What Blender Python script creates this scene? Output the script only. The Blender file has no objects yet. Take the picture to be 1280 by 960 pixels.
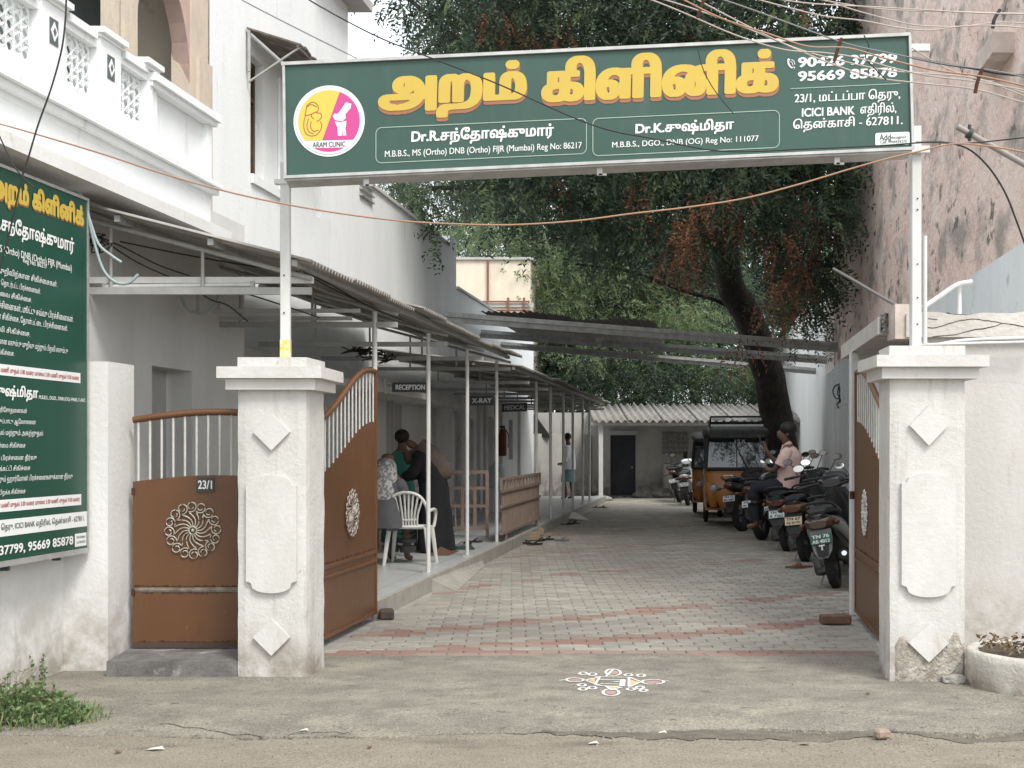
import bpy, bmesh, math, random
from mathutils import Vector, Matrix
import numpy as np
random.seed(7)
R = math.radians; PI = math.pi
S = bpy.context.scene; C = S.collection

# ------------------------------------------------------------------ camera
HC = 1.51; F = 1600.0; VX = 889.0; VY = 559.0; K = (VX-640)/F   # driveway runs along (K, 1)
cd = bpy.data.cameras.new('camera'); cam = bpy.data.objects.new('camera', cd); C.objects.link(cam)
cam.location = (0, 0, HC); cam.rotation_euler = (R(90), 0, 0)
cd.sensor_width = 36; cd.lens = 36*F/1280; cd.shift_y = (VY-480)/1280; cd.clip_end = 2000; cd.clip_start = .05
S.camera = cam
# ------------------------------------------------------------------ world and sun (bright overcast)
SUN_EL, SUN_AZ = 52, 148
w = bpy.data.worlds.new('World'); S.world = w; w.use_nodes = True
nt = w.node_tree; bg = nt.nodes['Background']
sky = nt.nodes.new('ShaderNodeTexSky'); sky.sky_type = 'NISHITA'; sky.sun_disc = False
sky.sun_elevation = R(SUN_EL); sky.sun_rotation = R(SUN_AZ); sky.dust_density = 4; sky.air_density = 1.2
nz = nt.nodes.new('ShaderNodeTexNoise'); nz.inputs['Scale'].default_value = 3.0; nz.inputs['Detail'].default_value = 6
cr = nt.nodes.new('ShaderNodeValToRGB'); cr.color_ramp.elements[0].position = .35; cr.color_ramp.elements[1].position = .7
cr.color_ramp.elements[0].color = (7.6, 8.1, 8.6, 1); cr.color_ramp.elements[1].color = (10.5, 10.6, 10.6, 1)
mx = nt.nodes.new('ShaderNodeMix'); mx.data_type = 'RGBA'; mx.inputs[0].default_value = .88
tcw = nt.nodes.new('ShaderNodeTexCoord')
nt.links.new(tcw.outputs['Generated'], nz.inputs['Vector'])
nt.links.new(nz.outputs['Fac'], cr.inputs[0]); nt.links.new(sky.outputs[0], mx.inputs[6]); nt.links.new(cr.outputs[0], mx.inputs[7])
nt.links.new(mx.outputs[2], bg.inputs[0]); bg.inputs[1].default_value = .15
sd = bpy.data.lights.new('sun', 'SUN'); so = bpy.data.objects.new('sun', sd); C.objects.link(so)
sd.energy = 2.0; sd.angle = R(18); sd.color = (1, .96, .9)
az = R(SUN_AZ); el = R(SUN_EL)
sdir = Vector((math.sin(az)*math.cos(el), math.cos(az)*math.cos(el), math.sin(el)))
so.rotation_euler = sdir.to_track_quat('Z', 'Y').to_euler(); so.location = (0, -10, 20)
S.view_settings.view_transform = 'Standard'; S.view_settings.look = 'None'
S.view_settings.exposure = 0.55; S.view_settings.gamma = 1

# ------------------------------------------------------------------ measuring helpers
def P(px, py, Y): return Vector(((px-640)/F*Y, Y, HC-(py-VY)/F*Y))
def G(px, py, z=0.0):
    Y = (HC-z)*F/(py-VY); return Vector(((px-640)/F*Y, Y, z))
def W(X0, Y, z=0.0): return Vector((X0+K*Y, Y, z))
def PL(px, py, X0):                     # point seen at a pixel on a wall that runs along the driveway
    return P(px, py, F*X0/(px-VX))
DV = Vector((K, 1, 0)).normalized(); NV = Vector((1, -K, 0)).normalized()

# ------------------------------------------------------------------ materials
MATS = {}
def mat(name, c, rough=.7, c2=None, scale=6, stretch=(1, 1, 1), bump=0, bscale=None, metal=0, lo=.35, hi=.65,
        c3=None, scale3=2, lo3=.55, hi3=.7, stretch3=(1, 1, 1), spec=.4, detail=8, grime=None, transl=0, emit=0, bdist=.02, c4=None, scale4=1, lo4=.5, hi4=.6, stretch4=(1, 1, 1), speck=0, spscale=140):
    if name in MATS: return MATS[name]
    m = bpy.data.materials.new(name); m.use_nodes = True; MATS[name] = m
    t = m.node_tree; N = t.nodes; L = t.links; b = N['Principled BSDF']
    b.inputs['Roughness'].default_value = rough; b.inputs['Metallic'].default_value = metal
    b.inputs['Specular IOR Level'].default_value = spec
    b.inputs['Base Color'].default_value = (*c, 1)
    tc = N.new('ShaderNodeTexCoord')
    def noise(sc, st, det=detail):
        mp = N.new('ShaderNodeMapping'); mp.inputs['Scale'].default_value = st
        L.new(tc.outputs['Object'], mp.inputs[0])
        n = N.new('ShaderNodeTexNoise'); n.inputs['Scale'].default_value = sc; n.inputs['Detail'].default_value = det
        n.inputs['Roughness'].default_value = .62
        L.new(mp.outputs[0], n.inputs['Vector']); return n.outputs['Fac']
    def ramp(src, lo, hi):
        r = N.new('ShaderNodeMapRange'); r.inputs[1].default_value = lo; r.inputs[2].default_value = hi
        L.new(src, r.inputs[0]); return r.outputs[0]
    def mixc(f, a, b2):
        x = N.new('ShaderNodeMix'); x.data_type = 'RGBA'
        if f is not None: L.new(f, x.inputs[0])
        for k, v in ((6, a), (7, b2)):
            if isinstance(v, tuple): x.inputs[k].default_value = (*v, 1)
            else: L.new(v, x.inputs[k])
        return x.outputs[2]
    col = c
    if c2: col = mixc(ramp(noise(scale, stretch), lo, hi), col, c2)
    if c3: col = mixc(ramp(noise(scale3, stretch3), lo3, hi3), col, c3)
    if c4: col = mixc(ramp(noise(scale4, stretch4, 12), lo4, hi4), col, c4)
    if speck:
        sp = ramp(noise(spscale, (1, 1, 1), 3), .3, .7); mm2 = N.new('ShaderNodeMapRange'); mm2.inputs[3].default_value = 1-speck; mm2.inputs[4].default_value = 1+speck; L.new(sp, mm2.inputs[0])
        vm = N.new('ShaderNodeVectorMath'); vm.operation = 'SCALE'
        if isinstance(col, tuple): vm.inputs[0].default_value = col
        else: L.new(col, vm.inputs[0])
        L.new(mm2.outputs[0], vm.inputs['Scale']); col = vm.outputs[0]
    if grime:                            # splashed dirt that climbs up from the foot of a wall: (colour, height)
        sx = N.new('ShaderNodeSeparateXYZ'); L.new(tc.outputs['Object'], sx.inputs[0])
        g = N.new('ShaderNodeMapRange'); g.inputs[1].default_value = grime[1]; g.inputs[2].default_value = 0
        L.new(sx.outputs[2], g.inputs[0])
        nn = ramp(noise(5, (1, 1, 1)), .35, .6)
        mm = N.new('ShaderNodeMath'); mm.operation = 'MULTIPLY'; L.new(g.outputs[0], mm.inputs[0]); L.new(nn, mm.inputs[1])
        col = mixc(mm.outputs[0], col, grime[0])
    if not isinstance(col, tuple): L.new(col, b.inputs['Base Color'])
    if bump:
        bp = N.new('ShaderNodeBump'); bp.inputs['Strength'].default_value = bump; bp.inputs['Distance'].default_value = bdist
        L.new(noise(bscale or scale*3, (1, 1, 1)), bp.inputs['Height']); L.new(bp.outputs[0], b.inputs['Normal'])
    if transl:
        tr = N.new('ShaderNodeBsdfTranslucent'); ms = N.new('ShaderNodeMixShader'); ms.inputs[0].default_value = transl
        if not isinstance(col, tuple): L.new(col, tr.inputs[0])
        else: tr.inputs[0].default_value = (*[min(1, v*1.6) for v in col], 1)
        L.new(b.outputs[0], ms.inputs[1]); L.new(tr.outputs[0], ms.inputs[2]); L.new(ms.outputs[0], N['Material Output'].inputs[0])
    return m
WHITE = mat('white_plaster', (.80, .82, .82), .8, (.74, .76, .765), 2.2, (1, 1, .3), .25, 30, c3=(.52, .53, .52), scale3=3, lo3=.62, hi3=.8, stretch3=(2, 2, .3))
PIL = mat('rough_white_plaster', (.585, .575, .55), .88, (.50, .49, .46), 3, (1, 1, .5), .5, 34, c3=(.38, .36, .32), scale3=5, lo3=.56, hi3=.74, stretch3=(2, 2, .18), grime=((.24, .20, .16), .38), bdist=.014, c4=(.25, .23, .20), scale4=14, lo4=.65, hi4=.72, speck=.06)
PILS = mat('smooth_white_panel', (.60, .59, .568), .82, (.53, .52, .49), 4, (1, 1, .4), .25, 30, c3=(.42, .39, .34), scale3=8, lo3=.62, hi3=.76, stretch3=(1.4, 1.4, .4))
CWALL = mat('compound_plaster', (.58, .56, .535), .88, (.49, .475, .45), 1.6, (1, 1, .5), .3, 25, c3=(.40, .37, .33), scale3=4, lo3=.6, hi3=.78, stretch3=(2, 2, .25), grime=((.30, .26, .21), .6))
LWALL = mat('left_wall_plaster', (.70, .70, .685), .88, (.63, .62, .60), 2, (1, 1, .4), .25, 30, c3=(.40, .38, .34), scale3=3, lo3=.64, hi3=.8, stretch3=(2, 2, .3), grime=((.30, .27, .22), .7))
GREYW = mat('grey_plaster', (.48, .47, .45), .9, (.40, .39, .37), 2, (1, 1, .4), .2, 20, grime=((.2, .18, .15), .8))
DIMW = mat('aged_back_wall', (.44, .43, .405), .9, (.33, .32, .30), 1.5, (1, 1, .5), .2, 20, c3=(.18, .17, .15), scale3=2, lo3=.6, hi3=.8, stretch3=(1, 1, .4), grime=((.10, .09, .08), .9))
BEIGE = mat('beige_plaster', (.58, .50, .41), .85, (.50, .44, .37), 3, (1, 1, .5), .2, 30, c3=(.38, .31, .26), scale3=5, lo3=.62, hi3=.75)
COLB = mat('peeling_beige_column', (.56, .48, .385), .85, (.47, .405, .34), 14, (1, 1, .3), .3, 40, lo=.45, hi=.7)
CREAM = mat('cream_plaster', (.74, .66, .53), .85, (.62, .55, .44), 2, (1, 1, .4), .15, 20, c3=(.35, .3, .24), scale3=3, lo3=.68, hi3=.8, stretch3=(1, 1, .3))
TILE = mat('grey_floor_tile', (.42, .43, .43), .35, (.37, .38, .38), 3, bump=.05)
CONC = mat('bare_concrete', (.36, .34, .31), .9, (.25, .235, .21), 5, bump=.5, bscale=40, c3=(.16, .15, .14), scale3=3, lo3=.6, hi3=.75)
DCONC = mat('dark_stained_concrete', (.20, .195, .185), .9, (.10, .095, .09), 5, bump=.5, bscale=40, c3=(.42, .40, .36), scale3=6, lo3=.6, hi3=.75)
BROWN = mat('brown_enamel', (.136, .061, .024), .40, (.116, .051, .021), 2.5, bump=.12, bscale=3, c3=(.10, .045, .024), scale3=7, lo3=.60, hi3=.78, stretch3=(1, 1, .35), spec=.45, c4=(.20, .12, .07), scale4=22, lo4=.635, hi4=.68, stretch4=(1, 1, .3), bdist=.03)
BROWN2 = mat('brown_enamel_rail', (.155, .072, .032), .45, (.13, .058, .025), 5)
GBAR = mat('grey_white_bars', (.60, .60, .57), .5, (.5, .49, .46), 20)
SILV = mat('silver_scroll', (.52, .48, .41), .4, (.38, .34, .28), 30, metal=.3)
RUST = mat('rust_edge', (.045, .02, .012), .9, (.09, .035, .018), 30)
WMET = mat('white_painted_steel', (.66, .66, .65), .5, (.56, .56, .54), 8, (1, 1, .3), c3=(.3, .26, .2), scale3=20, lo3=.68, hi3=.78)
GMET = mat('grey_painted_steel', (.40, .40, .39), .55, (.32, .32, .31), 8)
SHEET = mat('galvanised_sheet', (.34, .33, .31), .6, (.25, .235, .21), 3, (1, 3, 1), c3=(.22, .18, .14), scale3=5, lo3=.58, hi3=.75, metal=.25)
ASBE = mat('asbestos_sheet', (.27, .26, .24), .9, (.17, .16, .15), 4, c3=(.14, .13, .12), scale3=2, lo3=.58, hi3=.75, bump=.3)
SGREEN = mat('sign_green', (.026, .071, .056), .42, (.030, .080, .063), 1.2, spec=.45, bump=.12, bscale=1.6, bdist=.03, c3=(.048, .09, .076), scale3=2.2, lo3=.52, hi3=.8, stretch3=(2.5, 1, .3))
SGREEN2 = mat('sign_deep_green', (.010, .062, .042), .35, (.012, .070, .048), 2, spec=.5)
SFRAME = mat('sign_aluminium', (.50, .50, .49), .45, (.38, .37, .36), 8, metal=.4)
YEL = mat('print_yellow', (.55, .39, .06), .5, (.50, .36, .065), 3); SHB = mat('print_shadow_brown', (.30, .13, .07), .5)
WPR = mat('print_white', (.72, .73, .72), .5); PINKP = mat('print_pink', (.52, .06, .24), .5)
DKP = mat('print_dark', (.04, .05, .05), .5); REDP = mat('print_red', (.35, .04, .03), .5)
BLK = mat('black_rubber', (.018, .018, .019), .85, (.03, .028, .026), 20)
DARK = mat('dark_interior', (.02, .02, .02), .9)
GLASS = mat('dark_glass', (.02, .028, .03), .08, spec=.8)
WOODB = mat('brown_frame_wood', (.10, .065, .045), .6, (.06, .04, .03), 12)
BRICK = mat('red_brick_block', (.20, .12, .085), .9, (.11, .07, .05), 12, bump=.5)
PINKW = mat('pink_weathered_wall', (.80, .60, .525), .92, (.84, .72, .65), 3, (1, .4, .7), .9, 9, c3=(.40, .355, .32), scale3=3.6, lo3=.50, hi3=.64, stretch3=(1, .26, .5), bdist=.07, detail=15, c4=(.19, .17, .15), scale4=8, lo4=.585, hi4=.66, stretch4=(1, .3, .55))
BLUEW = mat('pale_blue_plaster', (.72, .75, .765), .85, (.64, .67, .68), 3, (1, 1, .4), .2, 20, c3=(.36, .38, .39), scale3=4, lo3=.62, hi3=.75)
RWALL = mat('right_white_wall', (.78, .79, .78), .85, (.66, .66, .64), 2, (1, 1, .22), .25, 20, c3=(.22, .22, .20), scale3=2.5, lo3=.60, hi3=.74, stretch3=(1.5, 1.5, .25))

# ------------------------------------------------------------------ mesh collector
class B:
    def __init__(s, M=None): s.v = []; s.f = []; s.m = []; s.s = []; s.M = M or Matrix.Identity(4)
    def add(s, vs, fs, mi=0, sm=False):
        o = len(s.v); M = s.M
        s.v += [tuple(M @ Vector(p)) for p in vs]
        for f in fs: s.f.append([i+o for i in f]); s.m.append(mi); s.s.append(sm)
    def hexa(s, p, mi=0):                # 8 points: 4 bottom (ccw) 4 top
        s.add(p, [(3, 2, 1, 0), (4, 5, 6, 7), (0, 1, 5, 4), (1, 2, 6, 5), (2, 3, 7, 6), (3, 0, 4, 7)], mi)
    def box(s, c, d, mi=0, rz=0, rx=0, ry=0):
        Mx = Matrix.Rotation(rz, 3, 'Z') @ Matrix.Rotation(ry, 3, 'Y') @ Matrix.Rotation(rx, 3, 'X')
        x, y, z = d[0]/2, d[1]/2, d[2]/2; c = Vector(c)
        s.hexa([c+Mx @ Vector(q) for q in ((-x, -y, -z), (x, -y, -z), (x, y, -z), (-x, y, -z), (-x, -y, z), (x, -y, z), (x, y, z), (-x, y, z))], mi)
    def cbox(s, c, d, mi=0, ch=.01, rz=0, rx=0, ry=0):   # box with chamfered edges
        Mx = Matrix.Rotation(rz, 3, 'Z') @ Matrix.Rotation(ry, 3, 'Y') @ Matrix.Rotation(rx, 3, 'X')
        bm = bmesh.new(); bmesh.ops.create_cube(bm, size=1)
        for v in bm.verts: v.co = Vector((v.co.x*d[0], v.co.y*d[1], v.co.z*d[2]))
        bmesh.ops.bevel(bm, geom=list(bm.edges), offset=min(ch, min(d)*.45), segments=1, affect='EDGES')
        c = Vector(c); bm.verts.index_update()
        s.add([c+Mx @ v.co for v in bm.verts], [[v.index for v in f.verts] for f in bm.faces], mi); bm.free()
    def prism(s, poly, z0, z1, mi=0):    # footprint polygon (ccw) raised between two heights
        n = len(poly)
        a = sum(poly[i][0]*poly[(i+1) % n][1]-poly[(i+1) % n][0]*poly[i][1] for i in range(n))
        if a < 0: poly = poly[::-1]
        s.add([(p[0], p[1], z0) for p in poly]+[(p[0], p[1], z1) for p in poly],
              [list(range(n))[::-1], list(range(n, 2*n))]+[(i, (i+1) % n, n+(i+1) % n, n+i) for i in range(n)], mi)
    def slab(s, o, u, v, nrm, poly, t, mi=0):   # polygon in plane (o,u,v) thickened by t along nrm
        n = len(poly); o, u, v, nrm = map(Vector, (o, u, v, nrm))
        a = [o+u*p[0]+v*p[1] for p in poly]; b = [q+nrm*t for q in a]
        s.add(a+b, [list(range(n))[::-1], list(range(n, 2*n))]+[(i, (i+1) % n, n+(i+1) % n, n+i) for i in range(n)], mi)
    def tube(s, pts, r, n=8, mi=0, cap=True, sm=True):
        pts = [Vector(p) for p in pts]; rs = r if isinstance(r, (list, tuple)) else [r]*len(pts)
        vs = []; fs = []; up = None
        for i, p in enumerate(pts):
            d = (pts[min(i+1, len(pts)-1)]-pts[max(i-1, 0)])
            d = d.normalized() if d.length > 1e-9 else Vector((0, 0, 1))
            if up is None: up = Vector((0, 0, 1)) if abs(d.z) < .9 else Vector((1, 0, 0))
            a = d.cross(up)
            if a.length < 1e-4: a = d.cross(Vector((0, 1, 0)))
            a.normalize(); b = d.cross(a).normalized(); up = -b if False else up
            for k in range(n):
                t = 2*PI*k/n; vs.append(p+(a*math.cos(t)+b*math.sin(t))*rs[i])
        for i in range(len(pts)-1):
            for k in range(n): fs.append((i*n+k, i*n+(k+1) % n, (i+1)*n+(k+1) % n, (i+1)*n+k))
        s.add(vs, fs, mi, sm)
        if cap:
            s.add(vs[:n], [list(range(n))], mi); s.add(vs[-n:], [list(range(n))[::-1]], mi)
    def lathe(s, prof, n=24, mi=0, M=None, sm=True):   # profile of (radius, height) about local z
        M = M or Matrix.Identity(4); vs = []; fs = []
        for r, z in prof:
            for k in range(n): vs.append(M @ Vector((r*math.cos(2*PI*k/n), r*math.sin(2*PI*k/n), z)))
        for i in range(len(prof)-1):
            for k in range(n): fs.append((i*n+k, i*n+(k+1) % n, (i+1)*n+(k+1) % n, (i+1)*n+k))
        s.add(vs, fs, mi, sm)
    def loft(s, secs, mi=0, n=16, p=2.6, cap=True, axis='y'):   # sections (y, cx, zc, halfw, halfh)
        vs = []; fs = []
        for (y, cx, zc, hw, hh) in secs:
            for k in range(n):
                t = 2*PI*k/n; ct, st = math.cos(t), math.sin(t)
                a = cx+hw*math.copysign(abs(ct)**(2/p), ct); b = zc+hh*math.copysign(abs(st)**(2/p), st)
                vs.append((a, y, b) if axis == 'y' else ((a, b, y) if axis == 'z' else (y, a, b)))
        for i in range(len(secs)-1):
            for k in range(n): fs.append((i*n+k, i*n+(k+1) % n, (i+1)*n+(k+1) % n, (i+1)*n+k))
        s.add(vs, fs, mi, True)
        if cap: s.add(vs[:n], [list(range(n))], mi); s.add(vs[-n:], [list(range(n))[::-1]], mi)
    def ball(s, c, r, mi=0, n=12, m=8):
        if not isinstance(r, (tuple, list)): r = (r, r, r)
        vs = [(c[0], c[1], c[2]-r[2])]; fs = []
        for i in range(1, m):
            a = -PI/2+PI*i/m
            for k in range(n): vs.append((c[0]+r[0]*math.cos(a)*math.cos(2*PI*k/n), c[1]+r[1]*math.cos(a)*math.sin(2*PI*k/n), c[2]+r[2]*math.sin(a)))
        vs.append((c[0], c[1], c[2]+r[2]))
        for k in range(n): fs.append((0, 1+(k+1) % n, 1+k))
        for i in range(m-2):
            for k in range(n): fs.append((1+i*n+k, 1+i*n+(k+1) % n, 1+(i+1)*n+(k+1) % n, 1+(i+1)*n+k))
        L = len(vs)-1; o = 1+(m-2)*n
        for k in range(n): fs.append((o+k, o+(k+1) % n, L))
        s.add(vs, fs, mi, True)
    def mesh(s, name, mats):
        me = bpy.data.meshes.new(name); me.from_pydata(s.v, [], s.f)
        for m in (mats if isinstance(mats, (list, tuple)) else [mats]): me.materials.append(m)
        me.polygons.foreach_set('material_index', s.m); me.polygons.foreach_set('use_smooth', s.s); me.update()
        return me
    def pieces(s):
        par = {}
        def find(a):
            while par[a] != a: par[a] = par[par[a]]; a = par[a]
            return a
        key = [tuple(round(c, 4) for c in v) for v in s.v]
        for k in key: par.setdefault(k, k)
        for f in s.f:
            a = find(key[f[0]])
            for i in f[1:]: par[find(key[i])] = a
        comp = {}
        for i, f in enumerate(s.f): comp.setdefault(find(key[f[0]]), []).append(i)
        comps = list(comp.values())
        if not 2 <= len(comps) <= 60: return [list(range(len(s.f)))]
        bbx = []
        for c in comps:
            P_ = [s.v[j] for i in c for j in s.f[i]]; bbx.append([min(p[k] for p in P_)-.004 for k in range(3)]+[max(p[k] for p in P_)+.004 for k in range(3)])
        g = list(range(len(comps)))
        def fg(a):
            while g[a] != a: a = g[a]
            return a
        for i in range(len(comps)):
            for j in range(i):
                A, Q = bbx[i], bbx[j]
                if all(A[k] <= Q[k+3] and Q[k] <= A[k+3] for k in range(3)): g[fg(i)] = fg(j)
        out = {}
        for i in range(len(comps)): out.setdefault(fg(i), []).extend(comps[i])
        return list(out.values())
    def build(s, name, mats, parent=None, label=None, fix=True, join=False):
        if parent is not None and fix and not join and not any(q in name for q in ('print', 'symbol', 'outline', 'mark', 'rust', 'bolt')):
            ps = s.pieces()
            if 2 <= len(ps) <= 24:
                first = None
                for fs in ps:
                    q = B(); used = sorted({j for i in fs for j in s.f[i]}); mp = {j: n for n, j in enumerate(used)}
                    q.v = [s.v[j] for j in used]; q.f = [[mp[j] for j in s.f[i]] for i in fs]; q.m = [s.m[i] for i in fs]; q.s = [s.s[i] for i in fs]
                    o = q.build(name, mats, parent, label, True, True); first = first or o
                return first
        me = s.mesh(name, mats)
        if fix:
            bm = bmesh.new(); bm.from_mesh(me); bmesh.ops.recalc_face_normals(bm, faces=bm.faces); bm.to_mesh(me); bm.free()
        return link(me, name, parent, label)
def link(me, name, parent=None, label=None):
    o = bpy.data.objects.new(name, me); C.objects.link(o)
    if parent is not None: o.parent = parent
    if label: o['label'] = label
    return o
def thing(name, label, cat, loc=(0, 0, 0), group=None, rz=0):
    o = bpy.data.objects.new(name, None); C.objects.link(o); o.location = loc; o.rotation_euler = (0, 0, rz); o.empty_display_size = .1
    o['label'] = label; o['category'] = cat
    if group: o['group'] = group
    return o
def tag(o, label, cat, group=None):
    o['label'] = label; o['category'] = cat
    if group: o['group'] = group
    return o
def struct(o): o['kind'] = 'structure'; return o
def stuff(o): o['kind'] = 'stuff'; return o
def copy_tree(o, parent=None):
    c = o.copy(); C.objects.link(c)
    if parent is not None: c.parent = parent
    for ch in list(o.children): copy_tree(ch, c)
    return c
def smooth_pts(pts, n=8):                # Catmull-Rom through points
    pts = [Vector(p) for p in pts]; q = [pts[0]*2-pts[1]]+pts+[pts[-1]*2-pts[-2]]; out = []
    for i in range(1, len(q)-2):
        for k in range(n):
            t = k/n; a, b, c, d = q[i-1], q[i], q[i+1], q[i+2]
            out.append(.5*((2*b)+(c-a)*t+(2*a-5*b+4*c-d)*t*t+(3*b-a-3*c+d)*t**3))
    out.append(pts[-1]); return out
# wall with real openings. o: corner, u: unit along, n: outward normal; openings (u0,u1,z0,z1)
def wall_mesh(bb, o, u, n, length, z0, z1, t, openings=(), mi=0):
    us = sorted({0, length, *[x for q in openings for x in q[:2]]}); zs = sorted({z0, z1, *[x for q in openings for x in q[2:]]})
    us = [x for x in us if 0 <= x <= length]; zs = [x for x in zs if z0 <= x <= z1]
    o = Vector(o); u = Vector(u); n = Vector(n)
    def pt(a, z, d): return o+u*a+Vector((0, 0, z))-n*d
    def solid(i, j):
        if i < 0 or j < 0 or i >= len(us)-1 or j >= len(zs)-1: return False
        a, z = (us[i]+us[i+1])/2, (zs[j]+zs[j+1])/2
        return not any(q[0] < a < q[1] and q[2] < z < q[3] for q in openings)
    for i in range(len(us)-1):
        for j in range(len(zs)-1):
            if not solid(i, j): continue
            a, b_, c, d = us[i], us[i+1], zs[j], zs[j+1]
            bb.add([pt(a, c, 0), pt(b_, c, 0), pt(b_, d, 0), pt(a, d, 0)], [(0, 1, 2, 3)], mi)
            bb.add([pt(a, c, t), pt(b_, c, t), pt(b_, d, t), pt(a, d, t)], [(3, 2, 1, 0)], mi)
            if not solid(i-1, j): bb.add([pt(a, c, 0), pt(a, d, 0), pt(a, d, t), pt(a, c, t)], [(0, 1, 2, 3)], mi)
            if not solid(i+1, j): bb.add([pt(b_, c, 0), pt(b_, c, t), pt(b_, d, t), pt(b_, d, 0)], [(0, 1, 2, 3)], mi)
            if not solid(i, j-1): bb.add([pt(a, c, 0), pt(a, c, t), pt(b_, c, t), pt(b_, c, 0)], [(0, 1, 2, 3)], mi)
            if not solid(i, j+1): bb.add([pt(a, d, 0), pt(b_, d, 0), pt(b_, d, t), pt(a, d, t)], [(0, 1, 2, 3)], mi)
# length along the driveway between two Y values
LD = math.sqrt(1+K*K)
def quadpoly(X0a, X0b, Ya, Yb): return [W(X0a, Ya)[:2], W(X0b, Ya)[:2], W(X0b, Yb)[:2], W(X0a, Yb)[:2]]

# ------------------------------------------------------------------ lettering: outlines of the built-in font, filled by winding number, thickened at will
def reorder(t):
    out = []
    for ch in t:
        if ch in '\u0bc6\u0bc7\u0bc8': out.insert(len(out)-1, ch)
        elif ch in '\u0bca\u0bcb': out.insert(len(out)-1, '\u0bc6' if ch == '\u0bca' else '\u0bc7'); out.append('\u0bbe')
        else: out.append(ch)
    return ''.join(out)
def text_runs(text, rows=40, bold=0.0, boldy=None):
    boldy = bold if boldy is None else boldy
    c = bpy.data.curves.new('t', 'FONT'); c.body = reorder(text); c.size = 1; c.fill_mode = 'NONE'; c.resolution_u = 5
    o = bpy.data.objects.new('t', c); C.objects.link(o)
    dg = bpy.context.evaluated_depsgraph_get(); me = bpy.data.meshes.new_from_object(o.evaluated_get(dg))
    V = [(v.co.x, v.co.y) for v in me.vertices]; E = [tuple(e.vertices) for e in me.edges]
    bpy.data.objects.remove(o); bpy.data.curves.remove(c); bpy.data.meshes.remove(me)
    # order edges into loops so that direction is consistent
    nb = {}
    for a, b in E: nb.setdefault(a, []).append(b); nb.setdefault(b, []).append(a)
    seen = set(); segs = []
    for st in range(len(V)):
        if st in seen or st not in nb: continue
        loop = [st]; seen.add(st); cur = st
        nxt = st+1 if (st+1) in nb[st] else nb[st][0]
        while nxt not in seen:
            loop.append(nxt); seen.add(nxt)
            k = [q for q in nb[nxt] if q not in seen]
            if not k: break
            nxt = k[0]
        for i in range(len(loop)): segs.append((V[loop[i]], V[loop[(i+1) % len(loop)]]))
    ys = [p[1] for p in V]; y0 = min(ys)-boldy; y1 = max(ys)+boldy; h = (y1-y0)/rows
    base = []
    rows_x = [[] for _ in range(rows)]
    for (ax, ay), (bx, by) in segs:
        if ay == by: continue
        lo, hi, d = (ay, by, 1) if ay < by else (by, ay, -1)
        i0 = max(0, math.ceil((lo-y0)/h-.5)); i1 = min(rows-1, math.ceil((hi-y0)/h-.5)-1)
        for i in range(i0, i1+1):
            y = y0+(i+.5)*h; rows_x[i].append((ax+(bx-ax)*(y-ay)/(by-ay), d))
    runs = []
    for rx in rows_x:
        rx.sort(); wn = 0; cur = []; st = None
        for x, d in rx:
            if wn == 0: st = x
            wn += d
            if wn == 0 and x > st: cur.append((st, x))
        runs.append(cur)
    if bold:
        k = int(boldy/h); new = []
        for i in range(rows):
            allr = []
            for j in range(-k, k+1):
                if 0 <= i+j < rows:
                    e = bold*math.sqrt(max(0, 1-(j*h/max(boldy, 1e-6))**2))
                    allr += [(a-e, b+e) for a, b in runs[i+j]]
            allr.sort(); mg = []
            for a, b in allr:
                if mg and a <= mg[-1][1]: mg[-1][1] = max(mg[-1][1], b)
                else: mg.append([a, b])
            new.append(mg)
        runs = new
    xs = [x for r in runs for q in r for x in q]; x0, x1 = min(xs), max(xs)
    ne = [i for i, r in enumerate(runs) if r]; a0, a1 = ne[0], ne[-1]+1
    out = []
    for i in range(a0, a1):
        for a, b in runs[i]: out.append(((a-x0)/(x1-x0), (b-x0)/(x1-x0), (i-a0)/(a1-a0), (i+1-a0)/(a1-a0)))
    return out
def lettering(text, o, right, up, m, parent, rows=36, bold=.0, boldy=None, name='lettering', label=None):
    bb = B(); o, right, up = Vector(o), Vector(right), Vector(up)
    for a, b, c, d in text_runs(text, rows, bold, boldy):
        bb.add([o+right*a+up*c, o+right*b+up*c, o+right*b+up*d, o+right*a+up*d], [(0, 1, 2, 3)])
    return bb.build(name, m, parent, label, fix=False)
# ================================================================== GROUND
ROADM = mat('dusty_road', (.275, .242, .19), .95, (.225, .196, .155), 2.2, (1, 1.5, 1), .9, 45, c3=(.15, .13, .105), scale3=1.3, lo3=.56, hi3=.70, stretch3=(.8, 1.8, 1), bdist=.022, detail=15, speck=.38, spscale=90)
APRM = mat('worn_concrete_apron', (.25, .23, .192), .93, (.188, .172, .145), 3.4, (1, 1.2, 1), 1, 35, c3=(.31, .282, .228), scale3=2.3, lo3=.50, hi3=.66, stretch3=(.9, 1.2, 1), bdist=.025, detail=15, c4=(.13, .12, .102), scale4=9, lo4=.60, hi4=.68, stretch4=(.8, 1.2, 1), speck=.38, spscale=75, lo=.42, hi=.62)
DIRT = mat('dark_earth', (.10, .085, .068), .97, (.16, .14, .11), 9, bump=.8, bscale=50, bdist=.015)
JOINT = mat('paver_joint_sand', (.085, .075, .062), .97, (.13, .115, .095), 12, bump=.5)
b = B(); b.add([(-400, -60, -.16), (400, -60, -.16), (400, 600, -.16), (-400, 600, -.16)], [(0, 1, 2, 3)])
g = struct(b.build('ground', DIRT))
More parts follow.
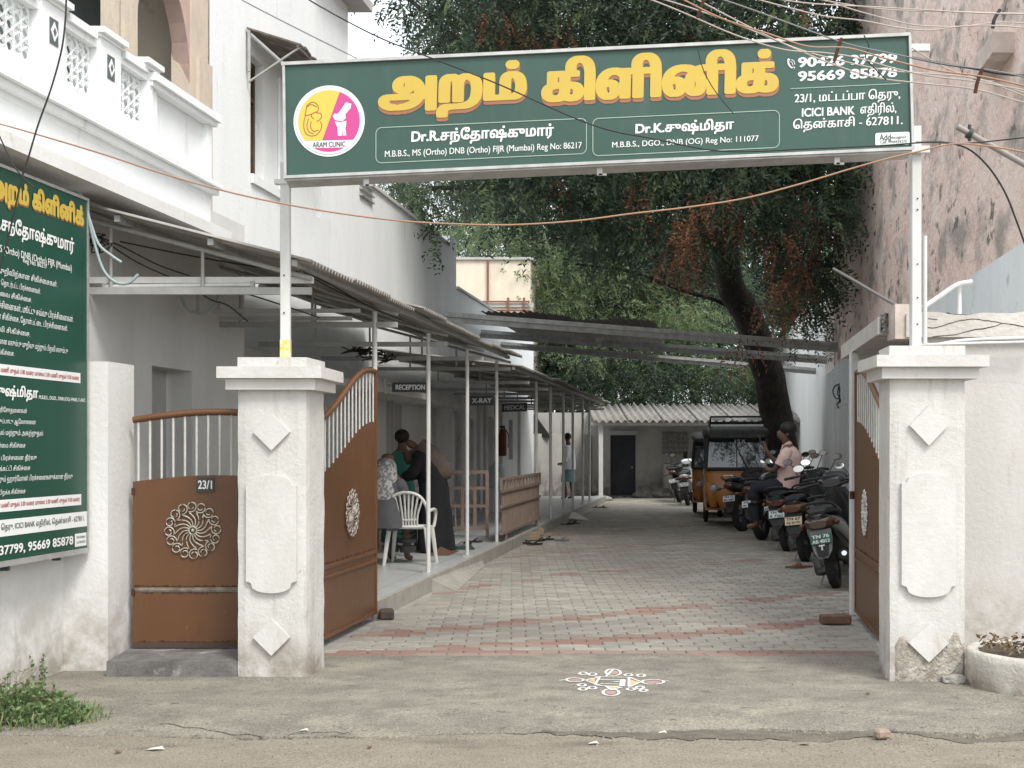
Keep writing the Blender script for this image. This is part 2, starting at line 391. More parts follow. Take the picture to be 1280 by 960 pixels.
# road: a gently uneven sheet
def sheet(name, m, x0, x1, y0, y1, nx, ny, zf, edge=None):
    bb = B(); vs = []; fs = []
    for j in range(ny+1):
        for i in range(nx+1):
            x = x0+(x1-x0)*i/nx; y = y0+(y1-y0)*j/ny
            if edge and j == 0: y = edge(x)
            elif edge: y = edge(x)+(y1-edge(x))*(j/ny)
            vs.append((x, y, zf(x, y)))
    for j in range(ny):
        for i in range(nx): a = j*(nx+1)+i; fs.append((a, a+1, a+nx+2, a+nx+1))
    bb.add(vs, fs, 0, True)
    if edge:                              # broken front lip
        for i in range(nx):
            a, c = Vector(vs[i]), Vector(vs[i+1]); bb.add([a, c, c-Vector((0, .01, .09)), a-Vector((0, .01, .09))], [(3, 2, 1, 0)], 0)
    return bb.build(name, m, fix=False)
from mathutils import noise as mn
def zone(x):
    px = 640+F*x/6.8; return max(math.exp(-((px-1020)/55)**2), math.exp(-((px-1230)/60)**2), .5*math.exp(-((px-330)/90)**2))
def rz_(x, y): return -.036-.03*zone(x)*max(0, 1-abs(y-6.8)/.4)+.012*mn.noise(Vector((x*.8, y*.8, 3)))+.004*mn.noise(Vector((x*5, y*5, 1)))
struct(sheet('road', ROADM, -14, 14, -3, 9, 150, 100, rz_))
def edge_y(x):
    px = 640+F*x/6.8
    base = 6.86-.06*math.sin(px/170)+.05*mn.noise(Vector((x*2.2, 0, 5)))+.04*mn.noise(Vector((x*9, 0, 9)))+.014*mn.noise(Vector((x*37, 0, 9)))
    return base+(.10 if px > 820 else 0)*min(1, (px-820)/60)
def az_(x, y):
    d = y-edge_y(x); z = .006*mn.noise(Vector((x*1.5, y*1.5, 0)))+.0025*mn.noise(Vector((x*7, y*7, 2)))
    return z-.03*math.exp(-d*4)
struct(sheet('concrete_apron', APRM, -9, 9, 6.8, 9.35, 420, 60, az_, edge_y))
# crack along the lip, pebbles, rubbish
CRK = mat('crack_shadow_gap', (.05, .045, .04), 1)
b = B(); pts = []
rr = random.Random(3)
def crack(bb, pl, w0, z):
    for i in range(len(pl)-1):
        a, c = Vector(pl[i]), Vector(pl[i+1]); d = (c-a).normalized(); n = Vector((-d.y, d.x, 0))
        w1 = w0*rr.uniform(.4, 1.2); bb.add([a+n*w0*.5, a-n*w0*.5, c-n*w1*.5, c+n*w1*.5], [(0, 1, 2, 3)])
pl = []
for i in range(60):
    px = 200+i*10; q = G(px, 906+4*math.sin(px/40)+3*mn.noise(Vector((px*.05, 0, 0)))+min(9, (px-200)*.03)); q.z = az_(q.x, q.y)+.003; pl.append(q)
crack(b, pl[:14], .009, 0); crack(b, pl[16:25], .006, 0); crack(b, pl[33:39], .006, 0)
pl = [];
for i in range(40):
    px = 560+i*13; q = G(px, 829+2*math.sin(px/50)+2*mn.noise(Vector((px*.04, 2, 0)))); q.z = az_(q.x, q.y)+.003; pl.append(q)
stuff(b.build('apron_crack', CRK))
tag(bpy.data.objects['apron_crack'], 'thin dark cracks running across the concrete apron', 'crack')
def pebble(bb, c, r, rnd, mi=0):
    vs = []; 
    for k in range(6):
        a = 2*PI*k/6+rnd.uniform(-.3, .3); q = r*rnd.uniform(.6, 1.1); vs.append((c[0]+q*math.cos(a), c[1]+q*math.sin(a), c[2]-.004))
    top = [(v[0]*.55+c[0]*.45, v[1]*.55+c[1]*.45, c[2]+r*rnd.uniform(.35, .8)) for v in vs]
    bb.add(vs+top, [(6, 7, 8, 9, 10, 11)]+[(k, (k+1) % 6, 6+(k+1) % 6, 6+k) for k in range(6)], mi)
PEB = mat('pebbles', (.30, .27, .23), .95, (.14, .12, .10), 60)
b = B()
for i in range(3500):
    px = rr.uniform(-60, 1340); py = 905+abs(rr.gauss(0, 16))+(-8 if rr.random() < .2 else 0)
    if rr.random() < .25: py = rr.uniform(850, 960)
    q = G(px, max(py, 835)); 
    q.z = az_(q.x, q.y) if q.y > edge_y(q.x) else rz_(q.x, q.y)
    pebble(b, q, rr.choice([.003, .004, .005, .005, .007, .011]), rr)
tag(stuff(b.build('gravel', PEB)), 'scattered pebbles and grit along the road edge', 'gravel')
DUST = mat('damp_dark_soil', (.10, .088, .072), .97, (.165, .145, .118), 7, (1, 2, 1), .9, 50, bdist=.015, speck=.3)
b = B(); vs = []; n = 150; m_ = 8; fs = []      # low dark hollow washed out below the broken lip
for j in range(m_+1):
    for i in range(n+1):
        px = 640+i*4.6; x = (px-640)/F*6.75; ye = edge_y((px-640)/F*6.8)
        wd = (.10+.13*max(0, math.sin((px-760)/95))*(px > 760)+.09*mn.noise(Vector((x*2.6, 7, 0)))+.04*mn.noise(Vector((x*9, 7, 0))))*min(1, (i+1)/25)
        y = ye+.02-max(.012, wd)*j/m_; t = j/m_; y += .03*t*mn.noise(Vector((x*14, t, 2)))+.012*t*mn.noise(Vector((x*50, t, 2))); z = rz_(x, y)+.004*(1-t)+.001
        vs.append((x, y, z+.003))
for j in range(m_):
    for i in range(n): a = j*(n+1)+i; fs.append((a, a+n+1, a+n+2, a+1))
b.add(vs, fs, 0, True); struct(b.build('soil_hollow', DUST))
PAP = mat('paper_scrap', (.46, .44, .39), .8)
for px, py, s_, lab in ((195, 930, .035, 'flat pale scrap of paper lying on the road near the weeds'), (742, 922, .022, 'crumpled white paper bit under the broken apron edge'), (380, 909, .02, 'tiny pale paper scrap on the apron above the road edge'), (828, 908, .02, 'small white paper scrap on the apron below the floor drawing')):
    q = G(px, py, 0); q.z = .0
    bb = B(); vs = [(q.x+s_*c*1.3, q.y+s_*d, max(az_(q.x, q.y) if q.y > edge_y(q.x) else rz_(q.x, q.y), -.06)+.006+.006*e) for c, d, e in ((-1, -.4, 0), (.2, -.7, 1), (1, -.1, 0), (.6, .6, 2), (-.7, .5, .5))]
    bb.add(vs, [(0, 1, 2), (0, 2, 3), (0, 3, 4)]); tag(bb.build('paper_scrap', PAP), lab, 'litter')
LEAFD = mat('dry_leaf', (.10, .06, .03), .8, (.16, .11, .06), 20)
for i, (px, py, lab) in enumerate(((462, 926, 'dark dry leaf on the road just below the apron crack'), (148, 934, 'dry leaf beside the pale scrap near the weeds'), (1005, 917, 'brown dry leaf on the road under the broken lip'), (1085, 868, 'dry leaf on the apron left of the right pillar'))):
    q = G(px, py); z = (az_(q.x, q.y) if q.y > edge_y(q.x) else rz_(q.x, q.y))+.006
    a = rr.uniform(0, 6); bb = B(); u = Vector((math.cos(a), math.sin(a), 0)); v = Vector((-u.y, u.x, 0)); o = Vector((q.x, q.y, z))
    bb.add([o-u*.035, o+v*.012+Vector((0, 0, .008)), o+u*.035, o-v*.012+Vector((0, 0, .004))], [(0, 1, 2), (0, 2, 3)]); tag(bb.build('dry_leaf', LEAFD), lab, 'leaf')
q = P(1106, 917, 6.75); b = B(); b.cbox((q.x, q.y+.05, -.012), (.08, .06, .05), ch=.012, rz=.2)
tag(b.build('brick_bit', mat('brick_bit', (.36, .27, .21), .9, (.26, .2, .16), 30, bump=.5)), 'small broken piece of brick lodged in the road edge at right', 'brick')

# ------------------------------------------------------------------ paved driveway
b = B(); b.prism([W(-3.2, 9.2)[:2], W(2.7, 9.2)[:2], W(2.7, 42)[:2], W(-3.2, 42)[:2]], -.14, -.012)
drive = struct(b.build('driveway', JOINT))
PV = [mat('paver_grey', (.315, .294, .252), .9, (.262, .246, .212), 9, bump=.5, bscale=60, c3=(.355, .333, .288), scale3=1, lo3=.5, hi3=.6, speck=.18),
      mat('paver_dark_grey', (.28, .262, .226), .9, (.232, .218, .19), 9, bump=.4, bscale=60),
      mat('paver_pale', (.35, .328, .284), .9, (.29, .273, .236), 9, bump=.4, bscale=60),
      mat('paver_red', (.25, .152, .122), .9, (.235, .155, .13), 6, bump=.4, bscale=60),
      mat('paver_faded_red', (.27, .19, .155), .9, (.26, .205, .175), 5, bump=.4, bscale=60)]
PW, PD = .235, .135
def paver_mesh(bb, x, y, mi, rnd, z=0, w_=PW, d_=PD):
    g_ = .007; hx, hy = w_/2-g_/2, d_/2-g_/2; c = .022
    poly = [(-hx+c, -hy), (-.02, -hy), (.02, -hy+.008), (hx-c, -hy), (hx, -hy+c), (hx, hy-c), (hx-c, hy), (.02, hy), (-.02, hy-.008), (-hx+c, hy), (-hx, hy-c), (-hx, -hy+c)]
    n = len(poly); tx = rnd.uniform(-.012, .012); ty = rnd.uniform(-.012, .012)
    vs = [(x+p[0], y+p[1], -.05) for p in poly]+[(x+p[0], y+p[1], z-.005) for p in poly]+[(x+p[0]*.965, y+p[1]*.95, z+p[0]*tx+p[1]*ty) for p in poly]
    fs = [tuple(range(2*n, 3*n))]+[(i, (i+1) % n, n+(i+1) % n, n+i) for i in range(n)]+[(n+i, n+(i+1) % n, 2*n+(i+1) % n, 2*n+i) for i in range(n)]
    bb.add(vs, fs, mi)
BANDS = [[(-1.5, 10.05), (.42, 11.25), (3.6, 13.5)], [(-1.2, 12.7), (.59, 15.2), (4.2, 17.8)], [(-.6, 9.6), (1.2, 10.25), (3.2, 11.35)], [(-.8, 16.6), (1.6, 19.4), (5, 22.2)], [(.2, 21.5), (5.4, 26.5)]]
def band_hit(x, y):
    for k, bd in enumerate(BANDS):
        for (xa, ya), (xb, yb) in zip(bd, bd[1:]):
            if xa <= x <= xb and abs(y-(ya+(yb-ya)*(x-xa)/(xb-xa))) < (.17 if k < 3 else .22): return k
    return -1
protos = {}; rnd = random.Random(11)
for mi in range(5):
    for k in range(3):
        bb = B(); paver_mesh(bb, 0, 0, 0, rnd); protos[(mi, k)] = bb.mesh('paver', PV[mi])
cells = []
row = 0; y = 9.33
while y < 38.5:
    left = -2.93; right = 1.33 if y < 11.75 else 2.42
    x = -6+(PW/2 if row % 2 else 0)+K*0
    # rows run parallel to the street; the left edge steps with the driveway
    while x < 10:
        if W(left, y).x+PW/2 < x < W(right, y).x-PW/2:
            h = band_hit(x, y)
            if y < 9.55: mi = 3 if (x < -.75 or x > 1.75 or rnd.random() < .35) else 4
            elif h >= 0: mi = (4 if rnd.random() < .55 else 3) if y < 12 else (rnd.choice([4, 4, 4, 3, 0]) if y < 16 else rnd.choice([4, 4, 0]))
            else: mi = rnd.choice([0, 0, 0, 1, 1, 2]) if y > 10.2 or -.9 < x < 1.7 else rnd.choice([0, 2, 2])
            cells.append((y, x, mi))
        x += PW
    y += PD; row += 1
far = B(); far2 = B()
for i, (y, x, mi) in enumerate(cells):
    z = .004*mn.noise(Vector((x, y, 4)))+rnd.uniform(-.002, .002)
    if i < 300:
        o = link(protos[(mi, rnd.randrange(3))], 'paver', drive); o.location = (x, y, z)
    else: paver_mesh(far, x, y, mi, rnd, z)
o = far.build('pavers_farther_up', PV, drive, fix=False); stuff(o); o.name = 'paver_field'
# sloping concrete fillet beside the left kerb and the gate tracks
b = B(); b.prism(quadpoly(-2.96, -2.62, 11.5, 36), -.1, -.0065); b.prism(quadpoly(-2.96, -2.62, 9.35, 11.5), -.1, -.007); b.prism(quadpoly(1.0, 1.36, 9.35, 11.6), -.1, -.006); b.prism(quadpoly(1.36, 2.5, 9.25, 11.65), -.1, -.010); struct(b.build('gate_track_concrete', CONC))
b = B(); b.prism(quadpoly(-3.25, -2.94, 9.25, 11.5), -.1, -.008); b.prism(quadpoly(-5, -3.25, 8.6, 11.4), -.1, -.010); struct(b.build('side_floor', CONC))

# kolam (chalk drawing)
KW = mat('chalk_white', (.68, .67, .63), .95, (.42, .40, .36), 70, lo=.5, hi=.66); KY = mat('chalk_yellow', (.50, .40, .21), .95); KR = mat('chalk_pink', (.36, .25, .225), .95)
kc = G(768, 853)
def kp(px, py):
    q = G(px, py); return Vector((q.x, q.y, az_(q.x, q.y)+.004))
def kstroke(bb, pts, wpx=1.6, close=False, mi=0):
    pts = [kp(*p) for p in pts]
    pts = smooth_pts(pts, 5) if len(pts) > 2 else pts
    for a, c in zip(pts, pts[1:]):
        d = (c-a)
        if d.length < 1e-6: continue
        d.normalize(); n = Vector((-d.y, d.x, 0))*(.0088+.003*mn.noise(a*23))
        a2, c2 = a-d*.002, c+d*.002
        bb.add([a2+n, a2-n, c2-n, c2+n], [(0, 1, 2, 3)], mi)
def zk(p): return (690+p[0]/8, 820+p[1]/8)
b = B(); bf = B()
def petal(cx, cy, rx, ry, tip):
    return [zk((cx+rx*math.cos(t)+(tip[0] if abs(t-tip[2]) < .1 else 0), cy+ry*math.sin(t)+(tip[1] if abs(t-tip[2]) < .1 else 0))) for t in [2*PI*k/12 for k in range(13)]]
for cx, cy, rx, ry in ((612, 168, 75, 30), (590, 370, 80, 34), (230, 245, 85, 20), (1010, 258, 110, 24)):
    kstroke(b, petal(cx, cy, rx, ry, (0, 0, 9)))
    f = [kp(*zk((cx+rx*.66*math.cos(2*PI*k/12), cy+ry*.6*math.sin(2*PI*k/12)))) for k in range(12)]
    bf.add([v-Vector((0, 0, .0015)) for v in f], [tuple(range(12))[::-1]], 1)
kstroke(b, [zk(p) for p in ((150, 245), (110, 248), (75, 252))]); kstroke(b, [zk(p) for p in ((1110, 250), (1145, 249), (1170, 248))])
for (cx, cy) in ((312, 180), (405, 188), (300, 298), (310, 338), (405, 325), (765, 190), (890, 195), (790, 335), (880, 318), (915, 348)):
    kstroke(b, [zk((cx+38*math.cos(2*PI*k/9), cy+13*math.sin(2*PI*k/9))) for k in range(10)])
for a, c in (((430, 210), (780, 215)), ((430, 295), (700, 320)), ((770, 215), (770, 310)), ((480, 210), (430, 290)), ((700, 235), (690, 305)), ((720, 235), (715, 305)), ((480, 240), (690, 240)), ((480, 280), (690, 285)), ((540, 205), (612, 140)), ((600, 258), (690, 262)), ((340, 245), (470, 215)), ((340, 250), (470, 295)), ((780, 215), (880, 255)), ((780, 310), (880, 262)), ((540, 305), (600, 345)), ((600, 345), (700, 315))):
    kstroke(b, [zk(a), zk(c)])
for tri in (((785, 232), (875, 262), (785, 292)), ((550, 300), (690, 300), (610, 338)), ((370, 245), (430, 225), (430, 270))):
    bf.add([kp(*zk(p))-Vector((0, 0, .0015)) for p in tri], [(0, 1, 2)], 0)
kol = tag(b.build('chalk_kolam', KW, fix=False), 'white chalk kolam with pink petals drawn on the concrete before the gate', 'chalk drawing')
bf.build('chalk_fill', [KY, KR], kol, fix=False)

# ================================================================== RAISED VERANDAH FLOOR
b = B(); b.prism(quadpoly(-4.98, -2.98, 11.25, 35.6), -.1, .15); plat = struct(b.build('verandah_floor', TILE))
KERB = mat('kerb_concrete', (.36, .34, .30), .9, (.27, .255, .225), 6, bump=.3, c3=(.2, .18, .16), scale3=4, lo3=.6, hi3=.75)
b = B(); b.prism(quadpoly(-2.977, -2.93, 11.25, 35.6), -.1, .154); b.build('kerb_face', KERB, plat)
b = B()    # mortar ramps
def ramp(Ya, Yb, wd):
    b.add([W(-2.928, Ya, .13), W(-2.928, Yb, .06), W(-2.928+wd*.12, Yb, .0), W(-2.928+wd, Ya, .004), W(-2.928, Ya, -.02), W(-2.928+wd, Ya, -.02)],
          [(0, 3, 2, 1), (0, 4, 5, 3)])
ramp(13.4, 16.4, .26)
b.build('mortar_ramp', KERB, plat)
b = B()
gl = B()
for k in range(1, 42):
    Yk = 11.25+k*.6; gl.add([W(-4.97, Yk, .1525), W(-2.985, Yk, .1525), W(-2.985, Yk+.006, .1525), W(-4.97, Yk+.006, .1525)], [(0, 1, 2, 3)])
for k in range(1, 4):
    X = -4.98+k*.6; gl.add([W(X, 11.25, .1525), W(X+.005, 11.25, .1525), W(X+.005, 35.5, .1525), W(X, 35.5, .1525)], [(0, 1, 2, 3)])
gl.build('tile_joint', mat('grout', (.26, .26, .25), .9), plat, fix=False)

# ================================================================== LEFT BUILDING
ups = Vector((0, 0, 1))
bld = thing('clinic_building', 'tall white clinic building with balcony along the left of the driveway', 'building', W(-5, 12))
IN = bld.matrix_world.copy(); bld.location = (0, 0, 0)
# upper and lower facade, plane X0 = -5
YF0 = 12.72
b = B()
def ul(Y, Y0): return (Y-Y0)*LD
def yz(px, py, X0=-5.0):
    Y = F*X0/(px-VX); return Y, HC-(py-VY)/F*Y
# tall part: Y 12.72 .. 17.65, up to 8.4 m, window slot
Y0 = YF0
wY0, wz1 = yz(313, 75); wY1, _ = yz(330, 75); wz0 = yz(327, 225)[1]
op = [(ul(wY0, Y0), ul(wY1, Y0), wz0, yz(313, 68)[1])]
w2 = (ul(yz(392, 200)[0], Y0), ul(yz(401, 200)[0], Y0), yz(392, 268)[1], yz(392, 190)[1])
wall_mesh(b, W(-5, Y0), DV, NV, ul(17.62, Y0), 2.6, 8.6, .25, [op[0], w2])
b.add([W(-5, 17.62, 5.36), W(-5, 17.62, 8.6), W(-9, 17.62, 8.6), W(-9, 17.62, 5.36)], [(0, 1, 2, 3)])
b.add([W(-5, Y0, 8.6), W(-5, 17.62, 8.6), W(-9, 17.62, 8.6), W(-9, Y0, 8.6)], [(0, 1, 2, 3)])
# lower parapet-height part
wall_mesh(b, W(-5, 17.62), DV, NV, ul(25.1, 17.62), 2.6, 5.34, .25, [(ul(yz(449, 230)[0], 17.62), ul(yz(465, 230)[0], 17.62), yz(457, 250)[1], 4.95)])
wall_mesh(b, W(-5, 25.1), DV, NV, ul(36, 25.1), 2.6, 4.62, .25)
# small raised end pier with sloping shoulder
b.slab(W(-5, 24.4), DV, ups, -NV, [(0, 5.34), (.72, 5.34), (.72, 5.56), (.1, 5.56)], .25)
b.add([W(-5, 25.1, 4.62), W(-5, 25.1, 5.34), W(-8, 25.1, 5.34), W(-8, 25.1, 4.62)], [(0, 1, 2, 3)])
b.add([W(-5, 36, 0), W(-5, 36, 4.62), W(-8, 36, 4.62), W(-8, 36, 0)], [(0, 1, 2, 3)])
b.build('wall', WHITE, bld)
# parapet copings
b = B(); b.slab(W(-4.96, 17.7), DV, ups, -NV, [(0, 5.342), (6.75, 5.342), (6.75, 5.39), (0, 5.39)], .33); b.slab(W(-4.96, 25.14), DV, ups, -NV, [(0, 4.622), (10.9, 4.622), (10.9, 4.67), (0, 4.67)], .33)
b.build('coping', PILS, bld)
# roof slab overhang at the top of the tall part
b = B(); b.prism(quadpoly(-9, -4.72, 15.9, 17.85), 7.57, 7.7); b.build('roof_slab', GREYW, bld)
# ground-floor facade with doors and windows (Y 12.3..36)
Y0 = 12.3
gops = []
def gop(pxa, pxb, z0, z1): 
    a, c = F*-5/(pxa-VX), F*-5/(pxb-VX); gops.append((ul(a, Y0), ul(c, Y0), z0, z1)); return a, c
doors = [gop(317, 366, .15, 2.45), gop(540, 551, 1.1, 2.35), gop(566, 576, .15, 2.2), gop(585, 592, .9, 2.1), gop(610, 617, .15, 2.2), gop(636, 641, 1.2, 2.2)]
b = B(); wall_mesh(b, W(-5, Y0), DV, NV, ul(35.9, Y0), 0, 2.598, .25, gops); b.build('ground_floor_wall', mat('verandah_wall', (.74, .73, .71), .85, (.66, .65, .63), 2, (1, 1, .4), .15, 20, grime=((.3, .28, .25), .6)), bld)
for i, (a, c) in enumerate(doors):
    g = gops[i]; bb = B(); o = W(-5.16, a); L_ = (c-a)*LD
    if i in (0,):
        bb.slab(o, DV, ups, -NV, [(0, g[2]), (L_, g[2]), (L_, g[3]), (0, g[3])], .05)  # near-black panel stands in for the shade inside the open doorway
        d = bb.build('door', mat('doorway_shade_panel', (.035, .04, .042), .5), bld, 'dark open doorway under the first canopy')
        bb = B(); bb.slab(W(-5.10, a), DV, ups, -NV, [(L_*.3, g[2]), (L_*.36, g[2]), (L_*.36, g[3]), (L_*.3, g[3])], .05); bb.build('door_frame', WMET, d)
    elif g[2] > .5:
        bb.slab(o, DV, ups, -NV, [(0, g[2]), (L_, g[2]), (L_, g[3]), (0, g[3])], .04)
        d = bb.build('window', GLASS, bld)
        bb = B()
        for k in range(8): x = L_*(k+.5)/8; bb.slab(W(-5.08, a), DV, ups, -NV, [(x-.008, g[2]), (x+.008, g[2]), (x+.008, g[3]), (x-.008, g[3])], .015)
        bb.build('grille', WMET, d)
    else:
        bb.slab(o, DV, ups, -NV, [(0, g[2]), (L_, g[2]), (L_, g[3]), (0, g[3])], .04); bb.build('door', mat('grey_door', (.30, .29, .27), .6, (.22, .21, .2), 4), bld)
# curtains / louvre strips seen on the reception wall
b = B()
for pxa in range(483, 503, 5):
    a = F*-5/(pxa-VX); b.slab(W(-4.985, a), DV, ups, -NV, [(0, 1.15), (.16, 1.15), (.16, 2.5), (0, 2.5)], .012)
b.build('wall_strip', GREYW, bld)
for pxa in (572, 596, 604, 624, 647):
    a = F*-5/(pxa-VX); bb = B(); bb.slab(W(-4.93, a), DV, ups, -NV, [(0, .15), (.12, .15), (.12, 2.598), (0, 2.598)], .07); bb.build('pilaster', PILS, bld)
# concrete sunshades over the reception and window (below the canopy)
for (Ya, Yb, z) in ((13.2, 19.5, 2.22), (20.2, 22.6, 2.2)):
    bb = B(); bb.prism(quadpoly(-4.99, -4.25 if Ya < 15 else -4.45, Ya, Yb), z, z+.09); bb.build('sunshade_slab', PILS, bld)
# upper narrow windows
def slot_window(Ya, Yb, z0, z1, X=-5.0, lab=None):
    L_ = (Yb-Ya)*LD; bb = B(); bb.slab(W(X-.14, Ya), DV, ups, -NV, [(0, z0), (L_, z0), (L_, z1), (0, z1)], .03)
    wn_ = bb.build('window', GLASS, bld, lab); fb = B()
    for q in ((0, .05), (L_-.05, L_), (L_*.5-.02, L_*.5+.02)): fb.slab(W(X-.10, Ya), DV, ups, -NV, [(q[0], z0), (q[1], z0), (q[1], z1), (q[0], z1)], .038)
    for zz in (z0, (z0+z1)*.52, z1-.05): fb.slab(W(X-.095, Ya), DV, ups, -NV, [(.05, zz), (L_-.05, zz), (L_-.05, zz+.05), (.05, zz+.05)], .038)
    fb.build('window_frame', WOODB, wn_); return wn_
slot_window(wY0, wY1, wz0, yz(313, 68)[1]); slot_window(yz(392, 200)[0], yz(401, 200)[0], w2[2], w2[3])
a_, c_ = yz(449, 230)[0], yz(465, 230)[0]
bb = B(); bb.slab(W(-5.15, a_), DV, ups, -NV, [(0, yz(457, 250)[1]), ((c_-a_)*LD, yz(457, 250)[1]), ((c_-a_)*LD, 4.95), (0, 4.95)], .03); vw = bb.build('ventilator', GREYW, bld)
fb = B()
for k in range(6):
    z = yz(457, 250)[1]+k*.09; fb.box(W(-5.0, (a_+c_)/2, z+.03), (.1, (c_-a_)*LD, .02), rz=-math.atan(K), ry=.5)
fb.build('louvre', GREYW, vw)
# raised plaster surround of the tall window
b = B(); L_ = (wY1-wY0)*LD; zt = yz(313, 68)[1]
for q in ([(-.0, wz0-.1), (L_+.55, wz0-.1), (L_+.55, wz0-.001), (-.0, wz0-.001)], [(L_+.45, wz0), (L_+.55, wz0), (L_+.55, zt), (L_+.45, zt)]):
    b.slab(W(-4.995, wY0), DV, ups, NV, q, .03)
b.build('window_surround', WHITE, bld)
# sheet-metal awning above the window
AWN = mat('old_awning_sheet', (.16, .13, .11), .7, (.08, .07, .06), 8, c3=(.3, .26, .22), scale3=5, lo3=.55, hi3=.7)
b = B(); Ya, za = yz(306, 37); Yb, zb = yz(348, 60)
n = 10
for i in range(n):
    t0, t1 = i/n, (i+1)/n; Y1_ = Ya+(Yb+.75-Ya)*t0; Y2_ = Ya+(Yb+.75-Ya)*t1; wv = .025*math.sin(i*2.1)
    o0 = W(-4.98, Y1_, za+.03); o1 = W(-4.98, Y2_, za+.03); e0 = W(-4.4, Y1_, za-.15+wv); e1 = W(-4.4, Y2_, za-.15-wv*.4)
    b.add([o0, o1, e1, e0, o0-ups*.02, o1-ups*.02, e1-ups*.02, e0-ups*.02], [(0, 3, 2, 1), (4, 5, 6, 7), (0, 4, 7, 3), (3, 7, 6, 2), (1, 2, 6, 5)])
aw = b.build('window_awning', AWN, bld)
b = B()
for Yq in (Ya+.05, Yb+.65): b.tube([W(-4.98, Yq, za-.55), W(-4.42, Yq, za-.17)], .013, 6)
b.tube([W(-4.44, Ya+.02, za-.165), W(-4.44, Yb+.72, za-.165)], .015, 6); b.box(W(-4.96, Ya+.02, za-.22), (.03, .03, .45)); b.build('awning_bracket', GMET, aw)

# ---- front bay (X0=-4.45) with dim porch wall, chajja ledge
BX = -4.45; YB0, YB1 = 7.0, 12.2
b = B(); Y0 = YB0
dY0, dY1 = F*BX/(190-VX), F*BX/(240-VX)
wall_mesh(b, W(BX, Y0), DV, NV, ul(YB1, Y0), 0, 3.62, .3, [(ul(dY0, Y0), ul(dY1, Y0), .1, 2.16)])
b.add([W(BX, YB1, 0), W(BX, YB1, 3.62), W(-5, YB1, 3.62), W(-5, YB1, 0)], [(0, 1, 2, 3)])
b.build('bay_wall', mat('bay_plaster', (.62, .62, .61), .85, (.55, .55, .54), 2, (1, 1, .4), .15, 20, grime=((.35, .33, .3), .6)), bld)
bb = B(); L_ = (dY1-dY0)*LD; bb.slab(W(BX-.22, dY0), DV, ups, -NV, [(0, .1), (L_, .1), (L_, 2.16), (0, 2.16)], .04); d = bb.build('side_door', GREYW, bld)
bb = B(); bb.slab(W(BX-.17, dY0), DV, ups, -NV, [(.0, .1), (L_*.33, .1), (L_*.33, 1.98), (0, 1.98)], .03); bb.slab(W(BX-.15, dY0), DV, ups, -NV, [(L_*.33, .1), (L_*.42, .1), (L_*.42, 2.16), (L_*.33, 2.16)], .06); bb.build('door_leaf', mat('door_grey_leaf', (.25, .25, .25), .6), d)
# chajja ledge
b = B()
b.prism(quadpoly(BX, -4.12, YB0-1, 11.0), 3.27, 3.36); b.prism(quadpoly(BX, -4.2, YB0-1, 10.98), 3.361, 3.40)
b.build('ledge', LWALL, bld)
# ---- balcony: slab, mouldings, parapet
QX = -4.3; YQ0, YQ1 = 5.6, 11.02
b = B()
b.prism(quadpoly(-6.3, QX, YQ0, YQ1), 3.63, 3.80); b.prism(quadpoly(QX, QX+.05, YQ0, YQ1+.03), 3.68, 3.73); b.prism(quadpoly(QX, QX+.09, YQ0, YQ1+.05), 3.732, 3.77)
b.prism(quadpoly(BX+.02, QX-.002, YQ0, YQ1-.02), 3.401, 3.63)
b.build('balcony_slab', WHITE, bld)
# last plain bay (recessed panel) from px 183..264
p0 = F*QX/(188-VX)
b = B()
b.prism(quadpoly(QX-.15, QX-.045, p0, YQ1-.08), 3.771, 4.27); b.prism(quadpoly(QX-.15, QX+.0, p0, YQ1), 3.7715, 3.85); b.prism(quadpoly(QX-.15, QX+.0, p0, p0+.12), 3.851, 4.27)
b.prism(quadpoly(QX-.15, QX+.0, YQ1-.08, YQ1), 3.851, 4.27)
b.build('balcony_panel', WHITE, bld)
b = B(); b.prism(quadpoly(QX-.17, QX+.04, p0-.05, YQ1+.03), 4.271, 4.31); b.prism(quadpoly(QX-.2, QX+.07, p0-.06, YQ1+.05), 4.311, 4.37)
b.build('balcony_rail', WHITE, bld)
# piers and lattice bays
piers = [(F*QX/(120-VX), F*QX/(146-VX)), (F*QX/(46-VX), F*QX/(76-VX)), (F*QX/(-50-VX), F*QX/(-15-VX))]
lat = [(F*QX/(147-VX), F*QX/(182-VX)), (F*QX/(76-VX), F*QX/(119-VX)), (F*QX/(-14-VX), F*QX/(45-VX))]
b = B()
b.prism(quadpoly(QX-.17, QX+.02, F*QX/(182.5-VX), p0-.001), 3.771, 4.38)
for (a, c) in piers:
    b.prism(quadpoly(QX-.17, QX+.03, a, c), 3.771, 4.38)
b.build('balcony_pier', WHITE, bld)
b = B()
for (a, c) in piers+[(F*QX/(176-VX), p0+.05)]:
    b.prism(quadpoly(QX-.18, QX+.045, a-.015, c+.015), 4.381, 4.405); b.prism(quadpoly(QX-.2, QX+.075, a-.03, c+.03), 4.4055, 4.445)
for (a, c) in lat: b.prism(quadpoly(QX-.16, QX+.015, a+.001, c-.001), 4.30, 4.345); b.prism(quadpoly(QX-.17, QX+.04, a+.041, c-.041), 4.3455, 4.40); b.prism(quadpoly(QX-.15, QX-.0, a+.001, c-.001), 3.771, 3.80)
b.build('balcony_coping', WHITE, bld)
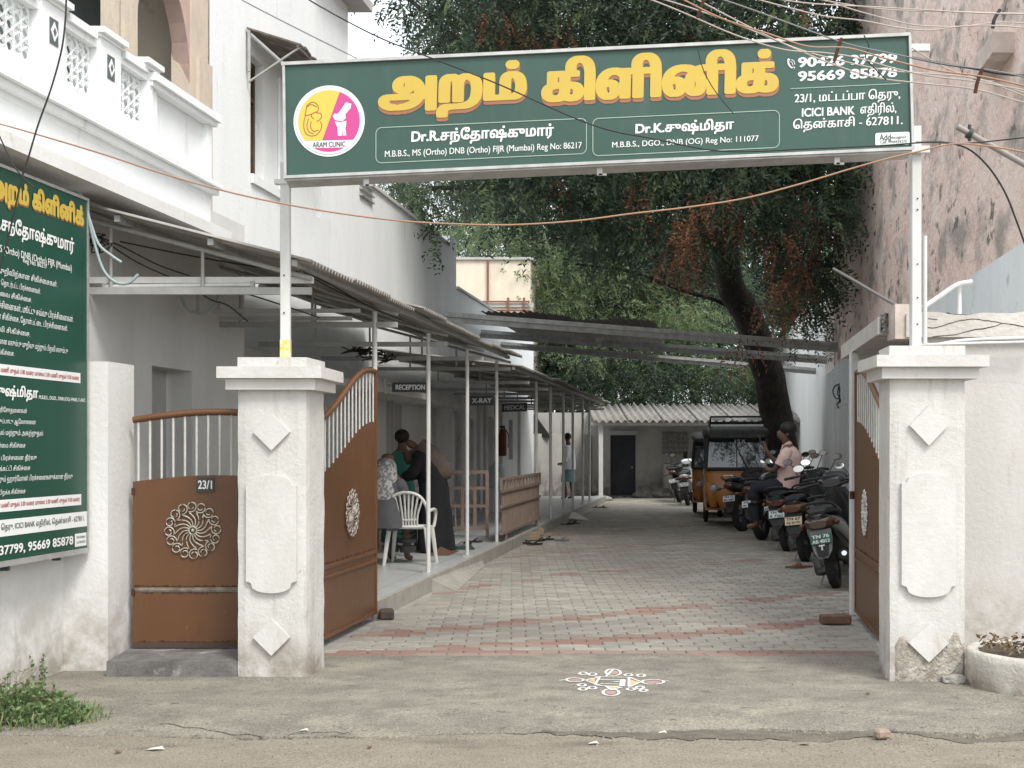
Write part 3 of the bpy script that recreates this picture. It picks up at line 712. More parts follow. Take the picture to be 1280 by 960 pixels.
for (a, c) in piers:                     # pierced square vent with diamond in each pier
    o = W(QX+.032, (a+c)/2-.055, 4.12); bb = B(); bb.slab(o, DV, ups, NV, [(0, 0), (.11, 0), (.11, .17), (0, .17)], .002); v = bb.build('vent_tile', mat('vent_dark', (.10, .12, .12), .7), bld)
    bb = B(); bb.slab(o+NV*.0025, DV, ups, NV, [(.055, .02), (.10, .085), (.055, .15), (.01, .085)], .004); bb.build('vent_diamond', WHITE, v)
    bb = B(); bb.slab(o+NV*.007, DV, ups, NV, [(.055, .055), (.075, .085), (.055, .115), (.035, .085)], .002); bb.build('vent_centre', MATS['vent_dark'], v)
# lattice grilles: interlaced ogee screen built from bars
for (a, c) in lat:
    L_ = (c-a)*LD; bb = B(); z0, z1 = 3.96, 4.30
    nx = max(3, round(L_/.085)); dx = L_/nx; nz_ = 5; dz = (z1-z0)/nz_
    for i in range(nx):
        for j in range(nz_):
            x = (i+.5)*dx; z = z0+(j+.5)*dz
            ring = [(x+dx*.53*math.cos(t)*(1-.25*abs(math.sin(t))), z+dz*.56*math.sin(t)) for t in [2*PI*k/8 for k in range(9)]]
            if (i+j) % 2 == 0: ring = [(x+dx*.5*s1, z+dz*.5*s2) for s1, s2 in ((-1, 0), (-.35, .5), (0, 1), (.35, .5), (1, 0), (.35, -.5), (0, -1), (-.35, -.5), (-1, 0))]
            o = W(QX-.05, a)
            bb.tube([o+DV*p[0]+ups*p[1] for p in ring], .011, 4, cap=False, sm=False)
    for i in range(nx+1): o = W(QX-.05, a)+DV*(i*dx); bb.tube([o+ups*z0, o+ups*z1], .008, 4, cap=False, sm=False)
    bb.build('lattice_screen', WHITE, bld)
    bb = B(); bb.prism(quadpoly(QX-.12, QX-.03, a, c), 3.801, 3.96)
    o = W(QX-.028, a); bb.slab(o, DV, ups, NV, [(.03, 3.81), (L_-.08, 3.81), (L_-.03, 3.85), (L_-.03, 3.945), (.03, 3.945)], .02); bb.build('lattice_base', WHITE, bld)
# ---- verandah behind the balcony: columns, arch, inner walls
b = B()
c1 = (F*-5/(155-VX), F*-5/(172-VX)); c2 = (F*-5/(240-VX), F*-5/(262-VX)); 
b.prism(quadpoly(-5.2, -5.0, c1[0], c1[1]), 3.8, 7.5); b.prism(quadpoly(-5.02, -4.985, c1[0]-.02, c1[0]+.03), 3.8, 7.5)
b.prism(quadpoly(-5.2, -5.0, c2[0], c2[1]-.002), 3.8, 7.5); b.prism(quadpoly(-5.2, -4.97, c2[0]+.1, c2[1]-.002), 3.8, 5.3)
b.build('column', COLB, bld)
b = B(); aL = (c2[0]-c1[1])*LD; arch = [(0, 7.4)]+[(0, 5.9)]+[(aL*.5-aL*.5*math.cos(t), 5.05+.95*math.sin(t)) for t in [PI*k/14 for k in range(15)]]+[(aL, 5.9), (aL, 7.4)]
arch = [(0, 7.5), (0, 5.0)]+[(aL*.5-(aL*.5-.0)*math.cos(t), 5.0+.9*math.sin(t)) for t in [PI*k/14 for k in range(1, 14)]]+[(aL, 5.0), (aL, 7.5)]
b.slab(W(-5.02, c1[1]), DV, ups, -NV, arch, .16)
b.build('arch', mat('rose_beige', (.50, .36, .30), .85, (.42, .30, .26), 6), bld)
b = B(); b.add([W(-5.2, 12.7, 3.8), W(-7, 12.7, 3.8), W(-7, 12.7, 7.5), W(-5.2, 12.7, 7.5)], [(0, 1, 2, 3)]); 
b.add([W(-6.3, 5.5, 7.5), W(-4.9, 5.5, 7.5), W(-4.9, 12.7, 7.5), W(-6.3, 12.7, 7.5)], [(0, 1, 2, 3)]); b.build('verandah_end_wall', BEIGE, bld)
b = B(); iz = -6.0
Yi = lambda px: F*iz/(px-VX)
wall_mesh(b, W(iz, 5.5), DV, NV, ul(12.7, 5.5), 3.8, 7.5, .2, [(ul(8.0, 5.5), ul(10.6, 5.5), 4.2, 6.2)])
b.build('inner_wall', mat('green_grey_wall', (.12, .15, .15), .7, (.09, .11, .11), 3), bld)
bb = B(); bb.slab(W(iz-.15, 8.0), DV, ups, -NV, [(0, 4.2), (2.63, 4.2), (2.63, 6.2), (0, 6.2)], .03); wn_ = bb.build('grilled_window', GLASS, bld)
bb = B()
for k in range(22): x = .06+k*.12; bb.slab(W(iz-.02, 8.0), DV, ups, -NV, [(x, 4.2), (x+.018, 4.2), (x+.018, 5.55), (x, 5.55)], .018)
for z in (5.55, 6.1): bb.slab(W(iz-.01, 8.0), DV, ups, -NV, [(0, z), (2.63, z), (2.63, z+.07), (0, z+.07)], .03)
bb.build('grille', mat('grille_grey', (.34, .38, .38), .5), wn_)
bb = B(); bb.slab(W(iz+.0, 8.9), DV, ups, NV, [(0, 3.8), (.9, 3.8), (.9, 6.2), (.84, 6.2), (.84, 3.8)][:2]+[(.9, 6.6), (0, 6.6)], .03)

# left compound wall and pillar
b = B(); b.prism(quadpoly(-4.44, -4.38, 5.0, 8.9), -.1, 2.25)
cw = b.build('boundary_wall', LWALL); tag(cw, 'grey-white plaster boundary wall behind the tall green board at left', 'wall')
b = B(); Yp = 8.66; xl = (70-640)/F*Yp; xr = (135-640)/F*Yp
b.prism([(xl, Yp), (xr, Yp), (xr+K*.39, Yp+.39), (xl+K*.39, Yp+.39)], -.1, 2.09)
tag(b.build('gate_pillar', LWALL), 'plain square white pillar between the tall green board and the small brown gate', 'pillar')
# sill step of the small gate
b = B(); y0_, y1_ = 8.40, 9.0; b.prism([((133-640)/F*y0_, y0_), ((297-640)/F*y0_, y0_), ((298-640)/F*y1_, y1_), ((166-640)/F*y1_, y1_)], -.1, .105)
tag(b.build('doorstep', DCONC), 'dark weathered concrete step below the small brown gate', 'step')

# ================================================================== MAIN PILLARS
def pillar(x0, x1, Yf, dep, ztop, label, name='gate_pillar', dirt=False):
    X0_, X1_ = (x0-640)/F*Yf, (x1-640)/F*Yf; th = thing(name, label, 'pillar', ((X0_+X1_)/2, Yf+dep/2, 0))
    c = Vector(((X0_+X1_)/2, Yf+dep/2, 0)); hw = (X1_-X0_)/2; hd = dep/2
    sk = .055
    def rect(e): return [(-hw-e-sk*0, -hd-e), (hw+e, -hd-e), (hw+e+sk, hd+e), (-hw-e+sk, hd+e)]
    H = ztop-.215
    bb = B()
    # shaft subdivided so its edges are a little worn
    nz = 26; vs = []; fs = []; base = rect(0); ring = []
    per = []
    for i in range(4):
        a, c2 = Vector(base[i]), Vector(base[(i+1) % 4])
        for k in range(8): per.append(a+(c2-a)*(k/8))
    n = len(per)
    for j in range(nz+1):
        z = -.1+(H+.1)*j/nz
        for k, p in enumerate(per):
            q = .004*mn.noise(Vector((p.x*9, p.y*9+x0, z*7)))
            if k % 8 == 0: q -= .007+.007*abs(mn.noise(Vector((x0, k, z*9))))
            pp = p*(1+q/ max(hw, .01)); vs.append((pp.x, pp.y, z))
    for j in range(nz):
        for k in range(n): fs.append((j*n+k, j*n+(k+1) % n, (j+1)*n+(k+1) % n, (j+1)*n+k))
    bb.add(vs, fs, 0, False); bb.add(vs[-n:], [list(range(n))])
    bb.build('shaft', PIL, th)
    bb = B(); bb.prism(rect(.06), H, H+.073); bb.prism(rect(.108), H+.0735, H+.148); bb.build('cornice', PILS, th)
    bb = B(); bb.prism(rect(-.005), H+.1485, ztop); bb.build('cap', PIL, th)
    return th, hw, hd, H
pl1, hw, hd, H1 = pillar(295.7, 384, 8.39, .46, 2.10, 'white plaster gate pillar left of the driveway between the two brown gates')
pl2, hw2, hd2, H2 = pillar(1111, 1208, 8.25, .44, 2.165, 'white plaster gate pillar right of the driveway with crumbling plaster at its foot')
def relief(parent, hw, hd, Yf, pts_px, t=.03, name='relief_panel', m=PILS):
    loc = parent.location; bb = B()
    pts = [P(x, y, Yf) for x, y in pts_px]
    bb.slab((-loc.x, Yf-loc.y-t, -loc.z), (1, 0, 0), (0, 0, 1), (0, 1, 0), [(p.x, p.z) for p in pts], t+.012); return bb.build(name, m, parent)
for parent, Yf, ox, oy, sc in ((pl1, 8.39, 340, 0, 1), (pl2, 8.25, 1159.5, 0, 1.04)):
    right = parent is pl2
    for cy, hx_, hy_ in (((540, 23, 23) if not right else (532, 24, 25)), ((796, 23, 23) if not right else (803, 25, 24))):
        relief(parent, 0, 0, Yf, [(ox, cy-hy_), (ox+hx_, cy), (ox, cy+hy_), (ox-hx_, cy)], .03, 'relief_diamond')
    w_ = 31.5 if not right else 34; t_, b_ = (594, 741) if not right else (591, 746)
    pts = [(ox-w_, t_+13), (ox-w_+6, t_+12)]+[(ox+w_*.8*math.sin(a), t_+10-10*math.cos(a*1.0)) for a in [-1.2+.2*k for k in range(13)]]+[(ox+w_-6, t_+12), (ox+w_, t_+13), (ox+w_, b_-15), (ox+w_-6, b_-13)]+[(ox-w_*.8*math.sin(a), b_-10+10*math.cos(a)) for a in [-1.2+.2*k for k in range(13)]]+[(ox-w_+6, b_-13), (ox-w_, b_-15)]
    relief(parent, 0, 0, Yf, pts, .03)
# crumbled plaster at the foot of the right pillar: a bare rough patch, and chunks
PATCH = mat('bare_crumbled_render', (.52, .48, .42), .98, (.30, .265, .22), 14, bump=1, bscale=35, bdist=.03)
loc = pl2.location; bb = B(); rr = random.Random(9)
n = 26; m_ = 12; vs = []; fs = []
for j in range(m_+1):
    for i in range(n+1):
        px = 1118+i*(1206-1118)/n; top = 808+16*mn.noise(Vector((px*.07, 1, 0)))+9*mn.noise(Vector((px*.25, 3, 0)))-15*math.exp(-((px-1130)/11)**2)-17*math.exp(-((px-1194)/10)**2)+5*mn.noise(Vector((px*.7, 5, 0))); py = 852-(852-top)*j/m_
        q = P(px, py, 8.25); d = .006+.012*abs(mn.noise(Vector((px*.13, py*.13, 0))))+.006*mn.noise(Vector((px*.4, py*.4, 3)))
        if j == m_ or i in (0, n): d = -.006
        vs.append((q.x-loc.x, 8.25-loc.y-d, q.z))
for j in range(m_):
    for i in range(n): a = j*(n+1)+i; fs.append((a, a+1, a+n+2, a+n+1))
bb.add(vs, fs); bb.build('crumbled_plaster', PATCH, pl2)
def rock(c, r, m, name, lab, cat, seed=0, parent=None):
    bm = bmesh.new(); bmesh.ops.create_icosphere(bm, subdivisions=3, radius=1)
    for v in bm.verts:
        d = 1+.35*mn.noise(v.co*1.6+Vector((seed, 0, 0)))+.12*mn.noise(v.co*5+Vector((seed, 3, 0)))
        v.co = Vector((v.co.x*r[0]*d, v.co.y*r[1]*d, v.co.z*r[2]*d))
    me = bpy.data.meshes.new(name); bm.to_mesh(me); bm.free(); me.materials.append(m)
    o = link(me, name, parent); o.location = c
    if lab: tag(o, lab, cat)
    return o
q = G(1193, 854); rock((q.x, q.y, .02), (.09, .05, .035), CONC, 'plaster_chunk', 'fallen lump of grey render at the foot of the right pillar', 'rubble', 3)
q = G(1181, 849); rock((q.x-.02, q.y, .01), (.05, .03, .02), CONC, 'plaster_chunk', 'smaller lump of render against the right pillar base', 'rubble', 6)

# ================================================================== GATES
def gate_profile(t):  # S-curve 0..1
    return t*t*(3-2*t)
def swing_gate(Xa, Ya, Xb, Yb, zb, label, mirror=False):
    # a: hinge end (near), b: free end (far)
    A = Vector((Xa, Ya, 0)); Bv = Vector((Xb, Yb, 0)); L_ = (Bv-A).length; u = (Bv-A)/L_; n = Vector((u.y, -u.x, 0))
    if mirror: n = -n
    th = thing('swing_gate', label, 'gate', A)
    def top(s): return 1.70+.47*gate_profile(min(1, max(0, (s/L_-.05)/.85)))
    def solid(s): return 1.29+.44*gate_profile(min(1, max(0, (s/L_-.05)/.9)))
    N_ = 26; bb = B()
    lo = [(L_*k/N_, solid(L_*k/N_)) for k in range(N_+1)]
    bb.slab((0, 0, 0), u, ups, n, [(0, .62), (L_, .62)]+lo[::-1], .02); bb.build('upper_sheet', BROWN, th)
    bb = B(); bb.slab((0, 0, 0), u, ups, n, [(0, zb), (L_, zb), (L_, .585), (0, .585)], .02)
    bb.build('lower_sheet', BROWN, th)
    bb = B()
    for z0, z1 in ((.585, .62), (.51, .54), (zb, zb+.03)): bb.slab(-n*.012, u, ups, n, [(0.002, z0+.001), (L_-.002, z0+.001), (L_-.002, z1-.001), (0.002, z1-.001)], .044)
    bb.build('cross_rail', BROWN2, th)
    bb = B(); rg = random.Random(5); s = 0; 
    while s < L_-.05:     # rust line where the sheet meets the rail
        wdt = rg.uniform(.01, .05)
        if rg.random() < .7: bb.slab(n*.0205, u, ups, n, [(s, .62), (s+wdt, .62), (s+wdt*.6, .622+rg.uniform(.006, .02))], .0015)
        s += wdt
    bb.build('rust_line', RUST, th)
    bb = B(); bb.tube([u*(L_*k/N_)+ups*top(L_*k/N_)+n*.01 for k in range(N_+1)], .024, 8); bb.build('top_rail', BROWN2, th)
    bb = B(); bb.box(u*.015+ups*(1.70/2+zb/2)+n*.01, (.03, .04, 1.70-zb), rz=math.atan2(u.y, u.x)); bb.box(u*(L_-.015)+ups*((2.17+zb)/2)+n*.01, (.03, .04, 2.15-zb), rz=math.atan2(u.y, u.x)); bb.build('stile', BROWN2, th)
    nb_ = 17
    for k in range(nb_):
        s = L_*(k+.7)/(nb_+.4); bb = B(); bb.tube([u*s+n*.01+ups*(solid(s)-.01), u*s+n*.01+ups*(top(s)-.01)], .0085, 6); bb.build('bar', GBAR, th)
    return th, u, n, L_
def medallion(parent, c, u, v, n, Rm, m=SILV, cnt=16):
    bb = B(); c = Vector(c)
    ring = [(Rm*.13*math.cos(2*PI*k/16), Rm*.13*math.sin(2*PI*k/16)) for k in range(17)]
    bb.tube([c+u*p[0]+v*p[1] for p in ring], Rm*.035, 5, cap=False)
    for j in range(cnt):
        a0 = 2*PI*j/cnt; pts = []
        for k in range(10):            # arm sweeping outwards
            t = k/9; r = .13+.52*t; a = a0+.62*t*t*(3-2*t)-.1*math.sin(t*PI)
            pts.append((r*math.cos(a), r*math.sin(a)))
        ex, ey = pts[-1]; ac = a0+.62
        cx, cy = .80*math.cos(ac-.17), .80*math.sin(ac-.17)
        ph = math.atan2(ey-cy, ex-cx); r0 = math.hypot(ex-cx, ey-cy)
        for k in range(1, 15):
            t = k/14; r = r0*(1-.62*t); a = ph+t*2*PI*1.3
            pts.append((cx+r*math.cos(a), cy+r*math.sin(a)))
        bb.tube([c+u*(p[0]*Rm)+v*(p[1]*Rm) for p in pts], Rm*.026, 5)
    bb.ball(tuple(c), Rm*.07, n=6, m=4)
    return bb.build('scroll_rosette', m, parent)
gl_, u, n, L_ = swing_gate(*W(-2.95, 9.35)[:2], *W(-2.95, 11.2)[:2], .055, 'brown steel gate leaf with white bars folded back on the left side of the driveway')
q = PL(435, 641, -2.95); s_ = (q.y-9.35)*LD; medallion(gl_, u*s_+ups*q.z+n*.04, u, ups, n, .205)
bb = B(); bb.tube([u*(L_+.005)+ups*1.13, u*(L_+.05)+ups*1.13, u*(L_+.05)+ups*1.07], .01, 6); bb.build('latch', RUST, gl_)
gr_, u, n, L_ = swing_gate(*W(1.30, 8.9)[:2], *W(1.30, 11.35)[:2], .055, 'brown steel gate leaf with white bars folded back on the right side of the driveway', True)
q = PL(1085, 641, 1.30); s_ = (q.y-8.9)*LD; medallion(gr_, u*s_+ups*q.z+n*.03, u, ups, n, .205, mat('silver_scroll_light', (.62, .60, .56), .4, metal=.2))
bb = B(); bb.box(u*(L_+.01)+ups*1.13, (.05, .03, .06)); bb.tube([u*(L_)+ups*1.12+n*.05, u*(L_)+ups*1.05+n*.05], .022, 6); bb.build('padlock', RUST, gr_)
# small gate (facing the road)
Yg = 8.92; x0_, x1_ = (166-640)/F*Yg, (297-640)/F*Yg; Lg = x1_-x0_
sg = thing('small_gate', 'small closed brown steel gate with white bars and the house number plate', 'gate', (x0_, Yg, 0))
def stop(t): return P(0, 529-13*math.sin(PI*min(1, t*.62+.0)) if False else 525-10*math.sin(t*PI*.62), Yg).z
def ssol(t): return P(0, 602-8*math.sin(t*PI*.62), Yg).z
N_ = 16; zb = .125; zr = P(0, 737, Yg).z
bb = B(); bb.slab((0, 0, 0), (1, 0, 0), ups, (0, 1, 0), [(0, zr+.02), (Lg, zr+.02)]+[(Lg*k/N_, ssol(k/N_)) for k in range(N_+1)][::-1], .02); bb.build('upper_sheet', BROWN, sg)
bb = B(); bb.slab((0, 0, 0), (1, 0, 0), ups, (0, 1, 0), [(0, zb), (Lg, zb), (Lg, zr-.02), (0, zr-.02)], .02); bb.build('lower_sheet', BROWN, sg)
bb = B(); bb.slab((0, .004, 0), (1, 0, 0), ups, (0, 1, 0), [(0, zr-.018), (Lg, zr-.018), (Lg, zr+.018), (0, zr+.018)], .025); bb.slab((0, -.004, 0), (1, 0, 0), ups, (0, 1, 0), [(0, zr-.006), (Lg, zr-.006), (Lg, zr+.004), (0, zr+.004)], .006); bb.build('cross_rail', mat('rail_grey_brown', (.16, .12, .09), .6, (.3, .27, .22), 12), sg)
bb = B(); rg = random.Random(2)
for zz, up_ in ((zr+.02, 1), (zr-.02, -1), (zb+.028, 1)):
    s = 0
    while s < Lg-.04:
        wdt = rg.uniform(.015, .06); hgt = rg.uniform(.004, .016)
        if rg.random() < .85: bb.slab((0, -.0015, 0), (1, 0, 0), ups, (0, 1, 0), [(s, zz), (s+wdt, zz), (s+wdt*.8, zz+up_*hgt), (s+wdt*.3, zz+up_*hgt*.7)], .001)
        s += wdt
bb.build('rust_line', RUST, sg)
bb = B(); bb.slab((0, -.006, 0), (1, 0, 0), ups, (0, 1, 0), [(0, zb-.012), (Lg, zb-.012), (Lg, zb+.026), (0, zb+.026)], .03); bb.build('bottom_rail', mat('dark_rail', (.07, .045, .035), .7), sg)
bb = B(); bb.tube([(Lg*k/N_, .01, stop(k/N_)) for k in range(N_+1)], .024, 8); bb.build('top_rail', BROWN2, sg)
for k in range(9):
    s = Lg*(k+.45)/9; bb = B(); bb.tube([(s, .01, ssol(s/Lg)-.01), (s, .01, stop(s/Lg))], .0095, 6); bb.build('bar', GBAR, sg)
q = P(241.5, 663, Yg); medallion(sg, (q.x-x0_, -.012, q.z), Vector((1, 0, 0)), ups, Vector((0, -1, 0)), .21)
q0, q1 = P(246, 615, Yg), P(268, 597, Yg)
bb = B(); bb.slab((0, -.012, 0), (1, 0, 0), ups, (0, 1, 0), [(q0.x-x0_, q0.z), (q1.x-x0_, q0.z), (q1.x-x0_, q1.z), (q0.x-x0_, q1.z)], .011); npl = bb.build('number_plate', DKP, sg)
lettering('23/1', (q0.x-x0_+.012, -.0145, q0.z+.02), (.098, 0, 0), (0, 0, .062), WPR, npl, 30, .03)
bb = B(); bb.box((.004, .01, 1.20), (.02, .05, .05)); bb.box((.004, .01, .5), (.02, .05, .05)); bb.build('hinge', RUST, sg)
# ================================================================== OVERHEAD SIGN
YS = 8.15
sgn = thing('clinic_sign', 'long green overhead clinic sign with yellow Tamil title spanning the gate pillars', 'sign', P(748, 200, YS))
SO = sgn.location
def LP_(px, py, d=0): q = P(px, py, YS); return Vector((q.x-SO.x, -d, q.z-SO.z))   # local point on the sign face
def flatpoly(bb, pts, d, mi=0):
    bb.add([LP_(x, y, d) for x, y in pts], [tuple(range(len(pts)))], mi)
face = [(357, 220.5), (1140, 185), (1136, 44.5), (355.5, 80)]
bb = B(); a = [LP_(*p, .0) for p in face]; bk = [v+Vector((0, .13, 0)) for v in a]
bb.hexa([a[0], a[1], bk[1], bk[0], a[3], a[2], bk[2], bk[3]]); bb.build('sign_face', SGREEN, sgn)
bb = B()
def strip(p0, p1, wpx, d0, d1, mi=0):   # bar along the sign border between pixels
    x0, y0 = p0; x1, y1 = p1; L_ = math.hypot(x1-x0, y1-y0); nx, ny = -(y1-y0)/L_*wpx/2, (x1-x0)/L_*wpx/2
    c = [(x0+nx, y0+ny), (x1+nx, y1+ny), (x1-nx, y1-ny), (x0-nx, y0-ny)]
    f = [LP_(*q, d0) for q in c]; g = [LP_(*q, d1) for q in c]
    bb.hexa(f+g, mi)
strip((352, 80.5), (1137, 43.5), 4, .02, -.16); strip((355, 222), (1140, 186), 3.6, .02, -.16); strip((355, 80), (357, 222), 3.2, .018, -.158); strip((1136.5, 44), (1140.5, 186), 3.2, .018, -.158)
bb.build('sign_frame', SFRAME, sgn)
bb = B(); a0 = [LP_(357, 223.5, .0), LP_(1140, 187.5, 0), LP_(1140, 190.5, -.155), LP_(357, 226.5, -.155)]
bb.add(a0+[v-ups*.012+Vector((0, 0, 0)) for v in a0], [(0, 1, 2, 3), (7, 6, 5, 4), (0, 4, 5, 1), (1, 5, 6, 2), (2, 6, 7, 3), (3, 7, 4, 0)]); bb.build('underside_tray', SFRAME, sgn)
for px in (457, 750, 1048):
    bb = B(); py = 223-(px-357)*.046
    q = LP_(px, py, -.04); bb.box(q-ups*.03, (.035, .02, .07)); bb.box(q-ups*.06+Vector((.02, 0, 0)), (.05, .02, .012)); bb.build('clamp', SFRAME, sgn)
def txt(t, x0, x1, yb, h, m, d=.004, rows=36, bold=.02, boldy=None, name='lettering', sl=-.0455, tilt=.0):
    return lettering(t, LP_(x0, yb, d), LP_(x1, yb+sl*(x1-x0), d)-LP_(x0, yb, d), LP_(x0+h*.02, yb-h, d)-LP_(x0, yb, d), m, sgn, rows, bold, boldy, name)
T1 = 'அறம்'; T2 = 'கிளினிக்'
for (t, x0, x1, yb, h) in ((T1, 472, 658, 151, 68), (T2, 676, 973, 129, 57)):
    txt(t, x0+.3, x1+.8, yb+4.6, h, SHB, .003, 110, .072, .040, 'title_shadow'); txt(t, x0, x1, yb, h, YEL, .006, 110, .072, .042, 'title_lettering')
txt('Dr.R.சந்தோஷ்குமார்', 514, 692, 183, 21, WPR, rows=60, bold=.034); txt('M.B.B.S., MS (Ortho) DNB (Ortho) FIJR (Mumbai) Reg No: 86217', 481, 727, 199, 10.5, WPR, rows=36, bold=.008)
txt('Dr.K.சுஷ்மிதா', 794, 917, 172, 19, WPR, rows=60, bold=.034); txt('M.B.B.S., DGO., DNB (OG) Reg No: 111077', 765, 948, 187, 9.5, WPR, rows=36, bold=.008)
txt('90426 37799', 997, 1121, 84.5, 12.5, WPR, rows=40, bold=.038, boldy=.022); txt('95669 85878', 997, 1121, 102, 12.5, WPR, rows=40, bold=.038, boldy=.022)
txt('23/1, மட்டப்பா தெரு,', 993, 1125, 133, 17, WPR, rows=48, bold=.02); txt('ICICI BANK', 1002, 1068, 146.5, 11, WPR, rows=36, bold=.03); txt('எதிரில்,', 1075, 1120, 147, 17.5, WPR, rows=48, bold=.02)
txt('தென்காசி - 627811.', 991, 1128, 166, 17, WPR, rows=48, bold=.02)
bb = B()
def hair(pts, wpx=1.0, d=.004, close=False):
    if close: pts = pts+[pts[0]]
    for (x0, y0), (x1, y1) in zip(pts, pts[1:]):
        L_ = math.hypot(x1-x0, y1-y0) or 1; nx, ny = -(y1-y0)/L_*wpx/2, (x1-x0)/L_*wpx/2
        bb.add([LP_(x0+nx, y0+ny, d), LP_(x1+nx, y1+ny, d), LP_(x1-nx, y1-ny, d), LP_(x0-nx, y0-ny, d)], [(0, 1, 2, 3)])
def rbox(xl, xr, yt, yb, r=7, sl=-.0455):
    pts = []
    for cx, cy, a0 in ((xr-r, yt+r, -90), (xr-r, yb-r, 0), (xl+r, yb-r, 90), (xl+r, yt+r, 180)):
        for k in range(6): a = R(a0+18*k); x = cx+r*math.cos(a); pts.append((x, cy+r*math.sin(a)+sl*(x-xl)))
    return pts
hair(rbox(470, 733, 160, 204), .9, close=True); hair(rbox(741, 974, 148.5, 195), .9, close=True); hair([(988, 111), (1125, 104.5)], .8)
bb.build('print_border', mat('print_pale_green', (.35, .45, .38), .6), sgn)
bb = B(); hair([(985, 75), (985.5, 80), (988, 84), (992, 86)], 2.2); hair([(984.5, 74), (987, 75.5)], 2.2); hair([(990.5, 86.5), (993, 84)], 2.2); hair([(988, 77), (990.5, 79), (991, 82)], .8); hair([(989, 74.5), (992.5, 77), (993.5, 81)], .8); bb.build('phone_symbol', WPR, sgn)
# designer's label
lb = B(); flatpoly(lb, [(x, y) for x, y in rbox(1094, 1137, 166.5, 182.5, 2.5, -.04)][::-1], .004); lab_ = lb.build('maker_label', mat('label_white', (.74, .78, .77), .5), sgn, fix=False)
for t, x0, x1, yb, h in (('Add', 1099, 1113, 176, 8), ('designer', 1113, 1133, 175, 5), ('Cell: 9944434270', 1100, 1133, 180, 4)):
    lettering(t, LP_(x0, yb, .007), LP_(x1, yb-.04*(x1-x0), .007)-LP_(x0, yb, .007), LP_(x0, yb-h, .007)-LP_(x0, yb, .007), DKP, lab_, 24, .01)
# round emblem
cx, cy = 411.5, 151.5
def disc(r, d, m, name, y_from=-99, y_to=99, side=None, n=64):
    q = B(); pts = []
    for k in range(n):
        a = 2*PI*k/n; pts.append((r*math.cos(a), r*math.sin(a)))
    def clip(pts, f):
        out = []
        for i in range(len(pts)):
            a, c = pts[i], pts[(i+1) % len(pts)]; fa, fc = f(a), f(c)
            if fa >= 0: out.append(a)
            if (fa >= 0) != (fc >= 0): t = fa/(fa-fc); out.append((a[0]+(c[0]-a[0])*t, a[1]+(c[1]-a[1])*t))
        return out
    pts = clip(pts, lambda p: p[1]-y_from); pts = clip(pts, lambda p: y_to-p[1])
    ln = lambda p: (p[0]-(-8.5))*(-35-24)-(p[1]-24)*(13-(-8.5))   # line from (-8.5,24) to (13,-35)
    if side == 'L': pts = clip(pts, lambda p: ln(p))
    if side == 'R': pts = clip(pts, lambda p: -ln(p))
    flatpoly(q, [(cx+x, cy+y-.02*x) for x, y in pts][::-1], d); return q.build(name, m, sgn, fix=False)
disc(44.5, .004, mat('ring_pale', (.70, .76, .76), .5), 'emblem_ring'); disc(42.3, .005, mat('ring_line', (.42, .50, .52), .5), 'emblem_ring'); disc(41.4, .006, WPR, 'emblem_disc')
disc(38.5, .0075, mat('emblem_yellow', (.66, .48, .08), .5), 'emblem_yellow_half', y_to=24, side='L'); disc(38.5, .0075, PINKP, 'emblem_pink_half', y_to=24, side='R'); disc(38.5, .0075, PINKP, 'emblem_pink_foot', y_from=33.5)
lettering('ARAM CLINIC', LP_(391, 184.5, .0085), LP_(432, 183.2, .0085)-LP_(391, 184.5, .0085), LP_(391, 178.3, .0085)-LP_(391, 184.5, .0085), DKP, sgn, 26, .015)
bb = B()
def ez(zx, zy): return (340+zx*.328, 30+zy*.328)
for pl in ([(130, 335), (135, 312), (155, 299), (172, 307), (178, 325), (170, 340)], [(133, 318), (150, 308), (172, 318)], [(130, 335), (128, 350), (150, 345), (170, 335)], [(150, 345), (152, 355), (160, 362)], [(172, 340), (186, 342), (190, 355), (180, 368), (170, 372)],
           [(128, 350), (122, 380), (126, 412), (145, 427), (170, 424), (186, 405), (190, 385), (184, 372)], [(150, 372), (148, 395), (160, 410), (178, 405)], [(140, 362), (134, 390), (142, 412), (160, 420)]):
    pts = [Vector((x, y, 0)) for x, y in pl]; pts = smooth_pts(pts, 4); hair([ez(p.x, p.y) for p in pts], 1.1, .0085)
bb.build('mother_and_child_outline', mat('outline_brown', (.32, .12, .05), .5), sgn)
bb = B()
flatpoly(bb, [ez(x, y) for x, y in ((282, 300), (303, 305), (300, 322), (280, 345), (282, 360), (268, 372), (252, 370), (240, 366), (232, 352), (240, 342), (250, 345), (262, 330))][::-1], .0085)
flatpoly(bb, [ez(x, y) for x, y in ((240, 372), (262, 376), (284, 370), (283, 385), (280, 398), (284, 425), (272, 427), (265, 395), (268, 427), (252, 427), (250, 395))][::-1], .0085)
bb.build('knee_bone_mark', WPR, sgn, fix=False)
# sign posts (each its own thing)
def post(px0, px1, Yq, z0, z1, lab):
    a, c = P(px0, 0, Yq).x, P(px1, 0, Yq).x; bb = B(); bb.cbox(((a+c)/2, Yq+.03, (z0+z1)/2), (c-a, .06, z1-z0), ch=.004)
    o = bb.build('sign_post', WMET); tag(o, lab, 'post'); return o
p1 = post(350, 362, 8.55, 2.095, 3.42, 'white square steel post under the left end of the overhead sign')
bb = B(); c_ = P(356, 436, 8.55); bb.cbox((c_.x, 8.58, 2.16), (.068, .064, .14), ch=.003); bb.build('yellow_stain_sleeve', mat('yellow_paint', (.62, .48, .05), .6, (.7, .66, .5), 20), p1)
bb = B(); bb.box((c_.x, 8.57, P(0, 225, 8.5).z), (.14, .06, .03)); bb.build('end_bracket', WMET, p1)
p2 = post(1140, 1152, 8.4, 2.16, 3.62, 'white square steel post under the right end of the overhead sign')
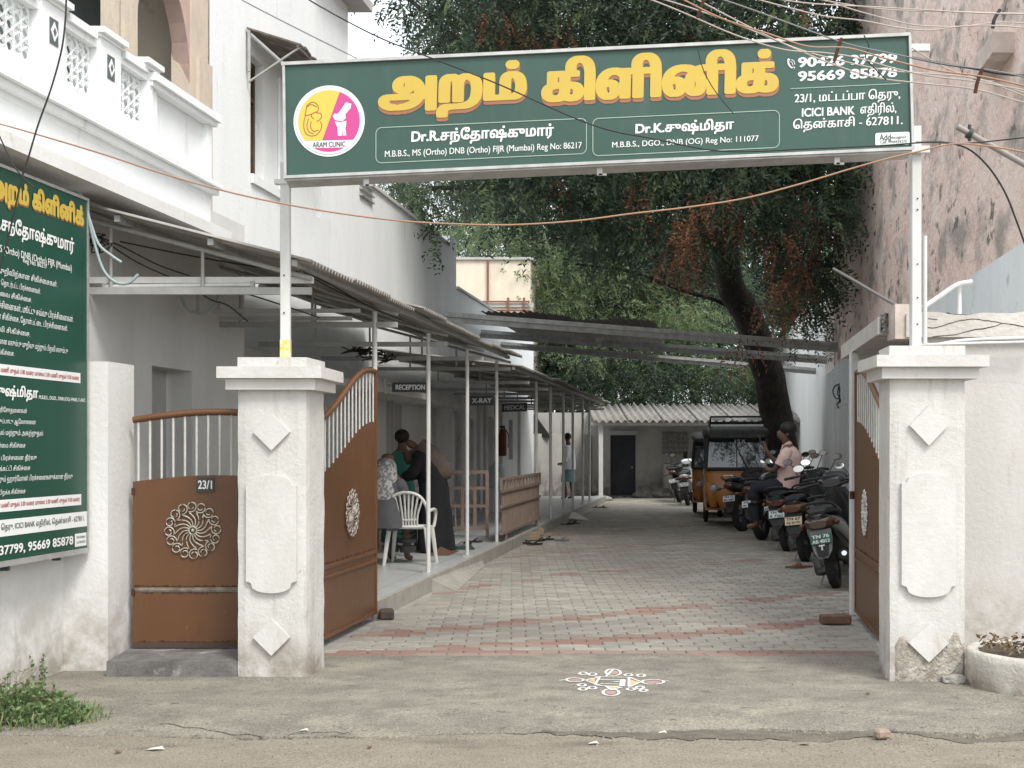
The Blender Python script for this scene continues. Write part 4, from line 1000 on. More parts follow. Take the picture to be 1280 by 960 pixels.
bb = B(); bb.tube([P(1156, 295, 8.52), P(1156, 430, 8.52)], .016, 8); bb.build('conduit', WMET, p2)
for y_ in (60, 187):
    c_ = P(1148, y_, 8.38); bb = B(); bb.box(c_, (.14, .04, .045)); bb.build('end_bracket', WMET, p2)
bb = B()
for y_ in (248, 262, 330, 372, 405): c_ = P(1147, y_, 8.395); bb.box(c_, (.008, .006, .008))
bb.build('bolt_hole', DARK, p2)
bb = B()
for y_ in (344, 391): c_ = P(355, y_, 8.545); bb.box(c_, (.009, .006, .009))
bb.build('bolt_hole', DARK, p1)

# ================================================================== LEFT GREEN BOARD (runs along the driveway line)
XS = -4.2
lsg = thing('doctor_board', 'tall dark green clinic board full of white Tamil text on the left wall', 'sign', PL(60, 700, XS))
LO = lsg.location
YR = PL(108.5, 500, XS).y; YL = 6.55
zt, zb_ = 3.165, .835
bb = B(); o0 = W(XS, YL)-LO; L_ = (YR-YL)*LD
bb.slab(o0, DV, ups, -NV, [(0, zb_), (L_, zb_), (L_, zt), (0, zt)], .05); bb.build('board_face', SGREEN2, lsg)
bb = B()
for q in ([(0, zb_-.035), (L_+.02, zb_-.035), (L_+.02, zb_-.001), (0, zb_-.001)], [(0, zt+.001), (L_+.02, zt+.001), (L_+.02, zt+.02), (0, zt+.02)], [(L_+.001, zb_), (L_+.02, zb_), (L_+.02, zt), (L_+.001, zt)]): bb.slab(o0+NV*.008, DV, ups, -NV, q, .075)
bb.build('board_frame', SFRAME, lsg)
for px, py in ((76, 690), (12, 702)):
    q = PL(px, py, XS)-LO; bb = B(); bb.box(q-ups*.03-NV*.03, (.05, .03, .05)); bb.build('board_bracket', DKP, lsg)
def lp(px, py, d=.004): return PL(px, py, XS)-LO+NV*d
def ltxt(t, x0, x1, yR, hR, m=WPR, rows=36, bold=.015, d=.004, name='lettering', par=None):
    # yR/hR baseline and height at the right end; lines converge to the vanishing point
    yL = VY+(yR-VY)*(x0-VX)/(x1-VX); hgt = hR/F*PL(x1, yR, XS).y
    return lettering(t, lp(x0, yL, d), lp(x1, yR, d)-lp(x0, yL, d), ups*hgt, m, par or lsg, rows, bold, None, name)
ltxt('அறம் கிளினிக்', -9, 104.5, 294, 36, SHB, 90, .07, .003, 'title_shadow'); ltxt('அறம் கிளினிக்', -10, 104, 292, 35, YEL, 90, .06, .006, 'title_lettering')
ltxt('Dr.R.சந்தோஷ்குமார்', -26, 92, 322, 25, bold=.03, rows=50)
ltxt('M.B.B.S., MS (Ortho) DNB (Ortho) FIJR (Mumbai)', -30, 89, 342, 11, bold=.01); ltxt('Reg No: 86217', 28, 58, 338, 8, bold=.01)
for t, x0, x1, y, h in (('எலும்பு முறிவிற்கான சிகிச்சைகள்.', -30, 71, 362, 11), ('எலும்பு தேய்மான தொடர்பட்ட பிரச்சனைகள்.', -40, 50, 370.5, 10.5), ('மற்றும் அறுவை சிகிச்சை.', -40, 39, 381, 10), ('மூட்டு பிரச்சினைகள், மூட்டு சவ்வு பிரச்சினைகள்.', -30, 91, 405, 11), ('நுண்துளை சிகிச்சை, தோள்பட்டை பிரச்சினைகள்.', -30, 84, 417, 11),
                        ('தலைவலி சிகிச்சை.', -30, 37, 423.5, 10), ('குழந்தைகளுக்கான எலும்பு முறிவு மற்றும் பிறவி எலும்பு', -36, 84, 445, 10.5), ('குறைபாடு சிகிச்சை.', -34, 17, 448, 10),
                        ('கர்ப்பகால பரிசோதனைகள்', -30, 33, 519, 9), ('குடும்பக் கட்டுப்பாடு ஆலோசனை', -34, 44, 533, 9), ('கரு வளர்த்தல் மற்றும் அகற்றுதல்', -34, 53, 547, 9), ('குழந்தையின்மை சிகிச்சை', -34, 31, 562, 9), ('மாதவிடாய் பிரச்சனை தீர்வு', -34, 45, 577, 9), ('கருப்பை நீர்க்கட்டி சிகிச்சை', -34, 37, 590, 9),
                        ('தைராய்டு மற்றும் ஹார்மோன் பிரச்சனைகளுக்கான தீர்வு', -36, 90, 600.5, 9.5), ('வலியற்ற சுகப்பிறக்க சிகிச்சை', -36, 31, 619, 9)):
    ltxt(t, x0, x1, y, h, bold=.006, rows=28)
def lquad(x0, x1, yt, yb, m, name, d=.003):     # y given at the right end
    s_ = (x0-VX)/(x1-VX); bb = B(); bb.add([lp(x0, VY+(yb-VY)*s_, d), lp(x1, yb, d), lp(x1, yt, d), lp(x0, VY+(yt-VY)*s_, d)], [(0, 1, 2, 3)]); return bb.build(name, m, lsg, fix=False)
lquad(-40, 100, 466.5, 479, WPR, 'hours_strip'); ltxt('நேரம் காலை 10.00 மணி முதல் 3.00 வரை மாலை 5.00 மணி முதல் 9.00 வரை', -38, 98, 477.5, 8.5, REDP, 28, .012, .005)
ltxt('Dr.K.சுஷ்மிதா', -34, 47, 503, 19, bold=.04, rows=50); ltxt('M.B.B.S., DGO., DNB (OG) FMAS, F-ART.', 48, 106.5, 504, 5.5, bold=.02)
lquad(-40, 101, 617.5, 631, WPR, 'hours_strip'); ltxt('நேரம் காலை 10.00 மணி முதல் 3.00 வரை மாலை 5.00 மணி முதல் 9.00 வரை', -38, 99, 628.5, 8.5, REDP, 28, .012, .005)
lquad(-40, 108.3, 639, 657.5, WPR, 'address_strip'); ltxt('23/1, மட்டப்பா தெரு, ICICI BANK எதிரில், தென்காசி - 627811.', -38, 105, 653.5, 10.5, DKP, 36, .012, .005)
ltxt('90426 37799, 95669 85878', -38, 91, 682, 12.5, bold=.03, rows=40)
lquad(93, 107.5, 665.5, 681.5, WPR, 'maker_label'); ltxt('Add designer', 95, 106, 672.5, 4, DKP, 20, .01, .005); ltxt('Cell: 9944434270', 95, 106, 678, 3, DKP, 16, .01, .005)

# ================================================================== CANOPIES
def corr_sheet(o, e, u, L_, pitch, amp, th=.006, per=8):
    # ribs run from o-side to e-side; o,e: start points of the two long edges; corrugated along u
    bb = B(); n = int(L_/pitch*per); vs = []
    nrm = (Vector(e)-Vector(o)).cross(Vector(u)).normalized()
    if nrm.z < 0: nrm = -nrm
    o, e, u = Vector(o), Vector(e), Vector(u)
    for k in range(n+1):
        s = L_*k/n; h = amp*math.sin(2*PI*s/pitch)
        a = o+u*s+nrm*h; c = e+u*s+nrm*h; vs += [a, c, a-nrm*th, c-nrm*th]
    fs = []
    for k in range(n):
        i = 4*k; j = i+4; fs += [(i, i+1, j+1, j), (i+2, j+2, j+3, i+3), (i+1, i+3, j+3, j+1), (i, j, j+2, i+2)]
    fs += [(0, 2, 3, 1), (4*n, 4*n+1, 4*n+3, 4*n+2)]
    bb.add(vs, fs, 0, True); return bb
def canopy(name, label, Ya, Yb, zin, zout, Xin, Xout, posts, ppitch, sheets, trussY):
    th = thing(name, label, 'canopy', W((Xin+Xout)/2, Ya, 0)); T = Matrix.Translation(-th.location)
    # individual overlapping sheets
    n = sheets; L_ = (Yb-Ya)*LD/n; rs = random.Random(4)
    for k in range(n):
        Yk = Ya+(Yb-Ya)*k/n; ex = rs.uniform(-.05, .05); dz = rs.uniform(-.008, .012)+.006*(k % 2)
        bb = corr_sheet(W(Xin, Yk, zin+dz), W(Xout+ex, Yk, zout+dz), DV, L_+.06, ppitch, .016); bb.v = [tuple(T @ Vector(v)) for v in bb.v]
        bb.build('roof_sheet', SHEET, th, fix=False)
    # purlins along, rafters across
    for f in (.06, .36, .66, .93):
        X = Xin+(Xout-Xin)*f; z = zin+(zout-zin)*f-.045; bb = B(T); bb.prism(quadpoly(X-.02, X+.02, Ya+.03, Yb-.03), z-.025, z+.02); bb.build('purlin', GMET, th)
    for Yk in trussY:
        bb = B(T); zb2 = zout-.16
        A = W(Xin+.02, Yk, zin-.09); Bq = W(Xout-.1, Yk-.0, zout-.09); bb.tube([A, Bq], .02, 6)
        A2 = W(Xin+.02, Yk, zb2-.02); B2 = W(Xout-.1, Yk, zb2-.02); bb.box((A2+B2)/2, ((B2-A2).length, .04, .05), rz=0)
        for f in (.3, .62): bb.tube([A.lerp(Bq, f), A2.lerp(B2, f)], .014, 6)
        bb.build('truss', GMET, th)
    return th
can1 = canopy('sheet_canopy', 'near corrugated sheet canopy over the verandah beside the left gate', 8.85, 18.3, 3.34, 2.80, -4.9, -2.74, None, .075, 9, [9.1, 11.6, 13.8, 16.0, 18.15])
can2 = canopy('sheet_canopy', 'far corrugated sheet canopy along the verandah beyond the X-RAY board', 18.7, 34.6, 2.95, 2.70, -4.9, -2.74, None, .075, 12, [20, 22.3, 24.3, 26.4, 28.2, 30.4, 32.1, 34])
POSTS = [11.6, 13.8, 16.0, 18.2, 22.3, 24.3, 26.4, 28.2, 30.4, 32.1]
nm = ['nearest verandah post, just behind the open left gate leaf', 'second verandah post, in front of the white plastic chair', 'third verandah post, right of the woman in black', 'fourth verandah post, at the near end of the brown grille', 'verandah post at the far end of the brown grille panel', 'sixth verandah post, just beyond the brown grille', 'seventh verandah post, left of the man in the white shirt', 'eighth verandah post, in front of the man in the white shirt', 'ninth verandah post, right of the man in the white shirt', 'tenth and farthest verandah post, near the shed roof']
for Yk, s_ in zip(POSTS, nm):
    bb = B(); q = W(-3.05, Yk); zt_ = (2.74 if Yk < 18.5 else 2.66); bb.tube([(q.x, q.y, .15), (q.x, q.y, zt_)], .024 if Yk < 19 else .03, 10)
    o = bb.build('verandah_post', WMET); tag(o, 'thin white steel '+s_, 'post', 'posts along the verandah')
    bb = B(); bb.box((q.x, q.y, .156), (.11, .11, .012)); bb.build('base_plate', GMET, o)
# battens, tube light and pipes under the near canopy
bb = B(); q0 = P(111, 352, 9.15); q1 = P(392, 349, 9.15); bb.box((q0+q1)/2, ((q1-q0).length, .04, .045)); o = bb.build('cross_beam', WMET); tag(o, 'pale horizontal steel beam under the front edge of the near canopy', 'beam')
bb = B(); q0 = P(131, 358.5, 9.12); q1 = P(316, 356, 9.12); bb.tube([q0, q1], .016, 8); tb = bb.build('tube_light', WMET); tag(tb, 'long white tube light fixed under the front canopy beam', 'lamp')
bb = B(); bb.box(q0, (.03, .03, .05)); bb.box(q1, (.03, .03, .05)); bb.build('end_cap', GMET, tb)
bb = B(); q0 = P(265, 391, 10.6); q1 = P(450, 386, 10.6); bb.box((q0+q1)/2, ((q1-q0).length, .05, .03)); q0 = P(275, 400, 11); q1 = P(440, 396, 11); bb.box((q0+q1)/2, ((q1-q0).length, .05, .03)); bb.tube([P(247, 350, 10.6), P(247, 390, 10.6)], .014, 6); bb.tube([P(273, 350, 10.6), P(273, 388, 10.6)], .014, 6)
tag(bb.build('cable_tray', GMET), 'grey steel runners hanging below the near canopy beam', 'rail')
CBL = mat('black_cable', (.02, .02, .02), .6); GCON = mat('grey_conduit', (.30, .36, .37), .5)
def cable(name, lab, cat, pts, r, m, group=None, n=6):
    bb = B(); bb.tube(smooth_pts(pts, 7), r, n); o = bb.build(name, m); tag(o, lab, cat, group); return o
for k, (pts, lab) in enumerate((([(82, 238), (100, 243), (108, 262), (117, 300), (128, 335), (143, 352), (160, 354), (173, 343)], 'grey conduit looping lowest from the top corner of the tall green board'), ([(84, 241), (104, 250), (112, 275), (123, 305), (140, 320), (152, 328)], 'grey conduit curving off the top corner of the tall green board, the shorter one'), ([(222, 360), (233, 385), (248, 392), (262, 388), (275, 370), (278, 352)], 'grey conduit sagging below the tube light'))):
    cable('conduit', lab, 'conduit', [P(x, y, 8.62 if k < 2 else 10.4) for x, y in pts], .011, GCON)
for k, pts in enumerate(([(100, 285), (150, 305), (200, 330), (260, 350), (330, 372), (400, 395)], [(120, 292), (170, 325), (230, 352)], [(150, 300), (240, 318), (330, 333), (375, 338)], [(240, 355), (262, 372), (285, 380), (310, 400)], [(375, 335), (410, 352), (460, 380), (520, 405)], [(380, 340), (430, 366), (480, 390)])):
    cable('roof_wire', ['black wire slung along the underside of the near canopy', 'short black wire drooping at the left corner of the near canopy', 'wire stretched along the front rim of the near canopy', 'loose wire dangling between the tray and the tube light', 'black wire clipped along the outer rim of the near canopy', 'second black wire beside the one along the outer rim'][k], 'wire', [P(x, y+2, 9.3 if k < 4 else 9.5+(x-375)*.018) for x, y in pts], .006, CBL)
bb = B()
for k in range(9):
    pts = []; rr = random.Random(k)
    c = P(105+k*3, 292+k*2, 9.1)
    for j in range(6): pts.append(c+Vector((rr.uniform(-.07, .07), rr.uniform(-.03, .03), rr.uniform(-.06, .06))))
    bb.tube(smooth_pts(pts, 4), .005, 5)
tag(stuff(bb.build('cable_tangle', CBL)), 'tangle of black wires at the left corner of the near canopy', 'wires')
bb = B()
for k in range(12):
    pts = []; rr = random.Random(k+50); c = P(430+k*5, 437+k*1.2, 14.5)
    for j in range(6): pts.append(c+Vector((rr.uniform(-.12, .12), rr.uniform(-.05, .05), rr.uniform(-.05, .09))))
    bb.tube(smooth_pts(pts, 4), .008, 5)
tag(stuff(bb.build('cable_tangle', CBL)), 'coils of cable lying on the sunshade above the RECEPTION board', 'wires')

# hanging boards
def hang_sign(text, x0, x1, yt, yb, Yq, lab, sl):
    th = thing('room_sign', lab, 'sign', P((x0+x1)/2, yb, Yq)); o = th.location
    q = lambda x, y, d=0: P(x, y+sl*(x-x0), Yq)-o-Vector((0, d, 0))
    bb = B(); a = [q(x0, yb), q(x1, yb), q(x1, yt), q(x0, yt)]; bk = [v+Vector((0, .03, 0)) for v in a]; bb.hexa([a[0], a[1], bk[1], bk[0], a[3], a[2], bk[2], bk[3]]); bb.build('board', mat('sign_black', (.02, .028, .03), .4), th)
    w_ = x1-x0; h = yb-yt
    lettering(text, q(x0+w_*.1, yb-h*.24, .004), q(x1-w_*.08, yb-h*.24, .004)-q(x0+w_*.1, yb-h*.24, .004), ups*(h*.52/F*Yq), mat('print_grey_white', (.62, .62, .60), .5), th, 30, .04)
    bb = B(); bb.tube([q(x0-9, yt+1), q(x0, yt+1)], .008, 5); bb.tube([q(x0-9, yb-1), q(x0, yb-1)], .008, 5); bb.tube([q(x0-9, yt-4), q(x0-9, yb+3)], .01, 5); bb.build('bracket', GMET, th)
hang_sign('RECEPTION', 490, 535, 478, 490, 14.6, 'small dark hanging board reading RECEPTION', 0)
hang_sign('X-RAY', 587, 617, 495, 507, 19.5, 'small dark hanging board reading X-RAY', -.02)
hang_sign('MEDICAL', 627, 659, 504.5, 515, 24.5, 'small dark hanging board reading MEDICAL, farthest of the three', -.03)

# overhead beams across the driveway with old sheets on top
for k, (xa, ya, xb, yb, lab) in enumerate(((556, 396, 1047, 434, 'nearest of the three grey steel beams crossing above the driveway'), (601, 417, 1034, 450, 'middle one of the three grey steel beams crossing above the driveway'), (626, 431, 1020, 464, 'farthest of the three grey steel beams crossing above the driveway'))):
    A = PL(xa, ya, -5.0); Bq = PL(xb, yb, 2.5); d = (Bq-A).normalized(); n2 = d.cross(ups).normalized(); u2 = n2.cross(d).normalized()
    if u2.z < 0: u2 = -u2
    bb = B(); o = A-d*.1; L_ = (Bq-A).length+.1; hh = .19-.02*k
    bb.slab(o, d, u2, n2, [(0, -hh/2), (L_, -hh/2), (L_, hh/2), (0, hh/2)], .006)
    bb.slab(o, d, n2, u2, [(0, .006), (L_, .006), (L_, .075), (0, .075)], .006); bb.v = bb.v
    bb.slab(o-u2*(hh/2+.006), d, n2, u2, [(0, 0), (L_, 0), (L_, .075), (0, .075)], .006)
    tag(bb.build('steel_beam', mat('beam_grey', (.64, .64, .63), .55, (.42, .42, .41), 8)), lab, 'beam')
A = PL(575, 390, -4.5); 
th = thing('overhead_sheeting', 'old corrugated sheets lying over the left half of the steel beams', 'roof sheets', A); T = -A
for k in range(4):
    X0_ = -4.5+k*.83; X1_ = X0_+.9
    def sp(X0q, Y): 
        f = (X0q+5)/7.5; z = 4.22-.56*f; return W(X0q, Y, z+(.025*(k % 2))+.02*math.sin(X0q*3))
    bb = B(); n = 36; vs = []
    for i in range(n+1):
        X = X0_+(X1_-X0_)*i/n; h = .016*math.sin(2*PI*i/5); a, c = sp(X, 25.0-.15*(k % 2))+ups*h, sp(X, 31.2+(.4 if k % 2 else 0))+ups*h; vs += [a+T, c+T, a+T-ups*.006, c+T-ups*.006]
    fs = [];
    for i in range(n): a = 4*i; j = a+4; fs += [(a, a+1, j+1, j), (a+2, j+2, j+3, a+3), (a, j, j+2, a+2), (a+1, a+3, j+3, j+1)]
    bb.add(vs, fs, 0, True); bb.build('roof_sheet', SHEET, th, fix=False)
bb = B(); q = P(749, 425, 27.5); bb.cbox(q, (.16, .1, .1), ch=.01); bb.cbox(q-ups*.12, (.1, .1, .1), ch=.02); tag(bb.build('flood_light', WMET), 'small white light fitting hanging under the overhead sheets', 'lamp')

# cream building behind, seen above the clinic roof
b = B(); Yc = 40; a, c = P(574, 325, Yc), P(663, 325, Yc)
b.prism([(a.x-3, Yc), (c.x, Yc), (c.x+.9, Yc+7), (a.x-3, Yc+7)], 0, a.z); cb = tag(b.build('cream_building', CREAM), 'cream plastered building rising behind the clinic roof at centre left', 'building')
b = B(); b.prism([(a.x-3.1, Yc-.08), (c.x+.08, Yc-.08), (c.x+1, Yc+7.1), (a.x-3, Yc+7.1)], a.z+.003, a.z+.08); b.build('parapet_coping', GREYW, cb)
b = B(); b.tube([P(610, 326, Yc-.06), P(610, 378, Yc-.06)], .035, 6); b.tube([P(600, 377, Yc-.1), P(662, 377, Yc-.1)], .03, 6); b.tube([P(635, 372, Yc-.1), P(635, 394, Yc-.1)], .04, 6); b.tube([P(655, 372, Yc-.1), P(655, 394, Yc-.1)], .04, 6); b.tube([P(600, 388, Yc-.1), P(662, 388, Yc-.1)], .03, 6); b.build('rain_pipe', mat('rusty_pipe', (.22, .10, .07), .7), cb)
b = B(); b.box(P(635, 381.5, Yc-.03), (1.6, .05, .12)); b.build('shade_ledge', GREYW, cb)

# ================================================================== SHED AND BACK WALL
shed = thing('back_shed', 'low shed with corrugated roof and dark doorway at the end of the driveway', 'shed', P(820, 622, 38.5))
T = Matrix.Translation(-shed.location); so_ = shed.location
Yb_ = 38.5; xa, xb = P(660, 0, Yb_).x, P(1010, 0, Yb_).x
b = B(T); dx0, dx1 = P(763, 0, Yb_).x, P(795, 0, Yb_).x
wall_mesh(b, (xa, Yb_, 0), (1, 0, 0), (0, -1, 0), xb-xa, 0, 2.55, .25, [(dx0-xa, dx1-xa, .05, 1.87)])
b.build('wall', DIMW, shed)
b = B(T); b.box(((dx0+dx1)/2, Yb_+.2, .96), (dx1-dx0+.04, .04, 1.9)); d = b.build('door', mat('dark_steel_door', (.03, .035, .045), .5, (.02, .022, .03), 3), shed); b = B(T); b.ball((dx1-.1, Yb_+.17, .9), .03, n=6, m=4); b.build('handle', SILV, d)
b = B(T); b.box(((dx0+dx1)/2, Yb_-.02, 1.95), (dx1-dx0+.1, .1, .12)); b.build('lintel', GREYW, shed)
# corrugated asbestos roof, ribs run towards the camera
rx0, rx1 = P(741, 0, 36.6).x, P(965, 0, 36.6).x
k_ = 0; x = rx0
while x < rx1:
    wd = 1.0; bb = corr_sheet((x+so_.x*0, 39.6, 2.82+.01*(k_ % 2)), (x, 36.2, 2.24+.01*(k_ % 2)+random.uniform(-.01, .01)), (1, 0, 0), wd+.05, .21, .042, per=10)
    bb.v = [tuple(T @ Vector(v)) for v in bb.v]; bb.build('roof_sheet', ASBE, shed, fix=False); x += wd; k_ += 1
b = B(T); b.box(((rx0+rx1)/2, 36.45, 2.17), (rx1-rx0+.1, .05, .09)); b.build('eaves_beam', WMET, shed)
b = B(T); q = P(751, 0, 36.5); b.box((q.x, 36.5, 1.1), (.12, .12, 2.1)); b.build('corner_post', WMET, shed)
b = B(T); b.ball((q.x, 36.5, 0.02), (.35, .3, .12), n=10, m=6); b.build('post_footing', CONC, shed)
b = B(T); q = P(843, 550, 38.45); 
for i in range(5):
    for j in range(5): b.cbox((q.x-.3+i*.16, 38.46, 1.35+j*.14), (.12, .06, .1), ch=.01)
b.build('vent_block', mat('vent_block_grey', (.22, .21, .2), .9), shed)
b = B(T); b.box((P(862, 0, Yb_).x, 38.3, .5), (1.6, .4, 1.0)); b.build('low_plinth', GREYW, shed)
b = B(T); q = P(844, 523, 38); b.tube([P(833, 532, 38.3), P(857, 532, 38.3)], .03, 6); b.tube([(q.x, 38.3, 2.15), (q.x, 38.3, 2.3)], .02, 6); b.build('tube_lamp', GMET, shed)
tag(rock((P(806, 0, 38.2).x, 38.1, .12), (.35, .2, .22), DCONC, 'refuse_heap', None, None, 8), 'dark heap of refuse beside the shed door', 'heap')
tag(rock((P(826, 0, 38.2).x, 38.1, .12), (.4, .2, .18), DCONC, 'refuse_heap', None, None, 12), 'dark heap of refuse midway between the shed door and the parked motorcycles', 'heap')
# side wall at far left end of verandah
b = B(); b.prism([(P(640, 0, 36).x, 36.2), (P(745, 0, 36).x, 38.4), (P(745, 0, 36).x, 38.5), (P(640, 0, 36).x-.2, 36.4)], -.1, 1.9)
tag(b.build('yard_wall', DIMW), 'aged grey yard wall behind the far end of the verandah', 'wall')
b = B(); b.add([P(668, 517, 37), P(688, 545, 37), P(688, 546.5, 37), P(668, 546.5, 37)]+[v+Vector((0, 1.5, 0)) for v in [P(668, 517, 37), P(688, 545, 37), P(688, 546.5, 37), P(668, 546.5, 37)]], [(0, 3, 2, 1), (4, 5, 6, 7), (0, 1, 5, 4), (1, 2, 6, 5), (2, 3, 7, 6), (3, 0, 4, 7)])
tag(b.build('lean_to_roof', DARK), 'dark lean-to roof edge glimpsed behind the far verandah posts', 'roof')

# ================================================================== RIGHT SIDE
# long white wall behind the motorcycles, pink weathered house wall above it
XR = 2.5
b = B(); b.prism(quadpoly(XR, XR+.3, 9.95, 29.0), -.1, 3.1); rw = b.build('boundary_wall', RWALL); tag(rw, 'stained white wall behind the row of motorcycles', 'wall')
rh = thing('pink_house', 'tall pink weathered house wall with black mould streaks at right', 'building', W(XR+.2, 12)); T = Matrix.Translation(-rh.location)
b = B(); b.prism(quadpoly(XR+.01, XR+6, 9.96, 26.2), 3.15, 10.2); b.prism(quadpoly(XR+.31, XR+6, 10.0, 26.1), -.1, 2.3); b.M = T; me = b.build('house_wall', PINKW, None); me.parent = rh; me.location = -rh.location
b = B(); b.prism(quadpoly(XR-.01, XR+6, 9.98, 26.0), 2.301, 3.149); o = b.build('lower_plaster', BLUEW, rh); o.location = -rh.location
o = bpy.data.objects['house_wall']
# plaster ledge box near the top right
q = PL(1252, 80, XR); b = B(); b.prism(quadpoly(XR-.17, XR+.01, q.y-.42, q.y+.38), q.z-.03, q.z+.14); o = b.build('window_ledge', mat('ledge_plaster', (.62, .54, .49), .9, (.45, .38, .34), 5, bump=.4), rh); o.location = -rh.location
# tall white building beyond
b = B(); b.prism(quadpoly(XR+.02, XR+5, 28.2, 60), -.1, 5.3); tag(b.build('white_building', mat('bright_white_wall', (.80, .81, .80), .85, (.7, .71, .7), 2, (1, 1, .3))), 'white building seen between the leaning tree trunk and the pink house', 'building')
# compound wall beside the right pillar, facing the road
b = B(); xw0 = P(1150, 0, 9.6).x; YW = 9.6
b.prism([(xw0, YW), (7.5, YW), (7.5, YW+.3), (xw0+.05, YW+.3)], -.1, 2.33)
o = b.build('boundary_wall', CWALL); tag(o, 'grey-cream compound wall facing the road right of the right pillar', 'wall')
b = B(); nseg = 40; vs = []
top = [(xw0-.12+(7.6-xw0)*k/nseg, 2.505+.03*mn.noise(Vector((k*.4, 0, 0)))+.012*mn.noise(Vector((k*1.7, 3, 0)))+.0045*k*.3) for k in range(nseg+1)]
b.slab((0, YW-.06, 0), (1, 0, 0), ups, (0, 1, 0), [(xw0-.12, 2.331), (7.6, 2.331)]+top[::-1], .42); b.build('coping', mat('cracked_coping', (.60, .57, .53), .9, (.48, .45, .41), 3, bump=.6, bscale=20, c3=(.25, .22, .19), scale3=8, lo3=.66, hi3=.76), o)
b = B()
for pl in ([(1158, 410), (1175, 408), (1195, 402), (1215, 399), (1240, 402), (1262, 405), (1290, 410)], [(1165, 421), (1190, 419), (1215, 413), (1240, 409), (1252, 404)], [(1160, 398), (1172, 400)]):
    pts = smooth_pts([P(x, y, YW-.062) for x, y in pl], 5)
    for i in range(len(pts)-1):
        a, c = pts[i], pts[i+1]; wv = .0025+.003*abs(mn.noise(a*9)); jz = ups*.006*mn.noise(a*25); jc = ups*.006*mn.noise(c*25); b.add([a+jz-ups*wv, c+jc-ups*wv, c+jc+ups*wv, a+jz+ups*wv], [(0, 1, 2, 3)])
b.build('crack_line', CRK, o, fix=False)
# pvc pipes along that wall
cable('pvc_pipe', 'upper white water pipe running along the top of the right compound wall', 'pipe', [P(1165, 432, 9.48), P(1200, 426, 9.48), P(1240, 423.5, 9.48), P(1300, 422, 9.48)], .014, WMET)
cable('pvc_pipe', 'lower white water pipe running along the top of the right compound wall', 'pipe', [P(1150, 431, 9.45), P(1185, 430, 9.45), P(1240, 428.5, 9.45), P(1300, 427, 9.45)], .012, WMET)
cable('pvc_pipe', 'white pipe slanting up the wall just right of the right sign post', 'pipe', [P(1153, 385, 9.9), P(1175, 370, 9.9), P(1196, 356, 9.9), P(1215, 352, 9.9)], .02, WMET)
cable('pvc_pipe', 'short upright white pipe on the pale blue plaster', 'pipe', [P(1199, 352, 9.95), P(1199, 375, 9.95), P(1199, 398, 9.95)], .018, WMET)
# slab canopy over the folded right gate leaf
b = B(); SLM = mat('slab_plaster', (.56, .54, .51), .88, (.44, .42, .39), 4, (1, 1, .4), .3, 20, c3=(.14, .12, .11), scale3=6, lo3=.58, hi3=.72)
b.prism([W(1.27, 9.75)[:2], W(2.48, 9.75)[:2], W(2.48, 12.5)[:2], W(1.27, 12.5)[:2]], 2.37, 2.50)
sl = tag(b.build('slab_canopy', SLM), 'broken-edged concrete slab roofing the folded right gate leaf', 'canopy')
b = B(); vs = []; rr = random.Random(21); n = 26; m_ = 8
fs = []
A, Bq = W(1.285, 9.75), W(1.98, 9.75)
for j in range(m_+1):
    for i in range(n+1):
        p = A.lerp(Bq, i/n); z = 2.375+.15*j/m_+.02*mn.noise(Vector((i*.5, j*.6, 0)))*(1 if 0 < j else 0); vs.append((p.x, p.y-.01-.05*abs(mn.noise(Vector((i*.6, j*.8, 4)))), z))
for j in range(m_):
    for i in range(n): a = j*(n+1)+i; fs.append((a, a+1, a+n+2, a+n+1))
b.add(vs, fs); b.build('broken_edge', mat('broken_render', (.30, .28, .25), .98, (.05, .045, .04), 16, bump=1, bscale=40, bdist=.03, lo=.42, hi=.55), sl)
b = B(); a, c = P(1117, 0, 9.6).x, P(1141, 0, 9.6).x; b.box(((a+c)/2, 9.66, 2.45), (c-a, .2, .26)); b.build('slab_end_block', MATS['ledge_plaster'], sl)
b = B(); q = W(1.29, 11.56); b.cbox((q.x, q.y, 1.18), (.072, .072, 2.37), ch=.004); o = tag(b.build('gate_post', WMET), 'white square steel post under the slab at the free end of the right gate leaf', 'post')
b = B(); b.prism([W(1.45, 10.3)[:2], W(1.5, 10.3)[:2], W(1.5, 12.3)[:2], W(1.45, 12.3)[:2]], 2.2, 2.36); 
# wire scribbles/brackets on the white wall
cable('bent_wire', 'bent rusty wire hook hanging on the white wall left of the gate post', 'wire', [PL(x, y, 2.47) for x, y in ((1049, 480), (1043, 483), (1041, 490), (1044, 497), (1049, 497), (1049, 483), (1047, 492), (1050, 500), (1046, 505), (1048, 510))], .012, CBL)
cable('slanting_pipe', 'grey pipe with a white elbow slanting off the pink wall above the slab', 'pipe', [P(1042, 336, 12), P(1070, 352, 11.4), P(1100, 370, 10.8), P(1125, 384, 10.3), P(1135, 390, 10.1), P(1138, 400, 10)], .014, mat('dull_grey_pipe', (.16, .15, .14), .6))
# pole at upper right
q0, q1 = P(1196, 158, 8.8), P(1310, 222, 8.8)
bb = B(); bb.tube([q0, q1], .022, 8); o = tag(bb.build('pole', mat('grey_pole', (.28, .26, .24), .6)), 'grey pipe arm jutting in from the right edge below the wires', 'pole')
bb = B(); bb.tube([q0.lerp(q1, .12), q0.lerp(q1, .16)], .04, 8); bb.tube([q0.lerp(q1, .14)-ups*.05, q0.lerp(q1, .14)+ups*.06], .012, 6); bb.build('clamp', DKP, o)
